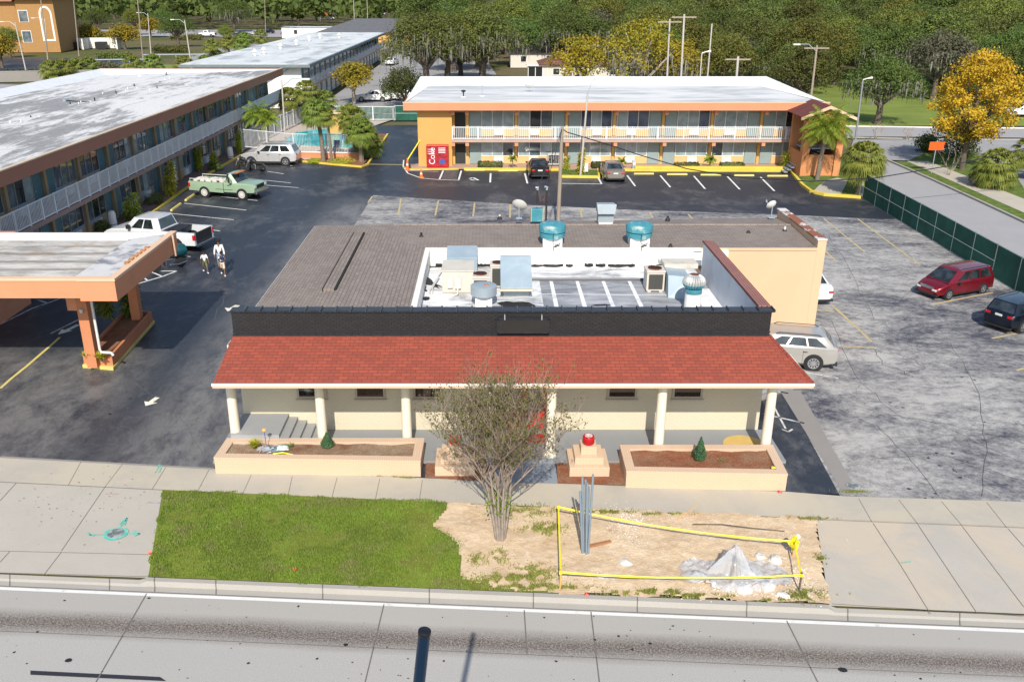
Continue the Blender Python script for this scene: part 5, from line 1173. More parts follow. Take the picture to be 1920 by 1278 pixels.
M_sw=plain('white_shirt_cloth',(.72,.72,.74),.85);M_jean=plain('pale_jeans',(.30,.38,.48),.85);M_ol=plain('olive_shorts_cloth',(.13,.15,.06),.9)
n=NT('navy_white_shirt',.85);M_nv=n.out(n.mix(n.ramp(n.noise(5,None,1),.50,.52),(.02,.03,.08),(.6,.6,.62)));M_kh=plain('cream_shorts_cloth',(.62,.52,.38),.9)
person('adult in long white shirt and pale jeans standing behind two children in the lane',G(415,506),R(-75),1.68,M_sw,M_jean,1,.12,(.2,.1))
person('child in white t-shirt and olive shorts walking, left of the adult',G(386,511),R(-60),1.18,M_sw,M_ol,1,.3,(.25,-.2),longsleeve=False,shorts=True)
person('child in navy and white shirt and cream shorts in front of the adult',G(419,516),R(-70),1.28,M_nv,M_kh,1,.28,(-.2,.25),longsleeve=False,shorts=True)
#PART5
# ================================================================ MARKINGS AND KERBS
def marks(name,lines,m,w_=.1,z=.010):
    mb=MB()
    for l in lines:pstrip(mb,l,w_,z)
    return tag(mb.build(name,m,recalc=False),kind='structure')
marks('bay_lines_white',[[(375,363),(491,375)] if 0 else [(470,345),(560,352)],[(378,352),(0,0)] [:1]*2 if 0 else [(497,338),(545,343)],[(370,364),(483,376)],[(345,381),(462,394)],[(318,400),(438,412)],[(398,431),(412,433)],[(497,304),(548,311)],[(486,319),(532,326)]],M_wl,.10)
marks('bay_lines_far',[[(920,325),(919,342)],[(984,325),(989,344)],[(1176,329),(1191,349)],[(1238,329),(1257,351)],[(1301,330),(1322,354)],[(1364,331),(1387,355)],[(1426,332),(1452,358)],[(1122,334),(1128,345),(1052,344)],[(865,320),(860,337)],[(831,320),(824,336)]],M_wl,.14)
mb=MB()
for i in range(7):pstrip(mb,[(835+i*.0-i*1.0,321+i*2.3),(860-i*.6,321+i*2.3)],.05,.010)
tag(mb.build('hatched_zone',M_wl2,recalc=False),kind='structure')
marks('lane_edge_curve',[[(757,300),(756,312),(765,325),(790,334),(824,337),(862,338)]],M_wl,.12)
marks('lane_edge_dash',[[(766,320),(822,322)]],M_wl,.08)
marks('wheelchair_symbol',[[(880,335),(887,333),(893,336),(897,338)],[(882,337),(890,338)]],M_wl,.2)
marks('portico_hatch',[[(254,533),(305,518),(331,508)],[(331,508),(280,508)],[(280,508),(304,518)],[(266,518),(276,525)]],M_wl,.10)
marks('lane_line_portico',[[(0,608),(60,578),(112,560)],[(0,655),(0,655)] if 0 else [(70,562),(90,568)],[(95,625),(165,590)],[(343,480),(357,481)]],M_wl2,.09)
marks('yellow_centre_line',[[(0,728),(20,710),(50,686),(100,643),(112,632)]],M_yd,.12)
mb=MB()
def arrow(mb,px,py,L,wd,dx,dy):
    x,y=G(px,py);d=Vector((dx,dy)).normalized();p=Vector((-d.y,d.x));c=Vector((x,y))
    P2=lambda a,b:c+d*a+p*b
    mb.poly([P2(-L/2,-wd*.18),P2(L*.05,-wd*.18),P2(L*.05,-wd/2),P2(L/2,0),P2(L*.05,wd/2),P2(L*.05,wd*.18),P2(-L/2,wd*.18)],.011)
arrow(mb,284,753,.75,.55,-.25,-1);arrow(mb,436,578,.9,.8,-.3,-1);arrow(mb,128,618,1.3,.6,-.3,-1)
tag(mb.build('lane_arrows',worn('arrow_paint',(.74,.72,.62),(.45,.42,.15),.35,.5,4)),kind='structure')
ylines=[[(752,372),(747,402)],[(822,376),(816,404)],[(890,380),(887,406)],[(957,383),(956,408)],[(1023,388),(1023,412)],[(1088,390),(1091,408)],[(1218,397),(1224,408)],[(1290,401),(1298,410)],[(698,368),(690,380)],
 [(1545,410),(1622,473)],[(1608,410),(1725,497)],[(1545,468),(1568,490)],[(1745,571),(1862,548)],[(1560,572),(1597,605),(1635,641)],[(1573,649),(1645,652)],[(1530,580),(1565,584)],[(1860,634),(1920,622)],[(1906,694),(1920,690)]]
marks('bay_lines_yellow',ylines,M_yl,.12)
marks('bay_lines_white_right',[[(1508,697),(1572,709)],[(1430,728),(1478,737)],[(1430,775),(1508,793)]],M_wl2,.09)
marks('utility_mark_white',[[(1448,756),(1473,803)],[(1466,804),(1478,809),(1486,804)]],M_wl2,.07)
# utility paint on the concrete
marks('spray_marks_green',[[(168,1002),(200,1001)],[(165,998),(168,1002),(176,1004)],[(222,990),(236,974)],[(224,982),(238,970),(233,984)],[(238,998),(262,1000)],[(250,994),(262,1000),(252,1004)],[(298,885),(303,872)],[(290,886),(300,870)],[(1690,1054),(1708,1052)]],worn('green_spray',(.06,.48,.36),(.40,.45,.40),.35,.55,6),.045,.026)
mb=MB();c_=G(217,1001);pts=[];pi=[]
for i in range(28):
    a=2*math.pi*i/28;pts.append((c_[0]+.34*math.cos(a),c_[1]+.32*math.sin(a),.027))
mb.poly(pts);tag(mb.build('green_spray_ring',bpy.data.materials['green_spray']),kind='structure')
def manhole(px,py,r,lab):
    t=thing('manhole_cover',lab,'manhole cover',(*G(px,py),0));mb=MB();mb.lathe([(r,.0),(r,.035),(r*.93,.038)],32);mb.build('frame_ring',M_galv,t)
    mb=MB();mb.lathe([(r*.9,.03),(r*.9,.041),(0,.041)],32);mb.build('cover_plate',paint('cast_iron',(.15,.16,.16),.6,var=.35,scale=9,dirt=(.35,.38,.36),dscale=5,dlo=.5,dhi=.6),t)
manhole(217,1001,.24,'round manhole cover ringed with green spray paint on the left driveway')
manhole(1599,912,.2,'small round drain cover at the foot of the grey concrete strip')
marks('spray_mark_red',[[(198,925),(222,925)]],worn('red_spray',(.6,.2,.18),(.45,.4,.38),.4,.55,6),.03,.026)
marks('spray_mark_blue',[[(276,941),(303,942)]],worn('blue_spray',(.12,.22,.5),(.4,.42,.42),.4,.55,6),.03,.026)
marks('asphalt_edge_dust',[[(0,856),(400,878)]],M_grey,.1,.016)
# wheel stops
def stops(lst,lab,grp,m):
    for i,(a,b) in enumerate(lst):
        A=Vector(G(*a));B=Vector(G(*b));c=(A+B)/2;L=(B-A).length
        mb=MB();mb.add([(-L/2,-.09,0),(L/2,-.09,0),(L/2,.09,0),(-L/2,.09,0),(-L/2+.04,-.06,.12),(L/2-.04,-.06,.12),(L/2-.04,.06,.12),(-L/2+.04,.06,.12)],[(0,1,2,3),(4,5,6,7),(0,1,5,4),(1,2,6,5),(2,3,7,6),(3,0,4,7)])
        o=mb.build('wheel_stop',m,bevel=.015);o.location=(c.x,c.y,.004);o.rotation_euler=(0,0,math.atan2(B.y-A.y,B.x-A.x));tag(o,lab[i],'wheel stop',grp)
stops([((348,377),(364,366)),((321,396),(339,383)),((374,358),(380,354))],['yellow wheel stop nearest behind the green pickup in the wing bays','yellow wheel stop nearest the white crew-cab pickup in the wing bays','yellow wheel stop tucked under the tail of the green pickup'],'wheel stops by the wing',M_yd)
fx_=[(873,909,320,'pale'),(934,971,321,'y'),(1188,1226,327,'y'),(1250,1289,328,'y'),(1313,1352,329,'y'),(1376,1414,330,'y'),(1438,1477,331,'y')]
stops([((a,y),(b,y)) for a,b,y,_ in fx_],['wheel stop behind the wheelchair bay by the vending machines','yellow wheel stop between the wheelchair bay and the black car','first yellow wheel stop right of the beige sedan','second yellow wheel stop right of the beige sedan','third yellow wheel stop right of the beige sedan','second yellow wheel stop from the corner of the yellow kerb','yellow wheel stop next to the corner of the yellow kerb'],'wheel stops in front of the far motel',M_yd)
# kerbs: yellow, extruded along a path
def kerb(name,px,m,w_=.18,h=.14,z=0):
    mb=MB();p=[Vector(G(*q)) for q in px];L=[];Rr=[]
    for i,q in enumerate(p):
        d=(p[min(i+1,len(p)-1)]-p[max(i-1,0)]).normalized();nn_=Vector((-d.y,d.x))*w_/2;L.append(q+nn_);Rr.append(q-nn_)
    v=[]
    for a,b in zip(L,Rr):v+=[(a.x,a.y,z),(a.x,a.y,z+h),(b.x,b.y,z+h),(b.x,b.y,z)]
    f=[(i*4+k,i*4+k+1,i*4+4+k+1,i*4+4+k) for i in range(len(p)-1) for k in range(3)]+[(0,1,2,3),tuple(4*(len(p)-1)+k for k in range(4))]
    mb.add(v,f);return tag(mb.build(name,m),kind='structure')
kerb('wing_kerb',[(210,455),(250,425),(300,390),(340,361),(392,327),(425,308),(452,292)],M_yk)
kerb('pool_kerb',[(452,292),(500,299)][:0]+[(560,303),(620,309),(678,314),(690,309),(727,253)],M_yk)
kerb('motel_kerb',[(757,315),(770,319),(860,318)],M_yk,.15,.10)
kerb('motel_kerb.001',[(870,319),(1050,320),(1052,333),(1123,334),(1121,320),(1185,321),(1480,322),(1492,335),(1505,350),(1520,361),(1545,367),(1614,372)],M_yk,.22,.2)
kerb('motel_kerb_raised',[(1190,319),(1478,320)],M_yk,.42,.34)
kerb('drive_threshold',[(690,308),(757,309)],M_yd,.1,.01,.003)
# soil strip between wing walk and kerb, island greens
n=NT('shade_grass',.95,0,.1);M_lg=n.out(n.mix(n.ramp(n.noise(1.6,None,6,.7),.35,.65),(.06,.10,.02),(.15,.20,.05)))
sheet('wing_bed',[( -24.5,42),(-23.2,42),(-23.4,81),(-24.5,81)][::1],.02,M_mulch)
sheet('pool_deck',GP([(452,292),(560,303),(650,304),(660,250),(735,225),(500,225)]),.02,concrete('pool_deck_concrete',(.50,.43,.38),.06))
sheet('pool_bed',GP([(560,302),(678,313),(727,253),(700,250),(655,290),(600,296)]),.03,M_mulch)
sheet('motel_grass_island',GP([(1054,332),(1122,333),(1118,321),(1053,321)]),.12,M_lg)
sheet('motel_front_walk',GP([(770,318),(1490,322),(1480,309),(770,309)]),.06,bpy.data.materials['terracotta_walk'])
sheet('corner_lawn',GP([(1482,322),(1494,337),(1506,352),(1522,363),(1614,371),(1612,300),(1500,300)]),.07,M_lg)
sheet('corner_path',GP([(1522,363),(1575,368),(1590,340),(1570,335),(1548,340),(1535,350)]),.08,M_walk)
# pool: basin rim and water
pool=[(-19.9,87.2),(-13.3,85.2),(-12.6,88),(-12.4,91),(-14.2,97.3),(-18.5,97.8),(-20.4,95.5),(-20.6,90)]
mb=MB();c=Vector((-16.6,91.5));pv=[Vector(p) for p in pool];po=[c+(p-c)*1.07 for p in pv]
for i in range(len(pv)):
    j=(i+1)%len(pv);mb.prism([pv[i],po[i],po[j],pv[j]],.0,.10)
tag(mb.build('pool_rim',M_walk),kind='structure')
n=NT('pool_water',.03,0,.6);M_wat=n.out(n.mix(n.ramp(n.noise(.5,None,4),.35,.65),(.01,.44,.52),(.06,.62,.68)));n.bump(n.noise(2.5,None,3),.25,.03)
sheet('pool_water',pool,.05,M_wat)
# ================================================================ FENCES
def picket(name,lab,pts,h,z0=0,sp=.14,m=M_rail,post=2.2):
    p=[Vector(q) for q in pts];t=thing(name,lab,'fence',(p[0].x,p[0].y,z0))
    for a,b in zip(p[:-1],p[1:]):
        L=(b-a).length;d=(b-a)/L;o_=a-p[0];ang=math.atan2(d.y,d.x);M_=Matrix.Translation((o_.x,o_.y,0))@Matrix.Rotation(ang,4,'Z')
        mb=MB();mb.box(0,L,-.025,.025,h-.08,h-.02,M=M_);mb.box(0,L,-.025,.025,.1,.16,M=M_)
        k=int(L/sp)
        for i in range(k+1):x=L*i/k;mb.box(x-.011,x+.011,-.01,.01,.16,h-.08,M=M_)
        mb.build('fence_panel',m,t,recalc=False)
        k=max(1,int(L/post))
        for i in range(k):x=L*i/k;mb=MB();mb.box(x-.045,x+.045,-.045,.045,0,h+.04,M=M_);mb.build('fence_post',m,t)
pf=[G(455,286),G(560,297),G(657,306)]
picket('pool_fence','white picket pool fence facing the parking lot, with terracotta base wall',[(pf[0][0],pf[0][1]),(-17.6,80.2),(-11.6,79.6)],1.75,.45)
picket('pool_fence','white picket pool fence running back along the left side of the pool',[pf[0],(-22.3,93),(-21.2,104)],1.75,.1)
picket('pool_fence','white picket pool fence along the far side of the pool',[(-21.2,104),(-10.8,104)],1.6,.1)
t=thing('pool_base_wall','low terracotta wall beneath the front pool fence','wall',(-14.6,79.9,0))
mb=MB();mb.add([(-3.0,.20,0),(3.1,-.45,0),(3.1,-.2,0),(-3.0,.45,0),(-3.0,.20,.5),(3.1,-.45,.5),(3.1,-.2,.5),(-3.0,.45,.5)],[(0,1,2,3),(4,5,6,7),(0,1,5,4),(1,2,6,5),(2,3,7,6),(3,0,4,7)]);mb.build('wall_body',M_terra,t);mb=MB();mb.add([(-3.0,.15,.503),(3.15,-.5,.503),(3.15,-.15,.503),(-3.0,.5,.503),(-3.0,.15,.55),(3.15,-.5,.55),(3.15,-.15,.55),(-3.0,.5,.55)],[(0,1,2,3),(4,5,6,7),(0,1,5,4),(1,2,6,5),(2,3,7,6),(3,0,4,7)]);mb.build('wall_cap',M_terra_l,t)
t=thing('pool_cabana','small orange cabana wall standing behind the pool palms','shed',(*G(637,250),0))
mb=MB();mb.box(-1.3,1.3,0,2,0,2.0);mb.build('cabana_wall',M_ochre,t);mb=MB();mb.box(-1.4,1.4,-.15,2.1,2.003,2.15);mb.build('cabana_roof',M_terra_l,t)
M_scr=paint('green_screen_mesh',(.012,.085,.055),.8,var=.25,scale=1.2,dirt=(.02,.12,.09),dlo=.5)
M_fp=paint('galvanised_post',(.36,.42,.40),.45,.5,.1)
def screenfence(lab,pts,h,bay=2.45,open_=()):
    p=[Vector(q) for q in pts];t=thing('screened_fence',lab,'fence',(p[0].x,p[0].y,0));q=0
    for a,b in zip(p[:-1],p[1:]):
        L=(b-a).length;d=(b-a)/L;k=max(1,round(L/bay));ang=math.atan2(d.y,d.x);o_=a-p[0];M_=Matrix.Translation((o_.x,o_.y,0))@Matrix.Rotation(ang,4,'Z')
        for i in range(k):
            x=L*i/k;x2=L*(i+1)/k
            mb=MB();mb.tube([M_@Vector((x,0,0)),M_@Vector((x,0,h+.08))],.04,8);mb.build('fence_post',M_fp,t)
            mb=MB();mb.box(x+.04,x2-.04,-.02,.0,.04,h-.03,M=M_);mb.build('mesh_screen',M_scr,t)
            mb=MB();mb.tube([M_@Vector((x,.0,h)),M_@Vector((x2,.0,h))],.025,6)
            if q<8:mb.tube([M_@Vector((x,-.05,h*.5)),M_@Vector((x2,-.05,h*.5))],.02,6)
            mb.build('fence_rail',M_fp,t);q+=1
screenfence('dark green screened chain-link fence along the right side of the lot',[G(1617,372),(27.0,52),(26.6,40),(25.9,30)],1.75)
screenfence('green screened fence closing the drive between pool and far motel',[(-11,104.5),(-5.5,104.5)],1.7,2.9)
screenfence('green screened fence beyond the left motel wing stairs',[(-20.5,106),(-15.8,106),(-11.2,104.7)],1.5,2.9)
# ================================================================ SIDE STREET AND BEYOND
sheet('side_street',GP([(1622,374),(1598,345),(1580,330),(1655,300),(1672,303),(1920,418)])+[(42,30),(31,18),(28.0,26)],.000,M_street)
kerb('street_kerb',[(1665,302),(1750,339),(1850,385),(1925,420)],M_kerb,.2,.14)
sheet('street_verge',GP([(1670,303),(1920,417),(1960,425),(1920,400),(1700,303)]),.03,M_lg)
sheet('street_sidewalk',GP([(1700,303),(1920,400),(1960,425),(1960,390),(1740,303)]),.045,M_walk)
sheet('far_parking',GP([(1580,330),(1600,262),(2100,262),(2100,420),(1960,425),(1740,303),(1655,300)]),.02,M_pale)
sheet('cross_street',GP([(1570,256),(1570,238),(2300,246),(2300,262)]),.022,M_street)
kerb('cross_street_kerb',[(1560,237),(1750,240),(2200,243)],M_white,.2,.12)
kerb('cross_street_kerb.001',[(1570,258),(1750,262),(2200,264)],M_kerb,.2,.12)
sheet('tree_island_ground',GP([(1700,303),(1740,285),(1830,290),(1905,330),(1960,420),(1900,385)]),.035,M_lg)
sheet('park_lawn',[(30,101),(120,99),(160,175),(20,175)],-.02,paint('park_grass',(.16,.21,.035),.95,var=.2,scale=.25))
# orange construction sign
x,y=G(1746,326);t=thing('construction_sign','blank orange rectangular sign on a thin dark pole beside the yellow tree','sign',(x,y,0))
mb=MB();mb.tube([(0,0,0),(0,0,2.75)],.035,8);mb.build('sign_pole',M_galv,t);mb=MB();mb.box(-.62,.62,-.03,-.0,2.1,2.8) if 0 else mb.box(-.60,.60,-.05,-.036,1.95,2.62);mb.build('sign_face',plain('fluorescent_orange',(.95,.10,.012),.5),t,bevel=.004)
# second white-roofed block
wb2=thing('white_roofed_block','long white two-storey block with pale flat roof behind the left wing','building',(-38,116,0))
Pb=lambda a,b,c:(a+38,b-116,c)
mb=MB();mb.box(-37.3,-23.8,116,200,0,5.3,P=Pb);mb.build('wall',paint('white_block_wall',(.78,.77,.73),.7,var=.03),wb2)
mb=MB();mb.box(-38.6,-22.6,115,202,5.303,5.5,P=Pb);mb.build('roof_slab',paint('block_roof',(.60,.62,.62),.6,var=.12,scale=.3,dirt=(.34,.36,.37),dscale=.22,dlo=.5,dhi=.62,stretch=(1.2,.5,1)),wb2)
mb=MB();mb.box(-38.8,-22.4,114.8,114.997,5.1,5.45,P=Pb);mb.box(-22.597,-22.4,115,202,5.1,5.45,P=Pb);mb.build('roof_edge',paint('block_trim',(.16,.20,.22),.6),wb2)
mb=MB();mb.box(-23.797,-22.7,116,200,2.5,2.7,P=Pb);mb.build('walkway_slab',M_slab,wb2)
Pv=lambda u,n,z:(Pb(-23.8+n,116+u,z))
railing(wb2,Pv,0,84,1.05,2.7,3.7,2.8,.3)
for i in range(20):
    u=.3+i*4.15
    for z0 in (.1,2.75):
        mb=MB();mb.box(u,u+.95,.003,.05,z0,z0+2.1,P=Pv);mb.build('door',M_tealdoor,wb2)
        mb=MB();mb.box(u+1.15,u+3.7,.003,.05,z0+.7,z0+2.2,P=Pv);f_=mb.build('window',M_wtrim if i%2 else M_galv,wb2)
        mb=MB();mb.box(u+1.22,u+2.4,.052,.07,z0+.78,z0+2.12,P=Pv);mb.box(u+2.48,u+3.62,.052,.07,z0+.78,z0+2.12,P=Pv);mb.build('pane',M_pano[3],f_)
x=-34
mb=MB();mb.add([Pb(-29.5,115.95,2.6),Pb(-25.3,115.95,4.9),Pb(-25.3,115.95,4.8),Pb(-29.5,115.95,2.5),Pb(-29.5,115.85,2.6),Pb(-25.3,115.85,4.9),Pb(-25.3,115.85,4.8),Pb(-29.5,115.85,2.5)],[(0,1,2,3),(4,5,6,7),(0,1,5,4),(2,3,7,6)]);mb.build('stair_handrail',M_galv,wb2)
for px,py,lb in ((478,104,'nearest'),(495,100,'second'),(526,92,'third'),(600,72,'sixth'),(580,76,'fifth'),(556,84,'fourth'),(636,71,'farthest')):
    x,y=G(px,py,5.6);t=thing('roof_cowl','white roof cowl on the second block roof, '+lb+' from the camera','vent',(x,y,5.5),0,'cowls on the second block roof');mb=MB();mb.lathe([(.25,0),(.18,.5),(.4,.6),(.1,.95)],10);mb.build('cowl',M_white,t);mb=MB();mb.lathe([(.45,0),(.3,.1)],10);mb.build('base',M_galv,t)
sheet('block_drive',[(-22.4,106),(-6,106),(2,150),(-2,230),(-22,230)],.005,bpy.data.materials['pale_asphalt'])
# house roofs beyond
def hiproof_house(name,lab,cx,cy,L,D,hw,hr,wm,rm,rz=0,hip=True,over=.5,win=2):
    t=thing(name,lab,'house',(cx,cy,0),rz);mb=MB();mb.box(-L/2,L/2,-D/2,D/2,0,hw);mb.build('wall',wm,t)
    l,d=L/2+over,D/2+over;k=d if hip else 0.0;mb=MB()
    v=[(-l,-d,hw),(l,-d,hw),(l,d,hw),(-l,d,hw),(-l+k,0,hr),(l-k,0,hr)]
    mb.add(v,[(0,1,5,4),(2,3,4,5),(1,2,5),(3,0,4)]);mb.build('roof',rm,t)
    for i in range(win):
        x=-L/2+L*(i+.5)/win;mb=MB();mb.box(x-.6,x+.6,-D/2-.05,-D/2-.003,hw*.35,hw*.8);w_=mb.build('window',M_wtrim,t);mb=MB();mb.box(x-.5,x+.5,-D/2-.07,-D/2-.053,hw*.4,hw*.76);mb.build('pane',M_pano[3],w_)
    return t
M_brn=bricky('brown_shingle_far',(.20,.085,.06),(.15,.065,.05),(.08,.04,.03),.5,.3,'xy',.9);M_dgr=bricky('slate_grey_roof',(.13,.135,.15),(.10,.105,.12),(.07,.07,.08),.5,.3,'xy',.9);M_cr2=plain('pale_house_wall',(.60,.56,.50),.8)
x,y=G(1095,152);hiproof_house('brown_roofed_house','pale house with brown gable roof just behind the far motel',x,y+4,14,8,2.6,4.3,M_cr2,M_brn,0,True,.6,3)
x,y=G(1030,128);hiproof_house('dark_roofed_house','house with very dark hip roof in the shade of the oaks behind the motel',x,y+6,15,10,2.8,5.0,M_cr2,bricky('charcoal_shingle',(.035,.03,.032),(.025,.022,.024),(.015,.014,.015),.5,.3,'xy',.9),0,True,.6,3)
x,y=G(1008,152);t=thing('screened_porch','white framed screened porch at the left end of the brown-roofed house','porch',(x,y,0))
mb=MB()
for q in (-1.6,-.4,.8,1.6):mb.box(q-.06,q+.06,-.06,.06,0,2.3)
mb.box(-1.7,1.7,-.07,.07,2.2,2.4);mb.box(-1.7,1.7,-.07,.07,0,.4);mb.build('porch_frame',M_wtrim,t);mb=MB();mb.box(-1.6,1.6,.08,2.5,0,2.2);mb.build('porch_screen',M_dark,t);mb=MB();mb.box(-1.9,1.9,-.4,2.6,2.42,2.55);mb.build('porch_roof',M_white,t)
x,y=G(1092,110);hiproof_house('pink_cottage','small pink and white cottage between the oaks beyond the brown roof',x,y,9,6,2.6,3.3,plain('pink_wall',(.55,.33,.28),.8),M_white,0,True,.4,2)
x,y=G(1475,130,2);t=thing('blue_tarp_shed','pale blue-white shed showing through the trees behind the motel','shed',(x,y,0));mb=MB();mb.box(-2.6,2.6,-2,2,0,2.6);mb.build('shed_wall',plain('pale_blue_shed',(.40,.48,.62),.7),t);mb=MB();mb.box(-2.9,2.9,-2.3,2.3,2.603,2.8);mb.build('shed_roof',M_white,t)
x,y=G(1470,75,3);hiproof_house('grey_roofed_house','low house with tan roof deep in the woods behind the motel',x,y,14,9,2.8,4,M_cr2,plain('tan_metal_roof',(.36,.31,.26),.7),0,True,.5,3)
x,y=G(700,85);hiproof_house('grey_hip_roof_building','ochre building with large grey hip roof beyond the white block','' or x,y+12,30,18,3.2,6.5,M_ochre,M_dgr,0,True,1,5)
x,y=G(620,72);hiproof_house('low_white_annex','low white annex with flat pale roof behind the second block',x-2,y+2,26,5,3.2,3.4,bpy.data.materials['white_block_wall'],bpy.data.materials['block_roof'],0,True,.3,3)
# tan building top left
tb=thing('tan_apartment_house','tan stucco building with arched white blind window and terracotta roof at top left','building',(*G(75,98),0),R(8))
M_tan=paint('tan_stucco',(.36,.20,.075),.85,var=.06)
mb=MB();mb.box(-24,-3.2,0,16,0,11.6);mb.box(-3.2,5.3,-1.5,16,0,12.2);mb.build('wall',M_tan,tb)
mb=MB();mb.add([(-25,-1.2,11.5),(-3.9,-1.2,11.5),(-3.9,17,11.5),(-25,17,11.5),(-19,8,15),(-3.9,8,15)],[(0,1,5,4),(2,3,4,5),(1,2,5),(3,0,4)]);mb.add([(-4.2,-3,12.2),(6.4,-3,12.2),(6.4,17,12.2),(-4.2,17,12.2),(1,3,15),(1,12,15)],[(0,1,4),(1,2,5,4),(2,3,5),(3,0,4,5)]);mb.build('roof',bricky('terracotta_tiles',(.42,.20,.12),(.36,.17,.10),(.25,.12,.08),.4,.3,'xy'),tb)
k=12;mb=MB();pts_o=[(3.2+1.45*math.cos(math.pi*i/k),-1.56,8.6+1.9*math.sin(math.pi*i/k)) for i in range(k+1)];pts_i=[(3.2+1.05*math.cos(math.pi*i/k),-1.56,8.6+1.45*math.sin(math.pi*i/k)) for i in range(k+1)]
pts_o=[(4.65,-1.56,2.6)]+pts_o+[(1.75,-1.56,2.6)];pts_i=[(4.25,-1.56,3.0)]+pts_i+[(2.15,-1.56,3.0)]
m_=len(pts_o);mb.add(pts_o+pts_i+[(p[0],-1.503,p[2]) for p in pts_o]+[(p[0],-1.503,p[2]) for p in pts_i],[(i,(i+1)%m_,m_+(i+1)%m_,m_+i) for i in range(m_)]+[(i,(i+1)%m_,2*m_+(i+1)%m_,2*m_+i) for i in range(m_)]);mb.build('arched_trim',M_white,tb)
for (x,z) in ((-19,7),(-10.5,7),(-19,2.4),(-10.5,2.4),(-1.8,7),(-1.8,2.4)):
    yy=0 if x<-3 else -1.5
    mb=MB();mb.box(x-1.1,x+1.1,yy-.08,yy-.003,z-.1,z+2.6);w_=mb.build('window',M_wtrim,tb);mb=MB();mb.box(x-.95,x+.95,yy-.1,yy-.083,z,z+2.45);mb.build('pane',M_pano[1],w_)
# commercial box at top
x,y=G(640,20);t=thing('commercial_building','large pale grey commercial building at the top edge beyond the grey hip roof','building',(x-4,y+25,0))
mb=MB();mb.box(-38,40,0,40,0,13);mb.build('wall',plain('pale_grey_cladding',(.52,.54,.57),.6),t);mb=MB();mb.box(40.1,75,8,40,0,6);mb.box(40,60,7,7.9,0,5.2);mb.build('orange_annex',plain('orange_annex_wall',(.55,.22,.10),.8),t)
for i in range(6):mb=MB();mb.box(-34+i*12,-26+i*12,-.15,-.003,1,4.5);mb.build('shop_window',M_pano[1],t)
x,y=G(600,40);t=thing('roadside_sign','blue and red roadside sign tower near the top edge','sign',(x,y,0));mb=MB();mb.box(-.5,.5,-.3,.3,0,9);mb.build('sign_tower',M_pipe,t);mb=MB();mb.box(-4,4,-.5,.5,4.5,7);mb.build('blue_panel',plain('sign_blue',(.05,.28,.55),.5),t);mb=MB();mb.box(-4,4,-.5,.5,2.6,4.4);mb.build('red_panel',plain('sign_red',(.55,.08,.05),.5),t)
# left background roads
sheet('left_service_road',[(-200,150),(-60,128),(-38,150),(-26,240),(-20,330),(-30,330),(-42,240),(-52,160),(-75,146),(-200,172)],.0,M_street)
sheet('left_frontage_road',[(-400,330),(0,290),(40,345),(40,375),(-20,345),(-400,380)],.01,M_street)
sheet('left_parking',[(-160,165),(-78,158),(-72,200),(-160,215)],.02,bpy.data.materials['sealed_asphalt'])
sheet('left_lot',[(-66,196),(-34,186),(-30,240),(-72,262)],.015,M_pale)
sheet('left_curb_lawn',[(-76,171),(-50,165),(-46,180),(-76,190)],.015,bpy.data.materials['park_grass'])
sheet('dry_vine_bank',[(-64,140),(-44,134),(-41,150),(-60,158)],.02,M_mulch)
t=thing('masonry_wall','low grey masonry wall along the left edge behind the wing','wall',(-82,150,0),R(12));mb=MB();mb.box(-30,16,-.15,.15,0,1.6);mb.build('wall_body',M_grey,t);mb=MB();mb.box(-30.05,16.05,-.2,.2,1.603,1.7);mb.build('wall_cap',M_kerb,t)
for i,(a,b,w_) in enumerate(((134,93,7),(190,92,9))):
    x,y=G(a,b);t=thing('dumpster_enclosure',('white walled dumpster enclosure, left of the two by the tan building','white walled dumpster enclosure, right of the two by the tan building')[i],'enclosure',(x,y,0),R(6))
    mb=MB();mb.box(-w_/2,w_/2,2.5,2.8,0,2.6);mb.box(-w_/2,-w_/2+.3,-1.5,2.5,0,2.6);mb.box(w_/2-.3,w_/2,-1.5,2.5,0,2.6);mb.build('enclosure_wall',M_white,t);mb=MB();mb.box(-1.3,1.3,-.5,1.5,0,1.7);mb.build('grey_bin',M_trim,t)
#PART6
# ================================================================ VEGETATION
def quads(name,C,N_,size,mat,parent=None,asp=.6,seed=0):
    """leaf faces at centres C, facing N_, random spin"""
    r=np.random.default_rng(seed);C=np.asarray(C,float);N_=np.asarray(N_,float);k=len(C)
    N_=N_/np.maximum(1e-6,np.linalg.norm(N_,axis=1,keepdims=True))
    A=r.normal(size=(k,3));U=np.cross(N_,A);U/=np.maximum(1e-6,np.linalg.norm(U,axis=1,keepdims=True));V_=np.cross(N_,U)
    s=(size*r.uniform(.6,1.4,k))[:,None]
    P=np.stack([C+U*s*.5,C+V_*s*.5*asp+U*s*.05,C-U*s*.5,C-V_*s*.5*asp+U*s*.05],1).reshape(-1,3)
    me=bpy.data.meshes.new(name);me.vertices.add(4*k);me.vertices.foreach_set('co',P.ravel());me.loops.add(4*k);me.loops.foreach_set('vertex_index',np.arange(4*k));me.polygons.add(k);me.polygons.foreach_set('loop_start',np.arange(k)*4)
    me.materials.append(mat);me.update(calc_edges=True);me.validate()
    o=bpy.data.objects.new(name,me);COL.objects.link(o);o.parent=parent;return o
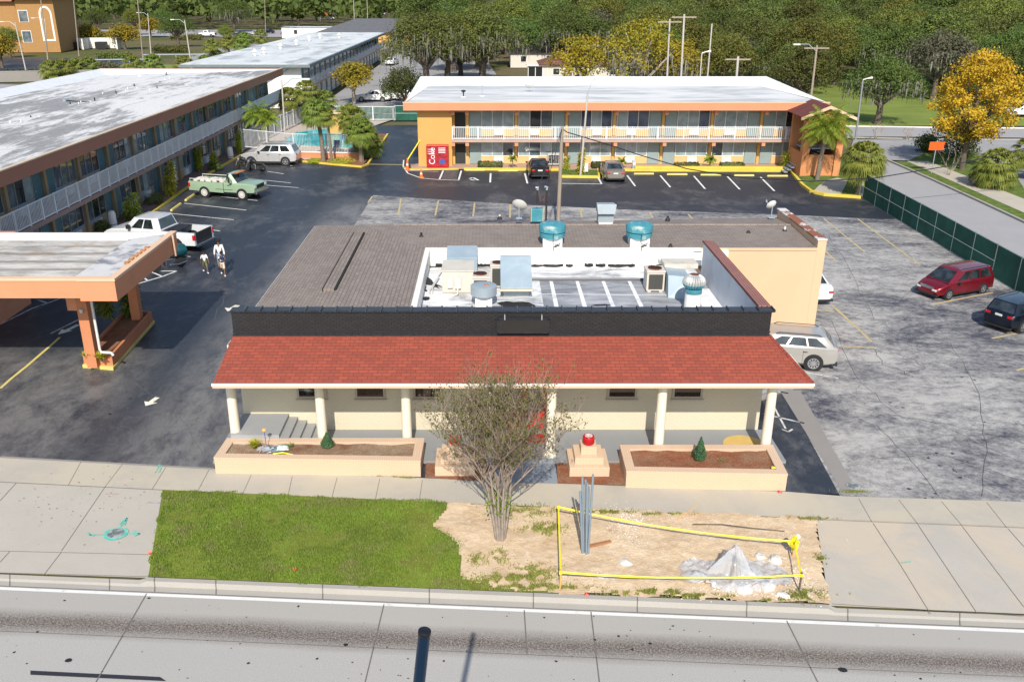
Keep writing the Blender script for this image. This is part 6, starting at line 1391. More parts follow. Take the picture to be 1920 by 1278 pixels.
def cloud(lobes,nclump,per,spread,seed,shell=.65,low=-.55):
    r=np.random.default_rng(seed);L=np.array(lobes,float);wt=(L[:,3]*L[:,4]*L[:,5])**(2/3);wt/=wt.sum()
    idx=r.choice(len(L),nclump,p=wt);d=r.normal(size=(nclump,3));d/=np.linalg.norm(d,axis=1,keepdims=True)
    d[:,2]=np.where(d[:,2]<low,-d[:,2],d[:,2]);rad=r.uniform(shell,1.05,nclump)[:,None]
    c=L[idx,:3]+d*rad*L[idx,3:6]
    C=np.repeat(c,per,0)+r.normal(size=(nclump*per,3))*spread*np.array([1,1,.7]);N_=np.repeat(d,per,0)*.8+r.normal(size=(nclump*per,3))*.7+np.array([0,0,.5]);return C,N_,c
def limbs(mb,base,lobes,r0,h0,seed=0,bend=.5):
    r=random.Random(seed);mb.tube([(0,0,-.1),(r.uniform(-.1,.1),0,h0*.5),(r.uniform(-.2,.2),r.uniform(-.2,.2),h0)],[r0*1.25,r0,r0*.85],9)
    for i,l in enumerate(lobes):
        e=Vector(l[:3]);s=Vector((0,0,h0*r.uniform(.7,1.0)));m=s.lerp(e,.5)+Vector((r.uniform(-bend,bend),r.uniform(-bend,bend),r.uniform(-.3,.5)))
        mb.tube([s,m,e,e+(e-m)*.5],[r0*.55,r0*.4,r0*.22,r0*.07],6)
M_bark=paint('oak_bark',(.12,.095,.075),.95,var=.3,scale=3);M_barkp=paint('pale_bark',(.33,.28,.24),.9,var=.25,scale=4)
M_oak=leafmat('oak_leaf',(.040,.066,.014),(.085,.125,.024),(.17,.20,.05),.35,.34)
M_oak2=leafmat('olive_leaf',(.062,.088,.02),(.14,.17,.035),(.20,.22,.06),.4,.34)
M_yel=leafmat('yellowing_leaf',(.12,.14,.02),(.36,.30,.02),(.46,.28,.03),.30,.1,.02)
M_autumn=leafmat('autumn_leaf',(.36,.26,.015),(.62,.42,.025),(.78,.48,.05),.35,.05,0)
M_moss=leafmat('spanish_moss',(.16,.155,.125),(.25,.24,.20),(.32,.31,.26),.6,.1)
def moss(par,c,seed,ln=1.6,k=900):
    r=np.random.default_rng(seed);c=np.asarray(c);c=c[r.choice(len(c),min(len(c),k))]
    n_=len(c);P0=c+r.normal(size=(n_,3))*.25;L=ln*r.uniform(.4,1.3,n_);a=r.uniform(0,6.28,n_);wd=.07*r.uniform(.6,1.6,n_)
    dx=np.stack([np.cos(a)*wd,np.sin(a)*wd,0*a],1);z=np.stack([0*a,0*a,-L],1)
    P=np.stack([P0-dx,P0+dx,P0+dx*.9+z*.6,P0+z,P0-dx*.9+z*.55],1).reshape(-1,3)
    me=bpy.data.meshes.new('hanging_moss');me.from_pydata(P.tolist(),[],np.arange(5*n_).reshape(-1,5).tolist());me.materials.append(M_moss)
    o=bpy.data.objects.new('hanging_moss',me);COL.objects.link(o);o.parent=par;return o
def tree(name,label,loc,h,w_,lm,seed,nl=9,nclump=420,per=16,leaf=.32,group=None,mossy=0,base=.35,rz=0,bark=None,spread=.42,conic=0,r0=None):
    r=random.Random(seed);t=thing(name,label,'tree',(*loc,-.1),rz,group);lobes=[]
    for i in range(nl):
        a=i*2.4+r.uniform(-.4,.4);q=math.sqrt((i+.4)/nl);z=h*(base+.16)+(h*(1-base-.30))*(1-q**1.6)*r.uniform(.8,1.1)+h*.02
        rr_=w_*.5*q*(.72-.25*conic)*(1-conic*(z/h-.4) if conic else 1);R_=w_*r.uniform(.17,.25)
        lobes.append((rr_*math.cos(a),rr_*math.sin(a),z,R_,R_,R_*r.uniform(.65,.85)))
    C,N_,c=cloud(lobes,nclump,per,spread,seed,.78)
    quads('crown',C,N_,leaf,lm,t,.65,seed)
    mb=MB();limbs(mb,None,lobes,r0 or w_*.035+.05,h*base*1.1,seed);mb.build('trunk',bark or M_bark,t,smooth=60)
    if mossy:
        lowc=c[c[:,2]<h*.75];moss(t,lowc,seed,1.7,mossy)
    return t
M_lite=leafmat('light_olive_leaf',(.085,.105,.018),(.16,.18,.03),(.25,.25,.06),.4,.3);M_greyl=leafmat('grey_green_leaf',(.085,.09,.05),(.145,.15,.085),(.22,.21,.14),.4,.3)
# prototype forest trees
PR=[]
LW_='tree standing in the dense mixed wood beyond the motel and the cross street'
for i in range(8):
    PR.append(tree('oak_tree',LW_,(0,0),(10.2,11.2,9.4,11.8,10.4,9.0,11.0,8.4)[i],(12.5,11,13.5,11.5,12.5,10,13,9.5)[i],(M_oak,M_oak2,M_oak,M_lite,M_oak2,M_greyl,M_oak,M_lite)[i],100+i,nl=(17,14,20,15,17,13,18,11)[i],nclump=(820,700,900,720,820,480,850,520)[i],per=14,leaf=.30,mossy=(400,0,0,0,250,900,0,0)[i],group='oaks of the wood beyond the motel'))
used=set();r_=random.Random(21);spots=[]
def clear(x,y):
    if 26<x<34 and y<108:return True
    if 47<x<57 and y<128:return True
    if -4<x<21 and y<176:return True
    if 9<x<30 and y<122:return True
    if -30<x<-2 and y<235 and not (-10<x<-2 and y>125):return True
    if -6<x<8 and y<125:return False
    if 33<x<45 and y<101:return True
    if 57<=x and y<106:return True
    if 49<x<68 and 150<y<170 and False:return True
    return False
y=103
while y<335:
    sp_=10.5 if y<235 else 15.5
    x=-4 if y<235 else -14
    while x<.62*y+8:
        X=x+r_.uniform(-4.5,4.5);Y=y+r_.uniform(-4.5,4.5)
        if not clear(X,Y):spots.append((X,Y,1.0 if y<235 else 1.35))
        x+=sp_
    y+=sp_*.95
for i,(X,Y,s) in enumerate(spots[:285]):
    p=PR[i] if i<8 else PR[r_.choice((0,1,2,3,3,4,5,5,5,6,7,7) if -5<X<45 and Y<200 else (0,1,2,2,3,4,4,5,6,6,7))];s2=s*r_.uniform(.72,1.14)*(.92 if Y<125 else 1)
    if i<8:p.location=(X,Y,-.1);p.rotation_euler=(0,0,r_.uniform(0,6.28));p.scale=(s2,)*3
    else:dup(p,(X,Y,-.1),r_.uniform(0,6.28),scale=(s2*r_.uniform(.9,1.15),s2,s2*r_.uniform(.85,1.05)))
# left background: park oaks (each where it stands)
left=[(60,60,13,'oak behind the roof of the tan apartment house'),(185,62,9,'oak between the yellow trees by the enclosures'),(255,66,9,'oak beside the equipped wooden pole'),(310,62,9,'oak left of the slim lamp post by the far road'),(372,30,13,'oak behind the lawn mound near the far white pickup'),(545,25,14,'oak behind the pole with lamp arm'),(425,82,7,'small oak on the verge below the far white pickup'),(240,18,15,'far broad oak above the equipped wooden pole'),(180,15,15,'far broad oak above the dumpster enclosures'),(505,12,15,'far broad oak above the row of parked cars'),(20,108,7,'dark tree at the left edge below the tan apartment house'),(440,60,13,'large mossy oak beside the far left road, right of the white pickup'),(395,40,12,'oak behind the far white pickup'),(350,45,12,'oak left of the far white pickup'),(300,40,12,'oak between the two lamp posts at upper left'),(520,40,14,'dark oak behind the small red SUV'),(560,48,12,'reddish-brown oak by the roadside sign'),(335,88,9,'mossy oak with visible trunk in the upper left park'),(215,35,13,'oak behind the yellow trees at upper left'),(160,28,13,'oak right of the tan apartment house'),(250,22,14,'tall oak above the yellow trees, left of the wood pole'),(470,28,15,'broad oak at the top edge left of the grey pole'),(400,18,15,'broad oak at the top edge above the white pickup'),(330,15,15,'broad oak at the top edge above the mossy park oak'),(120,22,12,'oak touching the roof of the tan apartment house'),(600,12,15,'oak behind the roadside sign tower'),(730,42,14,'oak at the far right end of the grey hip roof'),(770,30,15,'oak behind the moss-draped oak near the top edge'),(450,10,16,'far oak at the top edge beyond the left roads')]
for i,(px,py,wd,lab) in enumerate(left):
    x,y=G(px,py);k=PR[(i*5+1)%8];s=wd/12.5*(1.0+max(0,(y-330)/900));dup(k,(x,y,-.1),r_.uniform(0,6.28),label=lab,scale=s)['group']='oaks along the upper left roads'
# moss-draped oaks behind the motel's left half
for i,(px,py,h,wd,lab) in enumerate(((800,168,11.5,13,'big moss-draped oak standing behind the left end of the far motel'),(905,158,11.5,15,'big moss-draped oak between the motel roof and the dark-roofed house'),(850,135,12,14,'moss-draped oak behind the two nearest the motel roof'))):
    x,y=G(px,py);tree('live_oak',lab,(x,y),h,wd,M_oak2 if i<2 else M_oak,300+i,nl=13,nclump=950,per=15,leaf=.28,mossy=2400,base=.30,rz=i)
for i,(px,py,h,wd,lab) in enumerate(((1085,212,9.4,8,'yellow-green tree right of the dark-roofed house, left of the orange-tinged ones'),(1195,212,11.0,11,'large orange-yellow tinged tree behind the far motel'),(1262,206,9,8,'yellowish tree with grey moss right of the large orange-tinged tree'),(1295,30,11,10,'yellow-topped tree high in the wood near the top edge'),(665,195,5.6,5.5,'yellow-green tree by the driveway of the second block'),(1140,150,6,6,'low yellow-green shrub tree right behind the motel roof'))):
    x,y=G(px,py);tree('yellowing_tree',lab,(x,y),h,wd,M_yel if i not in(5,) else M_oak2,400+i,nl=8,nclump=380,per=14,leaf=.26,mossy=900 if i in (1,2) else 0,spread=.35,bark=M_barkp)
for i,(px,py,h,wd,lab) in enumerate(((168,88,5,8,'low yellow tree beside the dumpster enclosures'),(235,92,5.5,8,'low yellow tree right of the dumpster enclosures'),(283,70,5.5,7,'olive-yellow tree between the two upper left poles'),(5,128,6,7,'yellow tree cut off by the left frame edge'))):
    x,y=G(px,py);tree('yellowing_tree',lab,(x,y),h,wd,M_yel,450+i,nl=7,nclump=300,per=12,leaf=.4,spread=.5)
x,y=G(760,200);tree('round_green_tree','round dark green tree at the left end of the far motel roof',(x,y),4.6,7,M_oak,480,nl=9,nclump=420,per=15,leaf=.22,base=.2,spread=.3)
# autumn tree at right
x,y=G(1803,318);at=thing('autumn_tree','tall golden-yellow autumn tree on the grass island at the right','tree',(x,y,0))
lob=[]
r3=random.Random(8)
for i in range(26):
    z=3.2+i*.235;ww=3.4*math.sin(math.pi*min(1,max(.12,(z-1.6)/7.9)))**.8;a=i*2.4
    lob.append((ww*.75*math.cos(a)+.25*(z-4)*.3,ww*.75*math.sin(a),z,1.0,1.0,.7))
C,N_,c=cloud(lob,1000,16,.20,77,.45,-1);quads('crown',C,N_,.17,M_autumn,at,.8,3)
C,N_,c=cloud([(-1.2,0,3.3,1.3,1.2,.8),(.2,-.3,2.9,1.3,1.2,.5)],120,12,.25,78,.3,-1);quads('green_lower_leaves',C,N_,.2,M_yel,at,.8,4)
mb=MB();limbs(mb,None,lob[::2],.20,3.2,3,.3);mb.build('trunk',M_bark,at,smooth=60)
for i,(px,py,h,wd,lab) in enumerate(((1790,296,2.2,3.6,'dark green bush beneath the autumn tree beside the orange sign'),(1735,285,1.7,2.2,'olive bush at the left foot of the autumn tree'),(1880,470,1.0,1.0,'' ))):
    if not lab:continue
    x,y=G(px,py);t=thing('bush',lab,'bush',(x,y,0));C,N_,c=cloud([(0,0,h*.5,wd/2,wd/2,h*.5),(wd*.2,0,h*.45,wd*.3,wd*.3,h*.45)],220,14,.2,600+i,.5,-1);quads('foliage',C,N_,.16,M_oak,t,.6,i);mb=MB();mb.tube([(0,0,0),(0,0,h*.6)],.06,6);mb.build('stem',M_bark,t)
# bare scraggly shrubs by the street
def twig(mb,p,d,L,r,lv,rg,tips,wander=.25,kids=(3,4),sh=.68,up=.12,n=4):
    q=Vector(p);d=Vector(d).normalized();path=[q.copy()];m=3
    for i in range(m):
        d=(d+Vector((rg.gauss(0,wander),rg.gauss(0,wander),rg.gauss(0,wander*.6)+up))).normalized();q=q+d*L/m;path.append(q.copy())
    mb.tube(path,[r*(1-.45*i/m) for i in range(m+1)],n if lv>1 else 3,cap=False)
    if lv<=0:tips.append((q,d));return
    for k in range(rg.choice(kids)):
        j=rg.choice((1,2,3,3));pp=path[j];a=rg.uniform(0,6.28);o_=Vector((math.cos(a),math.sin(a),.3));nd=(d*1.0+o_*rg.uniform(.45,.95)).normalized()
        twig(mb,pp,nd,L*sh*rg.uniform(.75,1.2),r*.52,lv-1,rg,tips,wander,kids,sh,up,n)
def shrubby(px,py,h,lab,seed,nst=4,leafm=None,k=2):
    x,y=G(px,py);t=thing('bare_shrub',lab,'shrub',(x,y,0));mb=MB();rg=random.Random(seed);tips=[]
    for i in range(nst):a=i*6.28/nst;twig(mb,(0,0,0),(math.cos(a)*.35,math.sin(a)*.35,1),h*.45,.03,2,rg,tips,.2)
    mb.build('branches',M_barkp,t,recalc=False)
    if leafm:C=[tip+Vector((rg.gauss(0,.08),rg.gauss(0,.08),rg.gauss(0,.08))) for tip,_ in tips for _ in range(k)];quads('sparse_leaves',C,[(rg.gauss(0,1),rg.gauss(0,1),1) for _ in C],.14,leafm,t)
shrubby(1780,330,2.6,'thin leafless young tree right of the orange sign pole',31,3,M_oak2)
shrubby(1640,262,2.0,'bare twiggy shrub behind the light pole near the cross street',32,5)
shrubby(1700,262,1.6,'low bare shrub on the verge of the cross street',33,5)
shrubby(1820,345,1.0,'reddish dry shrub left of the right-hand palm',34,6,M_yel)
# ---------------- the crape myrtle in front
M_my=leafmat('myrtle_leaf',(.085,.085,.025),(.15,.17,.04),(.21,.20,.06),1.2,0)
M_myg=leafmat('myrtle_green_leaf',(.12,.18,.02),(.20,.26,.03),(.35,.36,.05),1.5,0)
x,y=G(938,1012);cm=thing('crape_myrtle','sparse multi-stemmed tree with bare grey-brown twigs standing in the sand in front of the entrance','tree',(x,y,.02))
cm.scale=(.96,.96,1.12);rg=random.Random(17);tips=[];mb=MB();tw=MB()
for i in range(11):
    a=i*2.399;q=.16*math.sqrt((i+1)/11);b0=Vector((q*math.cos(a)*.8,q*math.sin(a)*.6,-.03));tip=Vector((math.cos(a)*(.15+q*2.1)-.10,math.sin(a)*(.15+q*1.6),1.8+.6*rg.random()))
    m_=b0.lerp(tip,.5)+Vector((rg.gauss(0,.03),rg.gauss(0,.03),.05));rad=.052-.002*i*.5
    mb.tube([b0,b0.lerp(m_,.5),m_,tip],[rad*1.25,rad,rad*.85,rad*.55],7)
    d=(tip-m_).normalized()
    for k in range(3):
        aa=rg.uniform(0,6.28);twig(tw,m_.lerp(tip,.25+.33*k),(d+Vector((math.cos(aa)*.75-.03,math.sin(aa)*.6,.22))),1.30,.024,3,rg,tips,.19,(4,5),.68,.05)
mb.build('trunk',paint('myrtle_bark',(.28,.235,.20),.85,var=.25,scale=6),cm,smooth=60);tw.build('branches',paint('grey_twig',(.25,.195,.155),.9,var=.25,scale=5),cm,recalc=False)
print('MYRTLE tips',len(tips),'faces',len(tw.f))
C=[];Cg=[]
for tip,d in tips:
    if rg.random()<.72:
        for _ in range(rg.choice((2,3,4,6))):C.append(tip-d*rg.uniform(0,.3)+Vector((rg.gauss(0,.06),rg.gauss(0,.06),rg.gauss(0,.06))))
for _ in range(420):
    a=rg.uniform(0,6.28);q=rg.random();Cg.append((.15+.45*q*math.cos(a)-.2,.4*q*math.sin(a),1.15+rg.gauss(0,.16)))
quads('sparse_leaves',C,[(rg.gauss(0,1),rg.gauss(0,1),.8) for _ in C],.078,M_my,cm,.5,1)
quads('green_shoots',Cg,[(rg.gauss(0,1),rg.gauss(0,1),.8) for _ in Cg],.085,M_myg,cm,.5,2)
# ---------------- palms
M_pl=leafmat('palm_frond',(.08,.13,.02),(.16,.21,.03),(.32,.33,.07),.8,.08)
M_pq=leafmat('queen_palm_frond',(.10,.17,.015),(.20,.28,.025),(.34,.36,.05),.8,.08)
M_dead=leafmat('dead_frond',(.20,.13,.06),(.30,.21,.10),(.40,.29,.15),.8,.05)
M_trk=bricky('palm_trunk_bark',(.24,.20,.16),(.20,.165,.13),(.12,.10,.08),.3,.12,'xz',.95,bump=1)
def fan_frond(mb,az,el,Lp,Lf,rg,k=20):
    d=Vector((math.cos(az)*math.cos(el),math.sin(az)*math.cos(el),math.sin(el)));up=Vector((0,0,1));s=d.cross(up).normalized();n_=s.cross(d)
    dr=Vector((0,0,-1));hub=d*Lp+dr*(.12*Lp);mb.add([Vector((0,0,0))+s*.02,Vector((0,0,0))-s*.02,hub-s*.015,hub+s*.015],[(0,1,2,3)])
    for i in range(k):
        a=(i/(k-1)-.5)*2.7;v=(d*math.cos(a)+s*math.sin(a)).normalized();sd=(s*math.cos(a)-d*math.sin(a)).normalized()*.045*Lf
        L=Lf*(.75+.25*math.cos(a))*rg.uniform(.9,1.05);m=hub+v*L*.55+dr*L*.06;e=hub+v*L*.88+dr*L*rg.uniform(.3,.62)
        mb.add([hub,m+sd,e,m-sd],[(0,1,2,3)])
def feather_frond(mb,az,el,L,rg,k=26):
    d=Vector((math.cos(az)*math.cos(el),math.sin(az)*math.cos(el),math.sin(el)));p=Vector((0,0,0));pts=[p.copy()];m=8
    for i in range(m):
        d=(d+Vector((0,0,-.17-.05*i*.4))).normalized();p=p+d*L/m;pts.append(p.copy())
    mb.tube(pts,[.03*(1-.8*i/m) for i in range(m+1)],3,cap=False)
    for i in range(2,k):
        t=i/k*m;j=min(m-1,int(t));q=pts[j].lerp(pts[j+1],t-j);dd=(pts[j+1]-pts[j]).normalized();s=dd.cross(Vector((0,0,1))).normalized()
        l=L*.26*math.sin(math.pi*min(1,(i+2)/(k+2))**.8)+.08
        for sg_ in (-1,1):
            v=(s*sg_*.8+dd*.5+Vector((0,0,-.55+rg.gauss(0,.15)))).normalized();mb.add([q,q+v*l*.5+dd*.035,q+v*l+Vector((0,0,-.12*l)),q+v*l*.5-dd*.035],[(0,1,2,3)])
def palm(name,label,loc,h,kind,seed,n=34,Lp=.8,Lf=.9,lean=(0,0),tr=.13,scale=1,dead=6,group=None):
    rg=random.Random(seed);t=thing(name,label,'palm tree',(*loc,0),0,group);mb=MB();top=Vector((lean[0],lean[1],h))
    mb.tube([(0,0,-.1),Vector((lean[0]*.15,lean[1]*.15,h*.35)),Vector((lean[0]*.5,lean[1]*.5,h*.7)),top],[tr*1.3,tr*1.05,tr,tr*1.15],10);mb.build('trunk',M_trk,t,smooth=50)
    mb=MB()
    for i in range(n):
        q=i/n;el=R(78)-q*R(125)+rg.gauss(0,.1);az=i*2.399
        if kind=='fan':fan_frond(mb,az,el,Lp*(.6+.5*q),Lf,rg)
        else:feather_frond(mb,az,max(R(-5),R(80)-q*R(75)),Lf,rg)
    mb.v=[tuple(Vector(p)+top) for p in mb.v];mb.build('crown',M_pl if kind=='fan' else M_pq,t,recalc=False)
    if dead:
        mb=MB()
        for i in range(dead):
            if kind=='fan':fan_frond(mb,i*2.1,R(-65),Lp*.8,Lf*.8,rg,9)
            else:mb.tube([(0,0,0),(.1*math.cos(i),.1*math.sin(i),-.5)],.04,5)
        mb.v=[tuple(Vector(p)+top+Vector((0,0,-.1))) for p in mb.v];mb.build('dry_fronds',M_dead,t,recalc=False)
    return t
palm('cabbage_palm','cabbage palm with ringed trunk in front of the pool fence, nearest the camera',G(607,303),4.5,'fan',1,60,.85,1.0,(-.35,0),.17)
palm('cabbage_palm','slimmer cabbage palm just right of the nearest pool palm',G(622,305),4.0,'fan',2,26,.6,.7,(-.2,.2),.11)
palm('bushy_palm','dense multi-headed palm at the right corner of the pool bed',G(678,303),2.9,'fan',3,70,.9,1.0,(0,0),.2,dead=3)
palm('bushy_palm','smaller palm head filling the right end of the pool bed',G(688,296),1.6,'fan',4,40,.9,1.0,(.1,.2),.15,dead=2)
palm('bushy_palm','taller palm head rising behind the right pool bed palms',G(665,295),3.6,'fan',5,40,.9,1.0,(.1,0),.14,dead=2)
palm('queen_palm','bright green queen palm beside the pool fence corner, left of the lamp pole',G(492,284),3.3,'feather',6,22,Lf=1.9,lean=(-.2,0),tr=.12,dead=4)
palm('queen_palm','second trunked queen palm just right of the fence-corner palm',G(505,286),3.0,'feather',61,16,Lf=1.6,lean=(.1,0),tr=.09,dead=3)
for i,(px,py,h,lab) in enumerate(((545,235,3.2,'palm behind the white fence, left of the lamp pole'),(580,240,4.2,'tallest palm behind the pool fence, right of the lamp pole'),(560,228,2.6,'low palm between the two behind the pool fence'),(655,248,2.0,'small palm beside the orange cabana'),(612,238,3.0,'palm between the cabana and the tallest rear palm'))):palm('cabbage_palm',lab,G(px,py),h,'fan',10+i,34,.9,1.05,(0,0),.14)
palm('queen_palm','drooping queen palm standing before the orange stair tower',G(1532,338),4.0,'feather',20,40,Lf=2.5,lean=(.25,0),tr=.15,dead=4)
palm('cabbage_palm','full cabbage palm at the corner of the green screened fence',G(1608,366),2.9,'fan',21,64,1.0,1.15,(.05,0),.15)
palm('cabbage_palm','cabbage palm on the verge at right across the side street',G(1858,352),1.9,'fan',22,60,1.0,1.2,(.1,0),.16)
palm('cabbage_palm','palm cut off by the right frame edge, behind the verge palm',G(1925,335),2.4,'fan',23,40,1.0,1.1,(0,0),.16)
palm('small_palm','tiny palm with two heads on the motel walk between two clipped hedges',G(1330,316),.75,'feather',24,12,Lf=.7,tr=.05,dead=0)
palm('small_palm','tiny thin palm on the motel walk left of the black car',G(961,316),.85,'feather',25,9,Lf=.5,tr=.04,dead=0)
palm('small_palm','tiny yellowish palm on the motel walk right of the beige sedan',G(1165,316),.6,'feather',26,10,Lf=.55,tr=.05,dead=0)
for i,(px,py,lab) in enumerate(((100,142,'leftmost palmetto in the clump behind the wing roof at upper left'),(122,140,'second palmetto in the clump behind the wing roof at upper left'),(145,138,'third palmetto in the clump behind the wing roof at upper left'),(170,135,'rightmost palmetto in the clump behind the wing roof at upper left'),(252,132,'left palmetto of the pair behind the middle of the wing roof'),(290,128,'right palmetto of the pair behind the middle of the wing roof'),(348,132,'palmetto between the wing roof and the lamp post'),(388,130,'palmetto at the near left corner of the white block'),(415,132,'palm top showing over the wing roof before the white block wall'),(400,100,'left shrub palm behind the white block roof'),(430,90,'second shrub palm behind the white block roof'),(460,82,'third shrub palm behind the white block roof'),(490,75,'right shrub palm behind the white block roof'),(455,100,'low palm mass against the white block roof edge'))):
    x,y=G(px,py+12);palm('palmetto',lab,(x,y),2.2 if py>110 else 3.0,'fan',40+i,36,1.2,1.5,(0,0),.2,dead=3,group='palmettos at upper left')
# ---------------- broadleaf ornamental shrubs
M_cro=leafmat('croton_leaf',(.20,.27,.02),(.40,.45,.03),(.65,.60,.08),1.5,.05)
def lance(mb,p,d,L,w_,dr=.35):
    d=Vector(d).normalized();s=d.cross(Vector((0,0,1)))
    s=s.normalized() if s.length>1e-3 else Vector((1,0,0));p=Vector(p);m=p+d*L*.5;e=p+d*L+Vector((0,0,-dr*L));mb.add([p,m+s*w_,e,m-s*w_],[(0,1,2,3)])
def croton(px,py,h,lab,seed,wd=.35,st=3,lm=None,z=0):
    rg=random.Random(seed);x,y=G(px,py,z);x+=.35*(px<450 and z==0);t=thing('dracaena_shrub',lab,'shrub',(x,y,z));mb=MB();sm=MB()
    for s_ in range(st):
        a=s_*2.1;bx,by=.22*wd*3*math.cos(a)*(st>1),.22*wd*3*math.sin(a)*(st>1);hh=h*(1-.22*s_);sm.tube([(bx*.4,by*.4,-.02),(bx,by,hh)],.03,5)
        k=int(hh*60)
        for i in range(k):
            zz=.15+hh*(i/k)+.05;f=zz/hh;aa=i*2.399;el=-.1+.9*max(0,f-.6)*2+rg.gauss(0,.15)
            lance(mb,(bx*min(1,.4+.6*f),by*min(1,.4+.6*f),zz),(math.cos(aa),math.sin(aa),el),wd*rg.uniform(.8,1.2),.075)
    mb.build('leaves',lm or M_cro,t,recalc=False);sm.build('stems',M_bark,t)
croton(312,368,2.3,'tall yellow-green leafy shrub beside the green pickup tail',71,.42,3)
croton(238,412,1.5,'bushy yellow-green shrub behind the white crew-cab pickup',72,.5,5)
croton(365,322,1.9,'narrow leafy shrub by the wing just right of the green pickup bed',73,.34,2)
croton(393,318,1.2,'small leafy shrub by the wing behind the green pickup cab',74,.34,2)
croton(441,288,1.8,'narrow bright leafy shrub by the wing left of the pool fence corner',75,.32,2)
croton(1473,318,1.5,'yellow leafy shrub beside the stairs at the motel right end',76,.42,5)
croton(1088,328,1.9,'tall yellow-green shrub on the grass island behind the lamp pole',77,.3,3)
croton(1061,322,1.1,'small bright yellow-green shrub at the left end of the grass island',78,.28,2)
croton(247,592,1.5,'dark leafy dracaena beside the rear portico post',79,.42,3,M_pl,.5)
croton(196,598,1.3,'dark leafy dracaena behind the front portico post',80,.4,2,M_pl,.5)
def bush(px,py,h,wd,lab,seed,m=None,z=0,dy=None,box=False,name='bush',leaf=.07,cat='bush'):
    x,y=G(px,py,z);t=thing(name,lab,cat,(x,y,z));dy=dy or wd
    if box:
        r=np.random.default_rng(seed);k=2600;C=r.uniform(-1,1,(k,3));ax=r.integers(0,3,k);C[np.arange(k),ax]=np.sign(C[np.arange(k),ax]);N_=C.copy();C=C*np.array([wd/2,dy/2,h/2])+np.array([0,0,h/2])+r.normal(size=(k,3))*.03
    else:C,N_,c=cloud([(0,0,h*.48,wd/2,dy/2,h*.5)],160,14,.06,seed,.6,-1)
    quads('foliage',C,N_,leaf if not box else .1,m or M_oak,t,.6,seed);mb=MB();mb.tube([(0,0,0),(0,0,h*.5)],.04,6);mb.build('stem',M_bark,t)
bush(919,315,.50,2.0,'clipped dark hedge on the motel walk left of the black car',81,box=True,dy=.9,name='clipped_hedge',cat='hedge')
bush(1124,316,.50,1.3,'clipped hedge beside the beige sedan on the motel walk',82,box=True,dy=.9,name='clipped_hedge',cat='hedge')
bush(1287,317,.50,2.0,'clipped hedge left of the tiny two-headed palm',83,box=True,dy=.9,name='clipped_hedge',cat='hedge')
bush(1372,317,.50,1.9,'clipped hedge right of the tiny two-headed palm',84,box=True,dy=.9,name='clipped_hedge',cat='hedge')
bush(290,384,.9,1.3,'round dark bush at the wing kerb right of the tall leafy shrub',85,M_oak2)
bush(254,414,.8,1.1,'round dark bush beside the white pickup hood',86)
bush(404,320,.7,1.2,'round dark bush at the wing kerb near the motorcycles',87)
bush(190,432,.7,1.0,'low bush behind the portico roof by the wing',88,M_oak2)
bush(640,306,.5,2.4,'low leafy ground plants at the foot of the pool palms',89,M_cro)
bush(705,275,.9,2.2,'reddish-green shrub on the pool bed beside the drive',90,M_oak2)
bush(590,306,.45,1.2,'small leafy clump at the left end of the pool bed',91,M_cro)
# planter plants
def spiky(px,py,z,h,n_,lab,seed,m,w_=.03,name='spiky_grass'):
    rg=random.Random(seed);x,y=G(px,py,z);t=thing(name,lab,'plant',(x,y,z));mb=MB()
    for i in range(n_):
        a=rg.uniform(0,6.28);lance(mb,(rg.gauss(0,.04),rg.gauss(0,.04),0),(math.cos(a)*rg.uniform(.2,.9),math.sin(a)*rg.uniform(.2,.9),1),h*rg.uniform(.7,1.2),w_*.5,.35)
    mb.build('blades',m,t,recalc=False);mb=MB();mb.lathe([(.06,-.04),(.04,.06)],8);mb.build('root_clump',M_bark,t);return t
spiky(478,839,.50,.42,130,'yellow-green spiky grass clump in the left planter',91,M_cro)
spiky(165,672,.5,.5,60,'yellow-green spiky plant at the left of the portico planter end',92,M_cro,.05)
spiky(190,675,.5,.55,80,'yellow-green spiky plant beside the downspout in the portico planter',93,M_cro,.05)
spiky(545,838,.50,.2,40,'small weed next to the litter bag in the left planter',94,M_gt)
spiky(1352,865,.52,.14,40,'small green weed in the mulch of the right planter',95,M_gt)
M_con=leafmat('conifer_leaf',(.03,.09,.04),(.08,.17,.07),(.14,.24,.11),2,.0)
def conifer(px,py,z,h,wd,lab,seed):
    x,y=G(px,py,z);t=thing('dwarf_conifer',lab,'shrub',(x,y,z));r=np.random.default_rng(seed);k=2600
    f=r.uniform(0,1,k)**1.3;a=r.uniform(0,6.28,k);rad=wd/2*np.minimum(1,(1-f)*1.25+.03)*np.minimum(1,.55+f*3)*r.uniform(.5,1.1,k)
    C=np.stack([rad*np.cos(a),rad*np.sin(a),.03+f*h],1);N_=np.stack([np.cos(a),np.sin(a),0*a+.2],1)+r.normal(size=(k,3))*.5
    quads('foliage',C,N_,.055,M_con,t,.45,seed);mb=MB();mb.tube([(0,0,-.05),(0,0,h*.7)],.02,6);mb.build('stem',M_bark,t)
conifer(614,838,.49,.50,.42,'small rounded dwarf conifer in the left planter',96)
conifer(1311,862,.51,.78,.42,'small pointed dwarf conifer in the right planter',97)
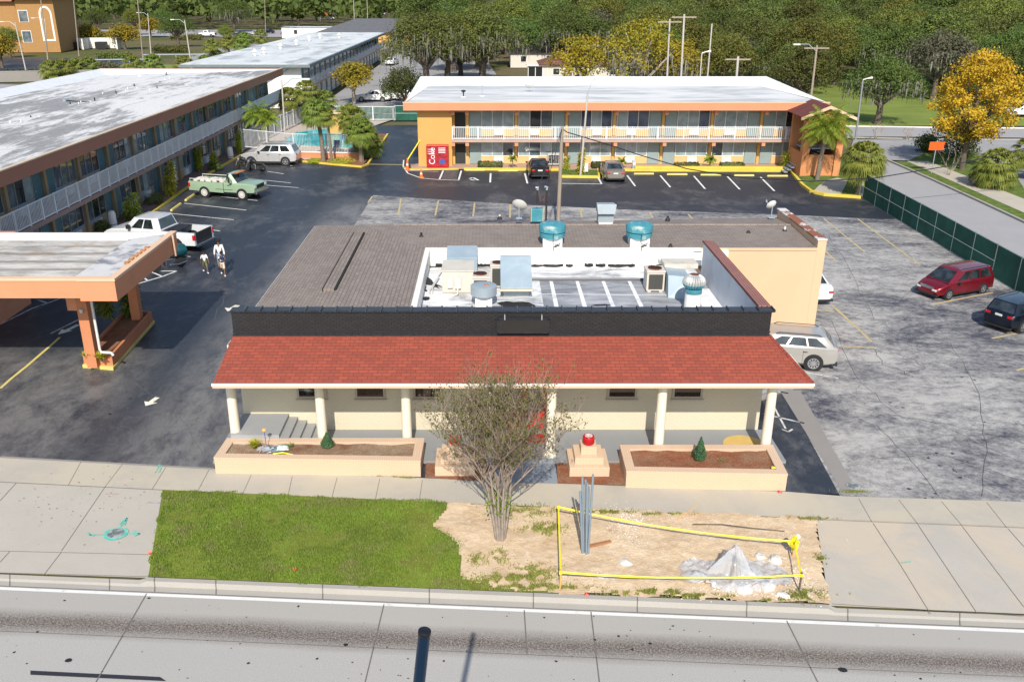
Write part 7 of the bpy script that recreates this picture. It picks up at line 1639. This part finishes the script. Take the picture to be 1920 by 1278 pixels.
# ================================================================ POLES
M_wood=paint('weathered_pole_wood',(.30,.25,.20),.9,var=.2,scale=2,stretch=(3,3,.4));M_conc=paint('concrete_pole',(.45,.42,.38),.8,var=.08);M_pgr=paint('grey_metal_pole',(.28,.30,.31),.5,.3)
def pole(name,lab,base,top,r=.12,m=None,cat='pole',parts=(),Yb=None):
    """base, top: photo pixels; the pole stands upright-ish at the base"""
    x,y=G(*base) if Yb is None else (W(base[0],base[1],Yb)[0],Yb);X,Z=W(top[0],top[1],y);t=thing(name,lab,cat,(x,y,0))
    mb=MB();mb.tube([(0,0,-.1),(X-x,0,Z)],[r,r*.7],10);mb.build('shaft',m or M_wood,t,smooth=50);top_=Vector((X-x,0,Z))
    for p in parts:
        mb=MB()
        if p=='cross':mb.cbox(top_+Vector((0,0,-.3)),(2.6,.12,.14));q=mb.build('crossarm',M_wood,t);
        elif p=='lampL' or p=='lampR':
            s=-1 if p=='lampL' else 1;mb.tube([top_+Vector((0,0,-.6)),top_+Vector((s*.9,0,.1)),top_+Vector((s*1.9,-.2,.1))],.045,6);mb.build('lamp_arm',M_galv,t);mb=MB();mb.cbox(top_+Vector((s*2.2,-.2,.08)),(.75,.28,.16));mb.build('lamp_head',M_pipe,t,bevel=.04)
        elif p=='head':mb.tube([top_,top_+Vector((.35,0,.12)),top_+Vector((.9,0,.2))],[.06,.05,.13],8);mb.build('lamp_head',M_pipe,t)
        elif p=='whip':mb.tube([top_,top_+Vector((.25,0,.75)),top_+Vector((.55,0,1.1))],.03,6);mb.build('top_whip',M_galv,t)
        elif p=='xfmr':mb.lathe([(.2,0),(.2,.7),(.1,.8)],12,Matrix.Translation(top_+Vector((-.3,0,-1.6))));mb.build('transformer',M_galv,t,smooth=40)
    return t,Vector((x,y,0))+top_
t,ptop=pole('utility_pole','weathered wooden utility pole rising behind the restaurant roof',(1046,430),(1054,238),.14)
pole('lamp_pole','concrete light pole on the grass island in front of the far motel',(1088,331),(1102,175),.10,M_conc,'lamp post',('whip',))
pole('lamp_pole','light concrete pole beside the pool behind the silver SUV',(537,292),(528,150),.09,M_conc,'lamp post',('lampR',))
pole('street_lamp','grey steel street lamp with white head right of the far motel',(1604,262),(1618,150),.11,M_pgr,'lamp post',('head',))
pole('utility_pole','utility pole with crossarm and street lamp behind the right end of the motel roof',(1520,195),(1532,85),.14,M_wood,'pole',('cross','lampL'),Yb=96.5)
pole('utility_pole','pale utility pole with small crossarm behind the middle of the motel roof',(1380,180),(1384,106),.17,M_conc,'pole',('cross',),Yb=95)
pole('utility_pole','distant utility pole with double crossarm in the wood, left of the pale one',(1281,128),(1283,27),.14,M_conc,'pole',('cross',),Yb=99)
pole('utility_pole','distant thin utility pole just left of the double crossarm pole',(1254,128),(1256,36),.12,M_conc,'pole',('cross',),Yb=101)
pole('utility_pole','thin leaning pole in the wood between the two crossarm poles',(1330,110),(1335,45),.1,M_conc,'pole',(),Yb=98)
pole('lamp_pole','short light pole with white lamp behind the motel roof',(1311,178),(1316,100),.08,M_conc,'lamp post',('head',),Yb=94.5)
for i,(b,tp,parts,m,lab) in enumerate((((50,138),(28,42),('lampL',),M_conc,'concrete street lamp in front of the tan apartment house'),((92,128),(74,-20),('xfmr',),M_wood,'wooden pole in front of the arched window of the tan house'),((148,105),(136,-20),(),M_wood,'wooden pole right of the tan apartment house'),((268,112),(256,-20),('xfmr','lampR'),M_wood,'wooden pole with equipment among the yellow trees'),((283,100),(277,25),('lampL',),M_conc,'slim street lamp right of the equipped wooden pole'),((360,130),(346,38),('lampL',),M_conc,'slim white street lamp near the palmettos at upper left'),((498,66),(496,-15),('lampL',),M_wood,'pole with lamp arm by the far row of cars'),((665,60),(663,0),(),M_conc,'thin pole by the distant commercial building, left of two'),((690,55),(688,-5),(),M_conc,'thin pole by the distant commercial building, right of two'),((90,122),(84,35),('lampL',),M_conc,'slim lamp post beside the wooden pole at the tan house'))):
    pole('street_lamp' if 'lamp' in lab else 'utility_pole',lab,b,tp,.13,m,'lamp post' if 'lamp' in lab else 'pole',parts)
# overhead cable from the pole towards the right
ks=[(1063,248),(1130,268),(1200,291),(1290,317),(1390,333),(1520,340),(1640,334),(1780,311),(1920,279),(2060,240)]
mb=MB();pts=[]
for i,(a,b) in enumerate(ks):
    Y=ptop.y+(62-ptop.y)*i/(len(ks)-1);X,Z=W(a,b,Y);pts.append((X,Y,Z))
pts=[tuple(ptop+Vector((0,0,-.1)))]+pts
mb.tube(pts,.035,6);tag(mb.build('overhead_cable',M_trim,smooth=60),'thick black overhead cable sagging from the wooden pole across the side street','cable')
for a,b,lab in (((-.0,-.1),(965,345),'thin cable from the wooden pole down to the left weatherhead on the roof'),((0,-.15),(1022,352),'thin cable from the wooden pole down to the right weatherhead on the roof')):
    Y=G(1024,412,3.7)[1];X,Z=W(b[0] if b[0]>1000 else 1011,b[1],Y);mb=MB();s=ptop+Vector((0,0,a[1]));e=Vector((X,Y,Z));mb.tube([s,s.lerp(e,.5)+Vector((0,0,-.1)),e],.018,5);tag(mb.build('service_drop_cable',M_trim),lab,'cable')
# foreground dark pole
t=thing('dark_blue_pole','dark blue metal pole with collared top leaning over the road at the bottom edge','pole',(-1.60,7.15,-.12))
e=Vector((-.635+1.60,7.0-7.15,8.33+.12));b=Vector((0,0,0));d=(e-b)
M_nv2=plain('dark_blue_pole_paint',(.006,.022,.055),.35,.2)
mb=MB();mb.tube([b,e],[.078,.060],20);mb.build('shaft',M_nv2,t,smooth=50)
mb=MB();dn=d.normalized();mb.tube([e-dn*.045,e-dn*.04,e+dn*.0,e+dn*.004],[.062,.065,.065,.060],20);mb.build('top_cap',plain('black_cap',(.008,.010,.015),.5),t,smooth=50)
# ================================================================ SAND LOT PROPS
M_tape=plain('yellow_tape',(.80,.70,.02),.5);M_stk=paint('orange_stake',(.62,.33,.10),.8)
def stake(px,py,h,lab,m=M_stk,lean=(0,0)):
    x,y=G(px,py);t=thing('wooden_stake',lab,'stake',(x,y,.0));mb=MB();mb.box(-.02,.02,-.02,.02,-.02,h);mb.build('stake_shaft',m,t);mb=MB();mb.box(-.035,.035,-.03,.03,h-.12,h-.04);mb.build('tape_wrap',M_tape,t);return Vector((x,y,h))
sA=stake(1046,980,.62,'wooden stake at the back left corner of the taped-off sand');sB=stake(1050,1104,.60,'orange wooden stake at the front left corner of the taped-off sand')
sD=stake(1486,1044,.58,'wooden stake with yellow tape bundle at the back right of the taped-off sand');sC=stake(1498,1108,.58,'thin wooden stake at the front right corner of the taped-off sand',M_bark)
def tapeline(a,b,lab,sag=.05):
    mb=MB();N=24
    for i in range(N):
        q=[]
        for j in (i,i+1):
            s=j/N;p=a.lerp(b,s)-Vector((0,0,.08+sag*4*s*(1-s)));tw_=.5*math.sin(s*9);o_=Vector((.0,.010,.017+.006*math.sin(tw_*7))) if abs(b.x-a.x)>1 else Vector((.020,0,.008));q.append((p+o_,p-o_))
        mb.add([q[0][0],q[0][1],q[1][1],q[1][0],q[0][0]+Vector((0,0,.002)),q[0][1]+Vector((0,0,.002)),q[1][1]+Vector((0,0,.002)),q[1][0]+Vector((0,0,.002))],[(0,1,2,3),(7,6,5,4)])
    tag(mb.build('barrier_tape',M_tape,recalc=False),lab,'tape')
tapeline(sA,sD,'yellow barrier tape along the back of the sand patch beside the sidewalk',.16);tapeline(sA,sB,'yellow barrier tape down the left side of the sand patch',.03);tapeline(sB,sC,'yellow barrier tape along the front of the sand patch over the plastic sheet',.13);tapeline(sD,sC,'short yellow barrier tape on the right side of the sand patch',.04)
mb=MB();rg=random.Random(3)
for i in range(26):
    p=sD+Vector((rg.gauss(0,.05),rg.gauss(0,.05),rg.gauss(-.1,.08)));d=Vector((rg.gauss(0,1),rg.gauss(0,1),rg.gauss(0,1))).normalized()*.10;s=Vector((rg.gauss(0,1),rg.gauss(0,1),rg.gauss(0,1))).normalized()*.045;mb.add([p-d-s,p+d-s,p+d+s,p-d+s],[(0,1,2,3)])
tag(mb.build('tape_bundle',M_tape,recalc=False),'crumpled bundle of yellow tape on the back right stake','tape')
mb=MB();mb.lathe([(.0,0),(.06,.02),(.09,.08),(.05,.15),(0,.17)],10,Matrix.Translation(sD+Vector((.06,.02,-.02))));tag(mb.build('plastic_jug',M_pipe,smooth=60),'white plastic litter wedged on top of the back right stake','litter')
# conduits
M_cond=paint('grey_conduit',(.20,.25,.30),.5,var=.1)
bx,by=G(1099,1038)
for i,(tx,ty,ox,oy) in enumerate(((1092,893,-.06,.02),(1112,889,.05,-.02),(1098,899,0,.05),(1088,921,-.1,0),(1104,912,.03,.08),(1101,905,.0,-.05))):
    Z=W(tx,ty,by+oy)[1];X=W(tx,ty,by+oy)[0]
    lab=['grey conduit pipe, left of the two tallest in the upright bundle','grey conduit pipe leaning farthest right in the upright bundle','grey conduit pipe in the middle of the upright bundle','shortest grey conduit pipe at the left of the upright bundle','grey conduit pipe with a cut top right of the middle one','grey conduit pipe at the front of the upright bundle'][i]
    mb=MB();mb.tube([(0,0,-.05),((X-bx-ox)*.5,0,Z*.5),(X-bx-ox,0,Z)],.030,10);o=mb.build('conduit_pipe',M_cond,smooth=50);o.location=(bx+ox,by+oy,0);tag(o,lab,'pipe','upright conduit pipes')
# debris: brown board, branch, rubble, plastic sheet
def rocks(name,lab,specs,m,seed,cat='rubble'):
    rg=random.Random(seed)
    for i,(px,py,s,l) in enumerate(specs):
        x,y=G(px,py);mb=MB();k=9;V=[]
        bm=bmesh.new();bmesh.ops.create_icosphere(bm,subdivisions=2,radius=s)
        for v_ in bm.verts:
            q=1+.45*mn.noise(v_.co/s*1.3+Vector((i*5.1,seed,0)));v_.co=Vector((v_.co.x*q*1.3,v_.co.y*q,max(-.02,v_.co.z*q*.55)))
        me=bpy.data.meshes.new(name);bm.to_mesh(me);bm.free();me.materials.append(m);o=bpy.data.objects.new(name,me);COL.objects.link(o);o.location=(x,y,.04);o.rotation_euler=(0,0,rg.uniform(0,6));tag(o,l,cat)
M_rub=paint('white_rubble',(.62,.60,.56),.85,var=.12,scale=5,bump=.4);M_crub=paint('concrete_chunk',(.50,.47,.42),.9,var=.15,scale=5,bump=.4)
rocks('rubble_chunk','',((1308,1085,.22,'large pale concrete chunk at the left end of the plastic sheet'),(1395,1105,.20,'white lump in front of the plastic peak'),(1452,1052,.18,'white chunk behind the right part of the plastic sheet'),(1172,1056,.14,'white chunk left of the middle of the sand patch'),(1440,1100,.20,'white lump at the lower right of the plastic sheet'),(1425,1045,.13,'small white chunk right of the plastic peak'),(1125,1082,.10,'small pale chunk near the front left of the sand patch'),(1466,1118,.13,'pale chunk near the kerb right of the plastic sheet'),(1410,1075,.22,'pale round lump under the plastic right of its peak')),M_rub,5)
mb=MB();rg=random.Random(12)
def pebble(cx,cy,s):
    z=sandz(cx,cy);a=rg.uniform(0,6.28);v=[]
    for k in range(5):q=a+k*1.2566;v.append((cx+s*math.cos(q)*rg.uniform(.7,1.2),cy+s*math.sin(q)*rg.uniform(.7,1.2),z-.005))
    v.append((cx,cy,z+s*rg.uniform(.4,.8)));mb.add(v,[(k,(k+1)%5,5) for k in range(5)])
for (px,py,rx,ry,k,s) in ((1170,985,.28,.45,420,.022),(1190,1010,.2,.3,160,.02),(1180,975,.3,.2,150,.03),(1125,1080,.25,.18,90,.022),(1500,1085,.22,.4,260,.028),(1330,1015,1.6,.5,500,.016),(1150,1050,1.1,.4,260,.014),(1350,980,1.3,.12,120,.02),(1400,1110,.9,.15,260,.03),(1250,985,.8,.2,160,.018),(960,970,.6,.4,60,.012),(1480,1020,.3,.4,160,.022)):
    c_=G(px,py)
    for _ in range(k):pebble(c_[0]+rg.gauss(0,rx),c_[1]+rg.gauss(0,ry),s*.75*rg.uniform(.4,1.5))
tag(mb.build('gravel_rubble',M_rub,recalc=False),'scattered pale gravel and concrete crumbs on the bare sand','gravel',kind='stuff')
x,y=G(1378,1082)
n=NT('clear_plastic_film',.18,0,.6);n.b.inputs['Alpha'].default_value=.5;M_film=n.out((.55,.58,.63))
mb=MB();N=70;K=34
for i in range(N+1):
    for j in range(K+1):
        u_=i/N*2-1;v_=j/K*2-1;X=u_*1.42+.08*mn.noise((u_*3,v_*3,1));Y=v_*.62+.10*mn.noise((u_*2,v_*2,4))-.05*u_
        an=math.atan2(Y-.12,X+.02);pk=.85*max(0,1-math.hypot((X+.02)/.46,(Y-.12)/.40)*(1+.28*math.sin(an*5+1)+.12*math.sin(an*11)))**1.15
        z=.06+.16*abs(mn.noise((X*2.6,Y*3.2,0)))+.09*abs(mn.noise((X*7+Y*4,Y*6,5)))+.04*abs(mn.noise((X*16,Y*14,5)))+pk
        e=max(abs(u_),abs(v_));z*=max(.0,min(1,(1.02-e)*6)) ;mb.v.append((X,Y,z+.03))
for i in range(N):
    for j in range(K):
        u_=(i+.5)/N*2-1;v_=(j+.5)/K*2-1
        if abs(u_)**2.2+abs(v_)**2.6>1.02+.25*mn.noise((u_*3,v_*3,2)):continue
        a=i*(K+1)+j;mb.f.append((a,a+K+1,a+K+2,a+1));mb.mi.append(0)
o=mb.build('plastic_sheet',M_film,recalc=False,smooth=40);o.location=(x,y,.02);tag(o,'crumpled translucent plastic sheet peaked over the white rubble','plastic sheet')
mb=MB();mb.cbox((0,0,.05),(.75,.09,.05));o=mb.build('rusty_board',paint('brown_board',(.34,.16,.08),.9,var=.2));o.location=(*G(1122,1023),.02);o.rotation_euler=(0,0,.35);tag(o,'brown splintered board lying beside the conduit bundle','board')
mb=MB();mb.tube([(0,0,.05),(.3,.12,.2),(.62,.35,.28)],.012,5);o=mb.build('dry_stick',M_stk);o.location=(*G(1270,975),0);tag(o,'thin brown stick lying at the sidewalk edge of the sand patch','stick')
mb=MB();mb.tube([(-1.2,.12,.1),(-.4,.05,.14),(.4,-.1,.12),(1.3,-.2,.08)],.014,5);o=mb.build('thin_cord',M_bark);o.location=(*G(1380,992),0);tag(o,'thin dark cord running under the back barrier tape','cord')
for i,(px,py,lab,m) in enumerate(((1100,1116,'red and white litter on the kerb below the sand patch',M_red),(1462,924,'small red litter at the right corner of the right planter',M_red),(1450,878,'small yellow litter on the right planter corner',M_tape))):
    mb=MB();mb.add([(-.07,-.04,.01),(.06,-.05,.03),(.08,.04,.01),(-.04,.05,.05),(0,0,.07)],[(0,1,4),(1,2,4),(2,3,4),(3,0,4),(0,1,2,3)]);o=mb.build('crumpled_litter',m);o.location=(*G(px,py,.60 if i==2 else 0),.605 if i==2 else .02);tag(o,lab,'litter')
for i,(px,py) in enumerate(((553,1071),(282,1040))):
    mb=MB()
    for k in range(5):mb.tube([(0,0,0),(.05*math.cos(k*1.3),.05*math.sin(k*1.3),.10)],.008,4)
    o=mb.build('orange_survey_whisker',M_stk);o.data.materials[0]=plain('survey_orange',(.9,.16,.03),.6);o.location=(*G(px,py),.01);tag(o,('orange survey whisker in the middle of the grass strip by the kerb','orange survey whisker at the edge of the left driveway and grass')[i],'survey marker')
# planter litter bag and solar light
x,y=G(520,842,.52);t=thing('soil_bag','green and white soil bag lying open in the left planter','bag',(x,y,.53),R(18))
mb=MB()
for i in range(13):
    for j in range(9):
        u_=i/12*2-1;v_=j/8*2-1;mb.v.append((u_*.36,v_*.19,.015+.10*(1-u_*u_)**.5*(1-v_*v_)**.5+.02*mn.noise((u_*4,v_*4,0))))
for i in range(12):
    for j in range(8):a=i*9+j;mb.f.append((a,a+9,a+10,a+1));mb.mi.append(0)
n=NT('soil_bag_print',.35);o_=n.xyz();M_bag=n.out(n.mix(n.ramp(n.noise(5,n.vec((1,3,1)),2),.5,.52),n.mix(n.ramp(o_[0],.02,.05),(.10,.14,.16),(.02,.22,.10)),(.7,.72,.74)));mb.build('bag_body',M_bag,t,recalc=False,smooth=60)
mb=MB()
for k in range(16):
    p=Vector((-.38+rg.gauss(0,.06),rg.gauss(0,.1),.05+abs(rg.gauss(0,.04))));d=Vector((rg.gauss(0,1),rg.gauss(0,1),rg.gauss(0,.5))).normalized()*.10;s=Vector((rg.gauss(0,1),rg.gauss(0,1),rg.gauss(0,.5))).normalized()*.07;mb.add([p-d-s,p+d-s,p+d+s,p-d+s],[(0,1,2,3)])
mb.build('torn_plastic_end',M_film,t,recalc=False)
x,y=G(500,840,.50);t=thing('solar_light','blue garden stake light with yellow flower-like top in the left planter','garden light',(x,y,.50))
mb=MB();mb.tube([(0,0,-.05),(-.02,0,.62)],.012,6);mb.build('stake_shaft',plain('blue_stake',(.03,.10,.35),.4),t);mb=MB();mb.lathe([(.02,.58),(.07,.64),(.06,.70),(.0,.72)],10,Matrix.Translation((-.02,0,0)));mb.build('flower_head',plain('amber_head',(.65,.42,.15),.5),t)
mb=MB();mb.tube([(0,0,.03),(.3,.05,.05),(.65,-.08,.04)],.022,5);o=mb.build('tape_strip',M_tape);o.location=(*G(512,852,.53),.53);tag(o,'yellow tape strip lying at the front of the left planter','tape')
# ================================================================ SMALL THINGS BY THE MOTEL
M_cone=plain('cone_orange',(.80,.16,.02),.5)
def cone(px,py,h,lab):
    t=thing('traffic_cone',lab,'traffic cone',(*G(px,py),0));mb=MB();mb.box(-.19,.19,-.19,.19,0,.04);mb.build('cone_base',M_cone,t);mb=MB();mb.lathe([(.15,.04),(.03,h),(.0,h)],16);c_=mb.build('cone_body',M_cone,t,smooth=50);mb=MB();mb.lathe([(.112,h*.38),(.085,h*.56)],16,Matrix.Scale(1.03,4));mb.build('white_band',M_pipe,c_)
cone(764,319,1.0,'taller orange traffic drum cone at the bend of the white curb line');cone(790,333,.7,'small orange traffic cone inside the curved white line')
t=thing('gate_bar','yellow pole barrier leaning at the corner of the ochre motel wall','barrier',(*G(765,317),0));x2,z2=W(788,262,76);mb=MB();mb.tube([(0,0,.8),(x2-t.location.x,76-t.location.y,z2)],.05,8);mb.build('bar',M_tape,t);mb=MB();mb.tube([(0,0,0),(0,0,.8)],.05,8);mb.build('bar_post',M_yd,t)
t=thing('small_sign','small white sign on the grass island right of the lamp pole','sign',(*G(1097,328),.12));mb=MB();mb.tube([(0,0,0),(0,0,.6)],.025,6);mb.build('post',M_galv,t);mb=MB();mb.box(-.22,.22,-.04,-.026,.15,.85);mb.build('sign_face',M_vwh,t)
text('P',.3,plain('pale_blue_print',(.25,.4,.65),.5),t,(0,-.044,.5),(math.pi/2,0,0),'sign_print') if 0 else None
t=thing('utility_box','white-grey utility pedestal on the motel walk right of the beige sedan','utility box',(*G(1188,318),.06));mb=MB();mb.box(-.14,.14,-.12,.12,0,.72);mb.build('box_body',M_galv,t,bevel=.03);mb=MB();mb.box(-.12,.12,-.126,-.121,.35,.6);mb.build('box_door',M_pipe,t)
t=thing('luggage_cart','white wheeled cage cart standing on the motel walk behind the black car','cart',(*G(1040,312),.06))
mb=MB()
for a in (-.6,.6):
    for b in (-.3,.3):mb.tube([(a,b,.15),(a,b,1.0)],.03,5)
mb.box(-.62,.62,-.32,.32,.15,.22);mb.box(-.62,.62,-.32,.32,.97,1.03)
for k in range(7):mb.tube([(-.45+.15*k,-.31,.2),(-.45+.15*k,-.31,1.0)],.015,4)
mb.build('cage_frame',M_pipe,t);mb=MB();mb.box(-.55,.55,-.28,.28,.23,.9);mb.build('dark_load',M_trim,t)
for px,py,lab in ((433,298,'white round-topped bin on the wing walk near the pool fence'),(213,426,'white round-topped bin on the wing walk beside the bushy shrub')):
    t=thing('white_bin',lab,'bin',(*G(px,py),.05));mb=MB();mb.lathe([(.24,0),(.26,.1),(.24,.85),(.18,1.0),(.0,1.06)],18);mb.build('bin_body',M_wpar,t,smooth=40);mb=MB();mb.lathe([(.262,.12),(.262,.2)],18);mb.build('bin_band',M_galv,t)
for i,(px,py) in enumerate(((632,285),(650,270))):
    t=thing('pool_chair',('blue pool chair nearest the fence by the water','blue pool chair behind the front one')[i],'chair',(*G(px,py),.05),R(40*i));mb=MB()
    for a in (-.25,.25):
        for b in (-.3,.3):mb.tube([(a,b,0),(a,b,.4)],.02,5)
    mb.build('chair_legs',M_pipe,t);mb=MB();mb.box(-.3,.3,-.35,.35,.4,.44);mb.build('seat',plain('chair_blue',(.08,.15,.3),.6),t);mb=MB();mb.box(-.3,.3,.3,.36,.44,1.0);mb.build('backrest',plain('chair_blue2',(.08,.15,.3),.6),t)
# road specks and leaves
mb=MB();rg=random.Random(44)
for _ in range(110):
    px=rg.uniform(0,1920);py=1100+.0417*px+rg.uniform(8,170);x,y=G(px,py,-.11);s=rg.choice((.012,.018,.02,.035))
    mb.add([(x+s*rg.uniform(.6,1.6)*math.cos(a),y+s*rg.uniform(.6,1.3)*math.sin(a),-.108) for a in (0,1.2,2.4,3.7,5)],[(0,1,2,3,4)])
for (px,py,s) in ((128,1237,.085),(1580,1255,.1),(648,1208,.06)):
    x,y=G(px,py,-.11);mb.add([(x+s*math.cos(a)*rg.uniform(.8,1.3),y+s*.8*math.sin(a),-.105) for a in (0,.8,1.6,2.4,3.2,4,4.8,5.6)],[tuple(range(8))])
tag(mb.build('road_debris',M_trim,recalc=False),'dark specks of debris and tar on the concrete road','debris',kind='stuff')
mb=MB()
for _ in range(170):
    px=rg.gauss(150,110);py=rg.gauss(930,42);
    if py<872 or py>1030:continue
    x,y=G(px,py,.02);s=rg.choice((.006,.01,.014,.022));mb.add([(x+s*rg.uniform(.6,1.6)*math.cos(a),y+s*rg.uniform(.6,1.3)*math.sin(a),.022) for a in (0,1.2,2.4,3.7,5)],[(0,1,2,3,4)])
tag(mb.build('oil_spots',plain('oil_stain',(.12,.11,.10),.7),recalc=False),'dark oil drips and crumbs on the left driveway','debris',kind='stuff')
# far woods beyond the individual trees
C,N_,c=cloud([(X,Y,6+rg.uniform(-1,1),9,9,7) for Y in range(352,620,22) for X in range(-330,360,15)],9000,9,1.6,900,.5,-.2)
o=quads('far_woods',C,N_,2.4,M_oak,None,.7,9);tag(o,'far continuous woods closing the view at the top edge','woods',kind='stuff')
# upper-left undergrowth and street furniture
for i,(px,py,h,wd,m,lab) in enumerate(((215,112,1.4,7,'olive_leaf','long low hedge between the wing roof and the upper left road'),(60,150,1.6,8,'oak_leaf','dark hedge at the left edge behind the wing roof'),(320,98,1.5,8,'olive_leaf','hedge on the verge left of the second slim lamp post'),(200,76,2.2,7,'oak_leaf','dark shrubs between the two yellow trees at upper left'),(120,60,2.2,9,'oak_leaf','shrub bank behind the dumpster enclosures'),(420,112,1.4,6,'olive_leaf','low shrubs beside the roof edge of the second block'),(350,75,1.6,9,'light_olive_leaf','pale shrubs along the far left road'),(455,78,1.5,8,'olive_leaf','shrubs between the white block and the far left road'),(180,128,1.0,8,'grey_green_leaf','greyish scrub beside the palmetto clump'))):
    x,y=G(px,py);t=thing('hedge',lab,'hedge',(x,y,0));C,N_,c=cloud([(k*wd/5-wd/2.5,.3*math.sin(k*2),h*.5,wd/7,1.2,h*.5) for k in range(5)],260,10,.3,700+i,.6,-1);quads('foliage',C,N_,.32,bpy.data.materials[m],t,.6,i);mb=MB();mb.tube([(0,0,0),(0,0,h*.6)],.06,5);mb.build('stem',M_bark,t)
for i,(px,py,L,lab) in enumerate(((205,118,16,'low grey guard rail beside the upper left road'),(330,108,14,'low white fence rail right of the yellow trees'))):
    x,y=G(px,py);t=thing('guard_rail',lab,'railing',(x,y,0),R(8));mb=MB();mb.box(-L/2,L/2,-.04,.04,.55,.75);mb.build('rail_beam',M_galv,t)
    for k in range(5):mb=MB();mb.box(-L/2+k*L/4-.06,-L/2+k*L/4+.06,.045,.15,0,.75);mb.build('rail_post',M_galv,t)
# oil drips in the right lot and lighter salt streaks by the stalls
rg=random.Random(71);mb=MB()
for (px,py,k,spr) in ((1780,870,14,.5),(1650,760,10,.6),(1700,640,12,.8),(1640,500,12,1.2),(1820,720,10,.6),(1600,560,8,.8),(1750,930,8,.4),(1880,800,8,.5),(520,440,8,1.5),(330,640,10,1.2),(250,760,14,1.0),(430,700,8,.8),(1250,345,10,3),(900,350,8,3)):
    c_=G(px,py)
    for _ in range(k):
        x=c_[0]+rg.gauss(0,spr);y=c_[1]+rg.gauss(0,spr);s_=rg.choice((.015,.02,.03,.04,.06));q=[(x+s_*rg.uniform(.6,1.5)*math.cos(a),y+s_*rg.uniform(.5,1.2)*math.sin(a),.0065) for a in (0,.9,1.8,2.7,3.6,4.5,5.4)];mb.add(q,[tuple(range(7))])
tag(mb.build('lot_oil_drips',plain('old_oil',(.02,.02,.022),.5),recalc=False),'dark oil drips and debris scattered over the parking lots','debris',kind='stuff')
# cracks and patch seams in the worn lots
rg=random.Random(88);mb=MB()
for pts,wd in (([(1500,735),(1560,760),(1640,800),(1700,850),(1760,930)],.02),([(1640,655),(1700,668),(1735,690),(1700,700),(1655,680),(1640,655)],.025),([(1610,480),(1680,500),(1760,500),(1830,520)],.02),([(1560,600),(1600,700),(1680,780),(1800,800),(1920,830)],.018),([(1590,760),(1750,790),(1920,870)],.018),([(1630,860),(1760,850),(1920,900)],.02),([(1555,440),(1600,520),(1640,600),(1720,640),(1860,680)],.018),([(1780,640),(1830,720),(1850,830),(1840,930)],.018),([(1585,600),(1680,560),(1740,530)],.016)):
    q=[]
    for (a,b) in zip(pts[:-1],pts[1:]):
        for k in range(6):q.append((a[0]+(b[0]-a[0])*k/6+rg.gauss(0,2.2),a[1]+(b[1]-a[1])*k/6+rg.gauss(0,1.3)))
    q.append(pts[-1]);pstrip(mb,q,wd,.0072)
tag(mb.build('lot_cracks',plain('crack_dark',(.045,.045,.05),.9),recalc=False),kind='structure')
mb=MB()
for pts,wd in (([(30,840),(120,800),(210,760),(260,700),(330,640)],.02),([(60,860),(180,845),(300,800),(400,790)],.018),([(250,860),(300,820),(350,740),(395,700)],.018),([(400,600),(440,540),(520,480),(560,440),(610,400)],.022),([(180,700),(260,720),(330,770),(380,850)],.018),([(10,780),(90,760),(150,720)],.018),([(470,450),(540,420),(600,380)],.02)):
    q=[]
    for (a,b) in zip(pts[:-1],pts[1:]):
        for k in range(6):q.append((a[0]+(b[0]-a[0])*k/6+rg.gauss(0,2.5),a[1]+(b[1]-a[1])*k/6+rg.gauss(0,1.5)))
    q.append(pts[-1]);pstrip(mb,q,wd,.0045)
tag(mb.build('sealed_lot_cracks',plain('crack_pale',(.12,.12,.125),.9),recalc=False),kind='structure')
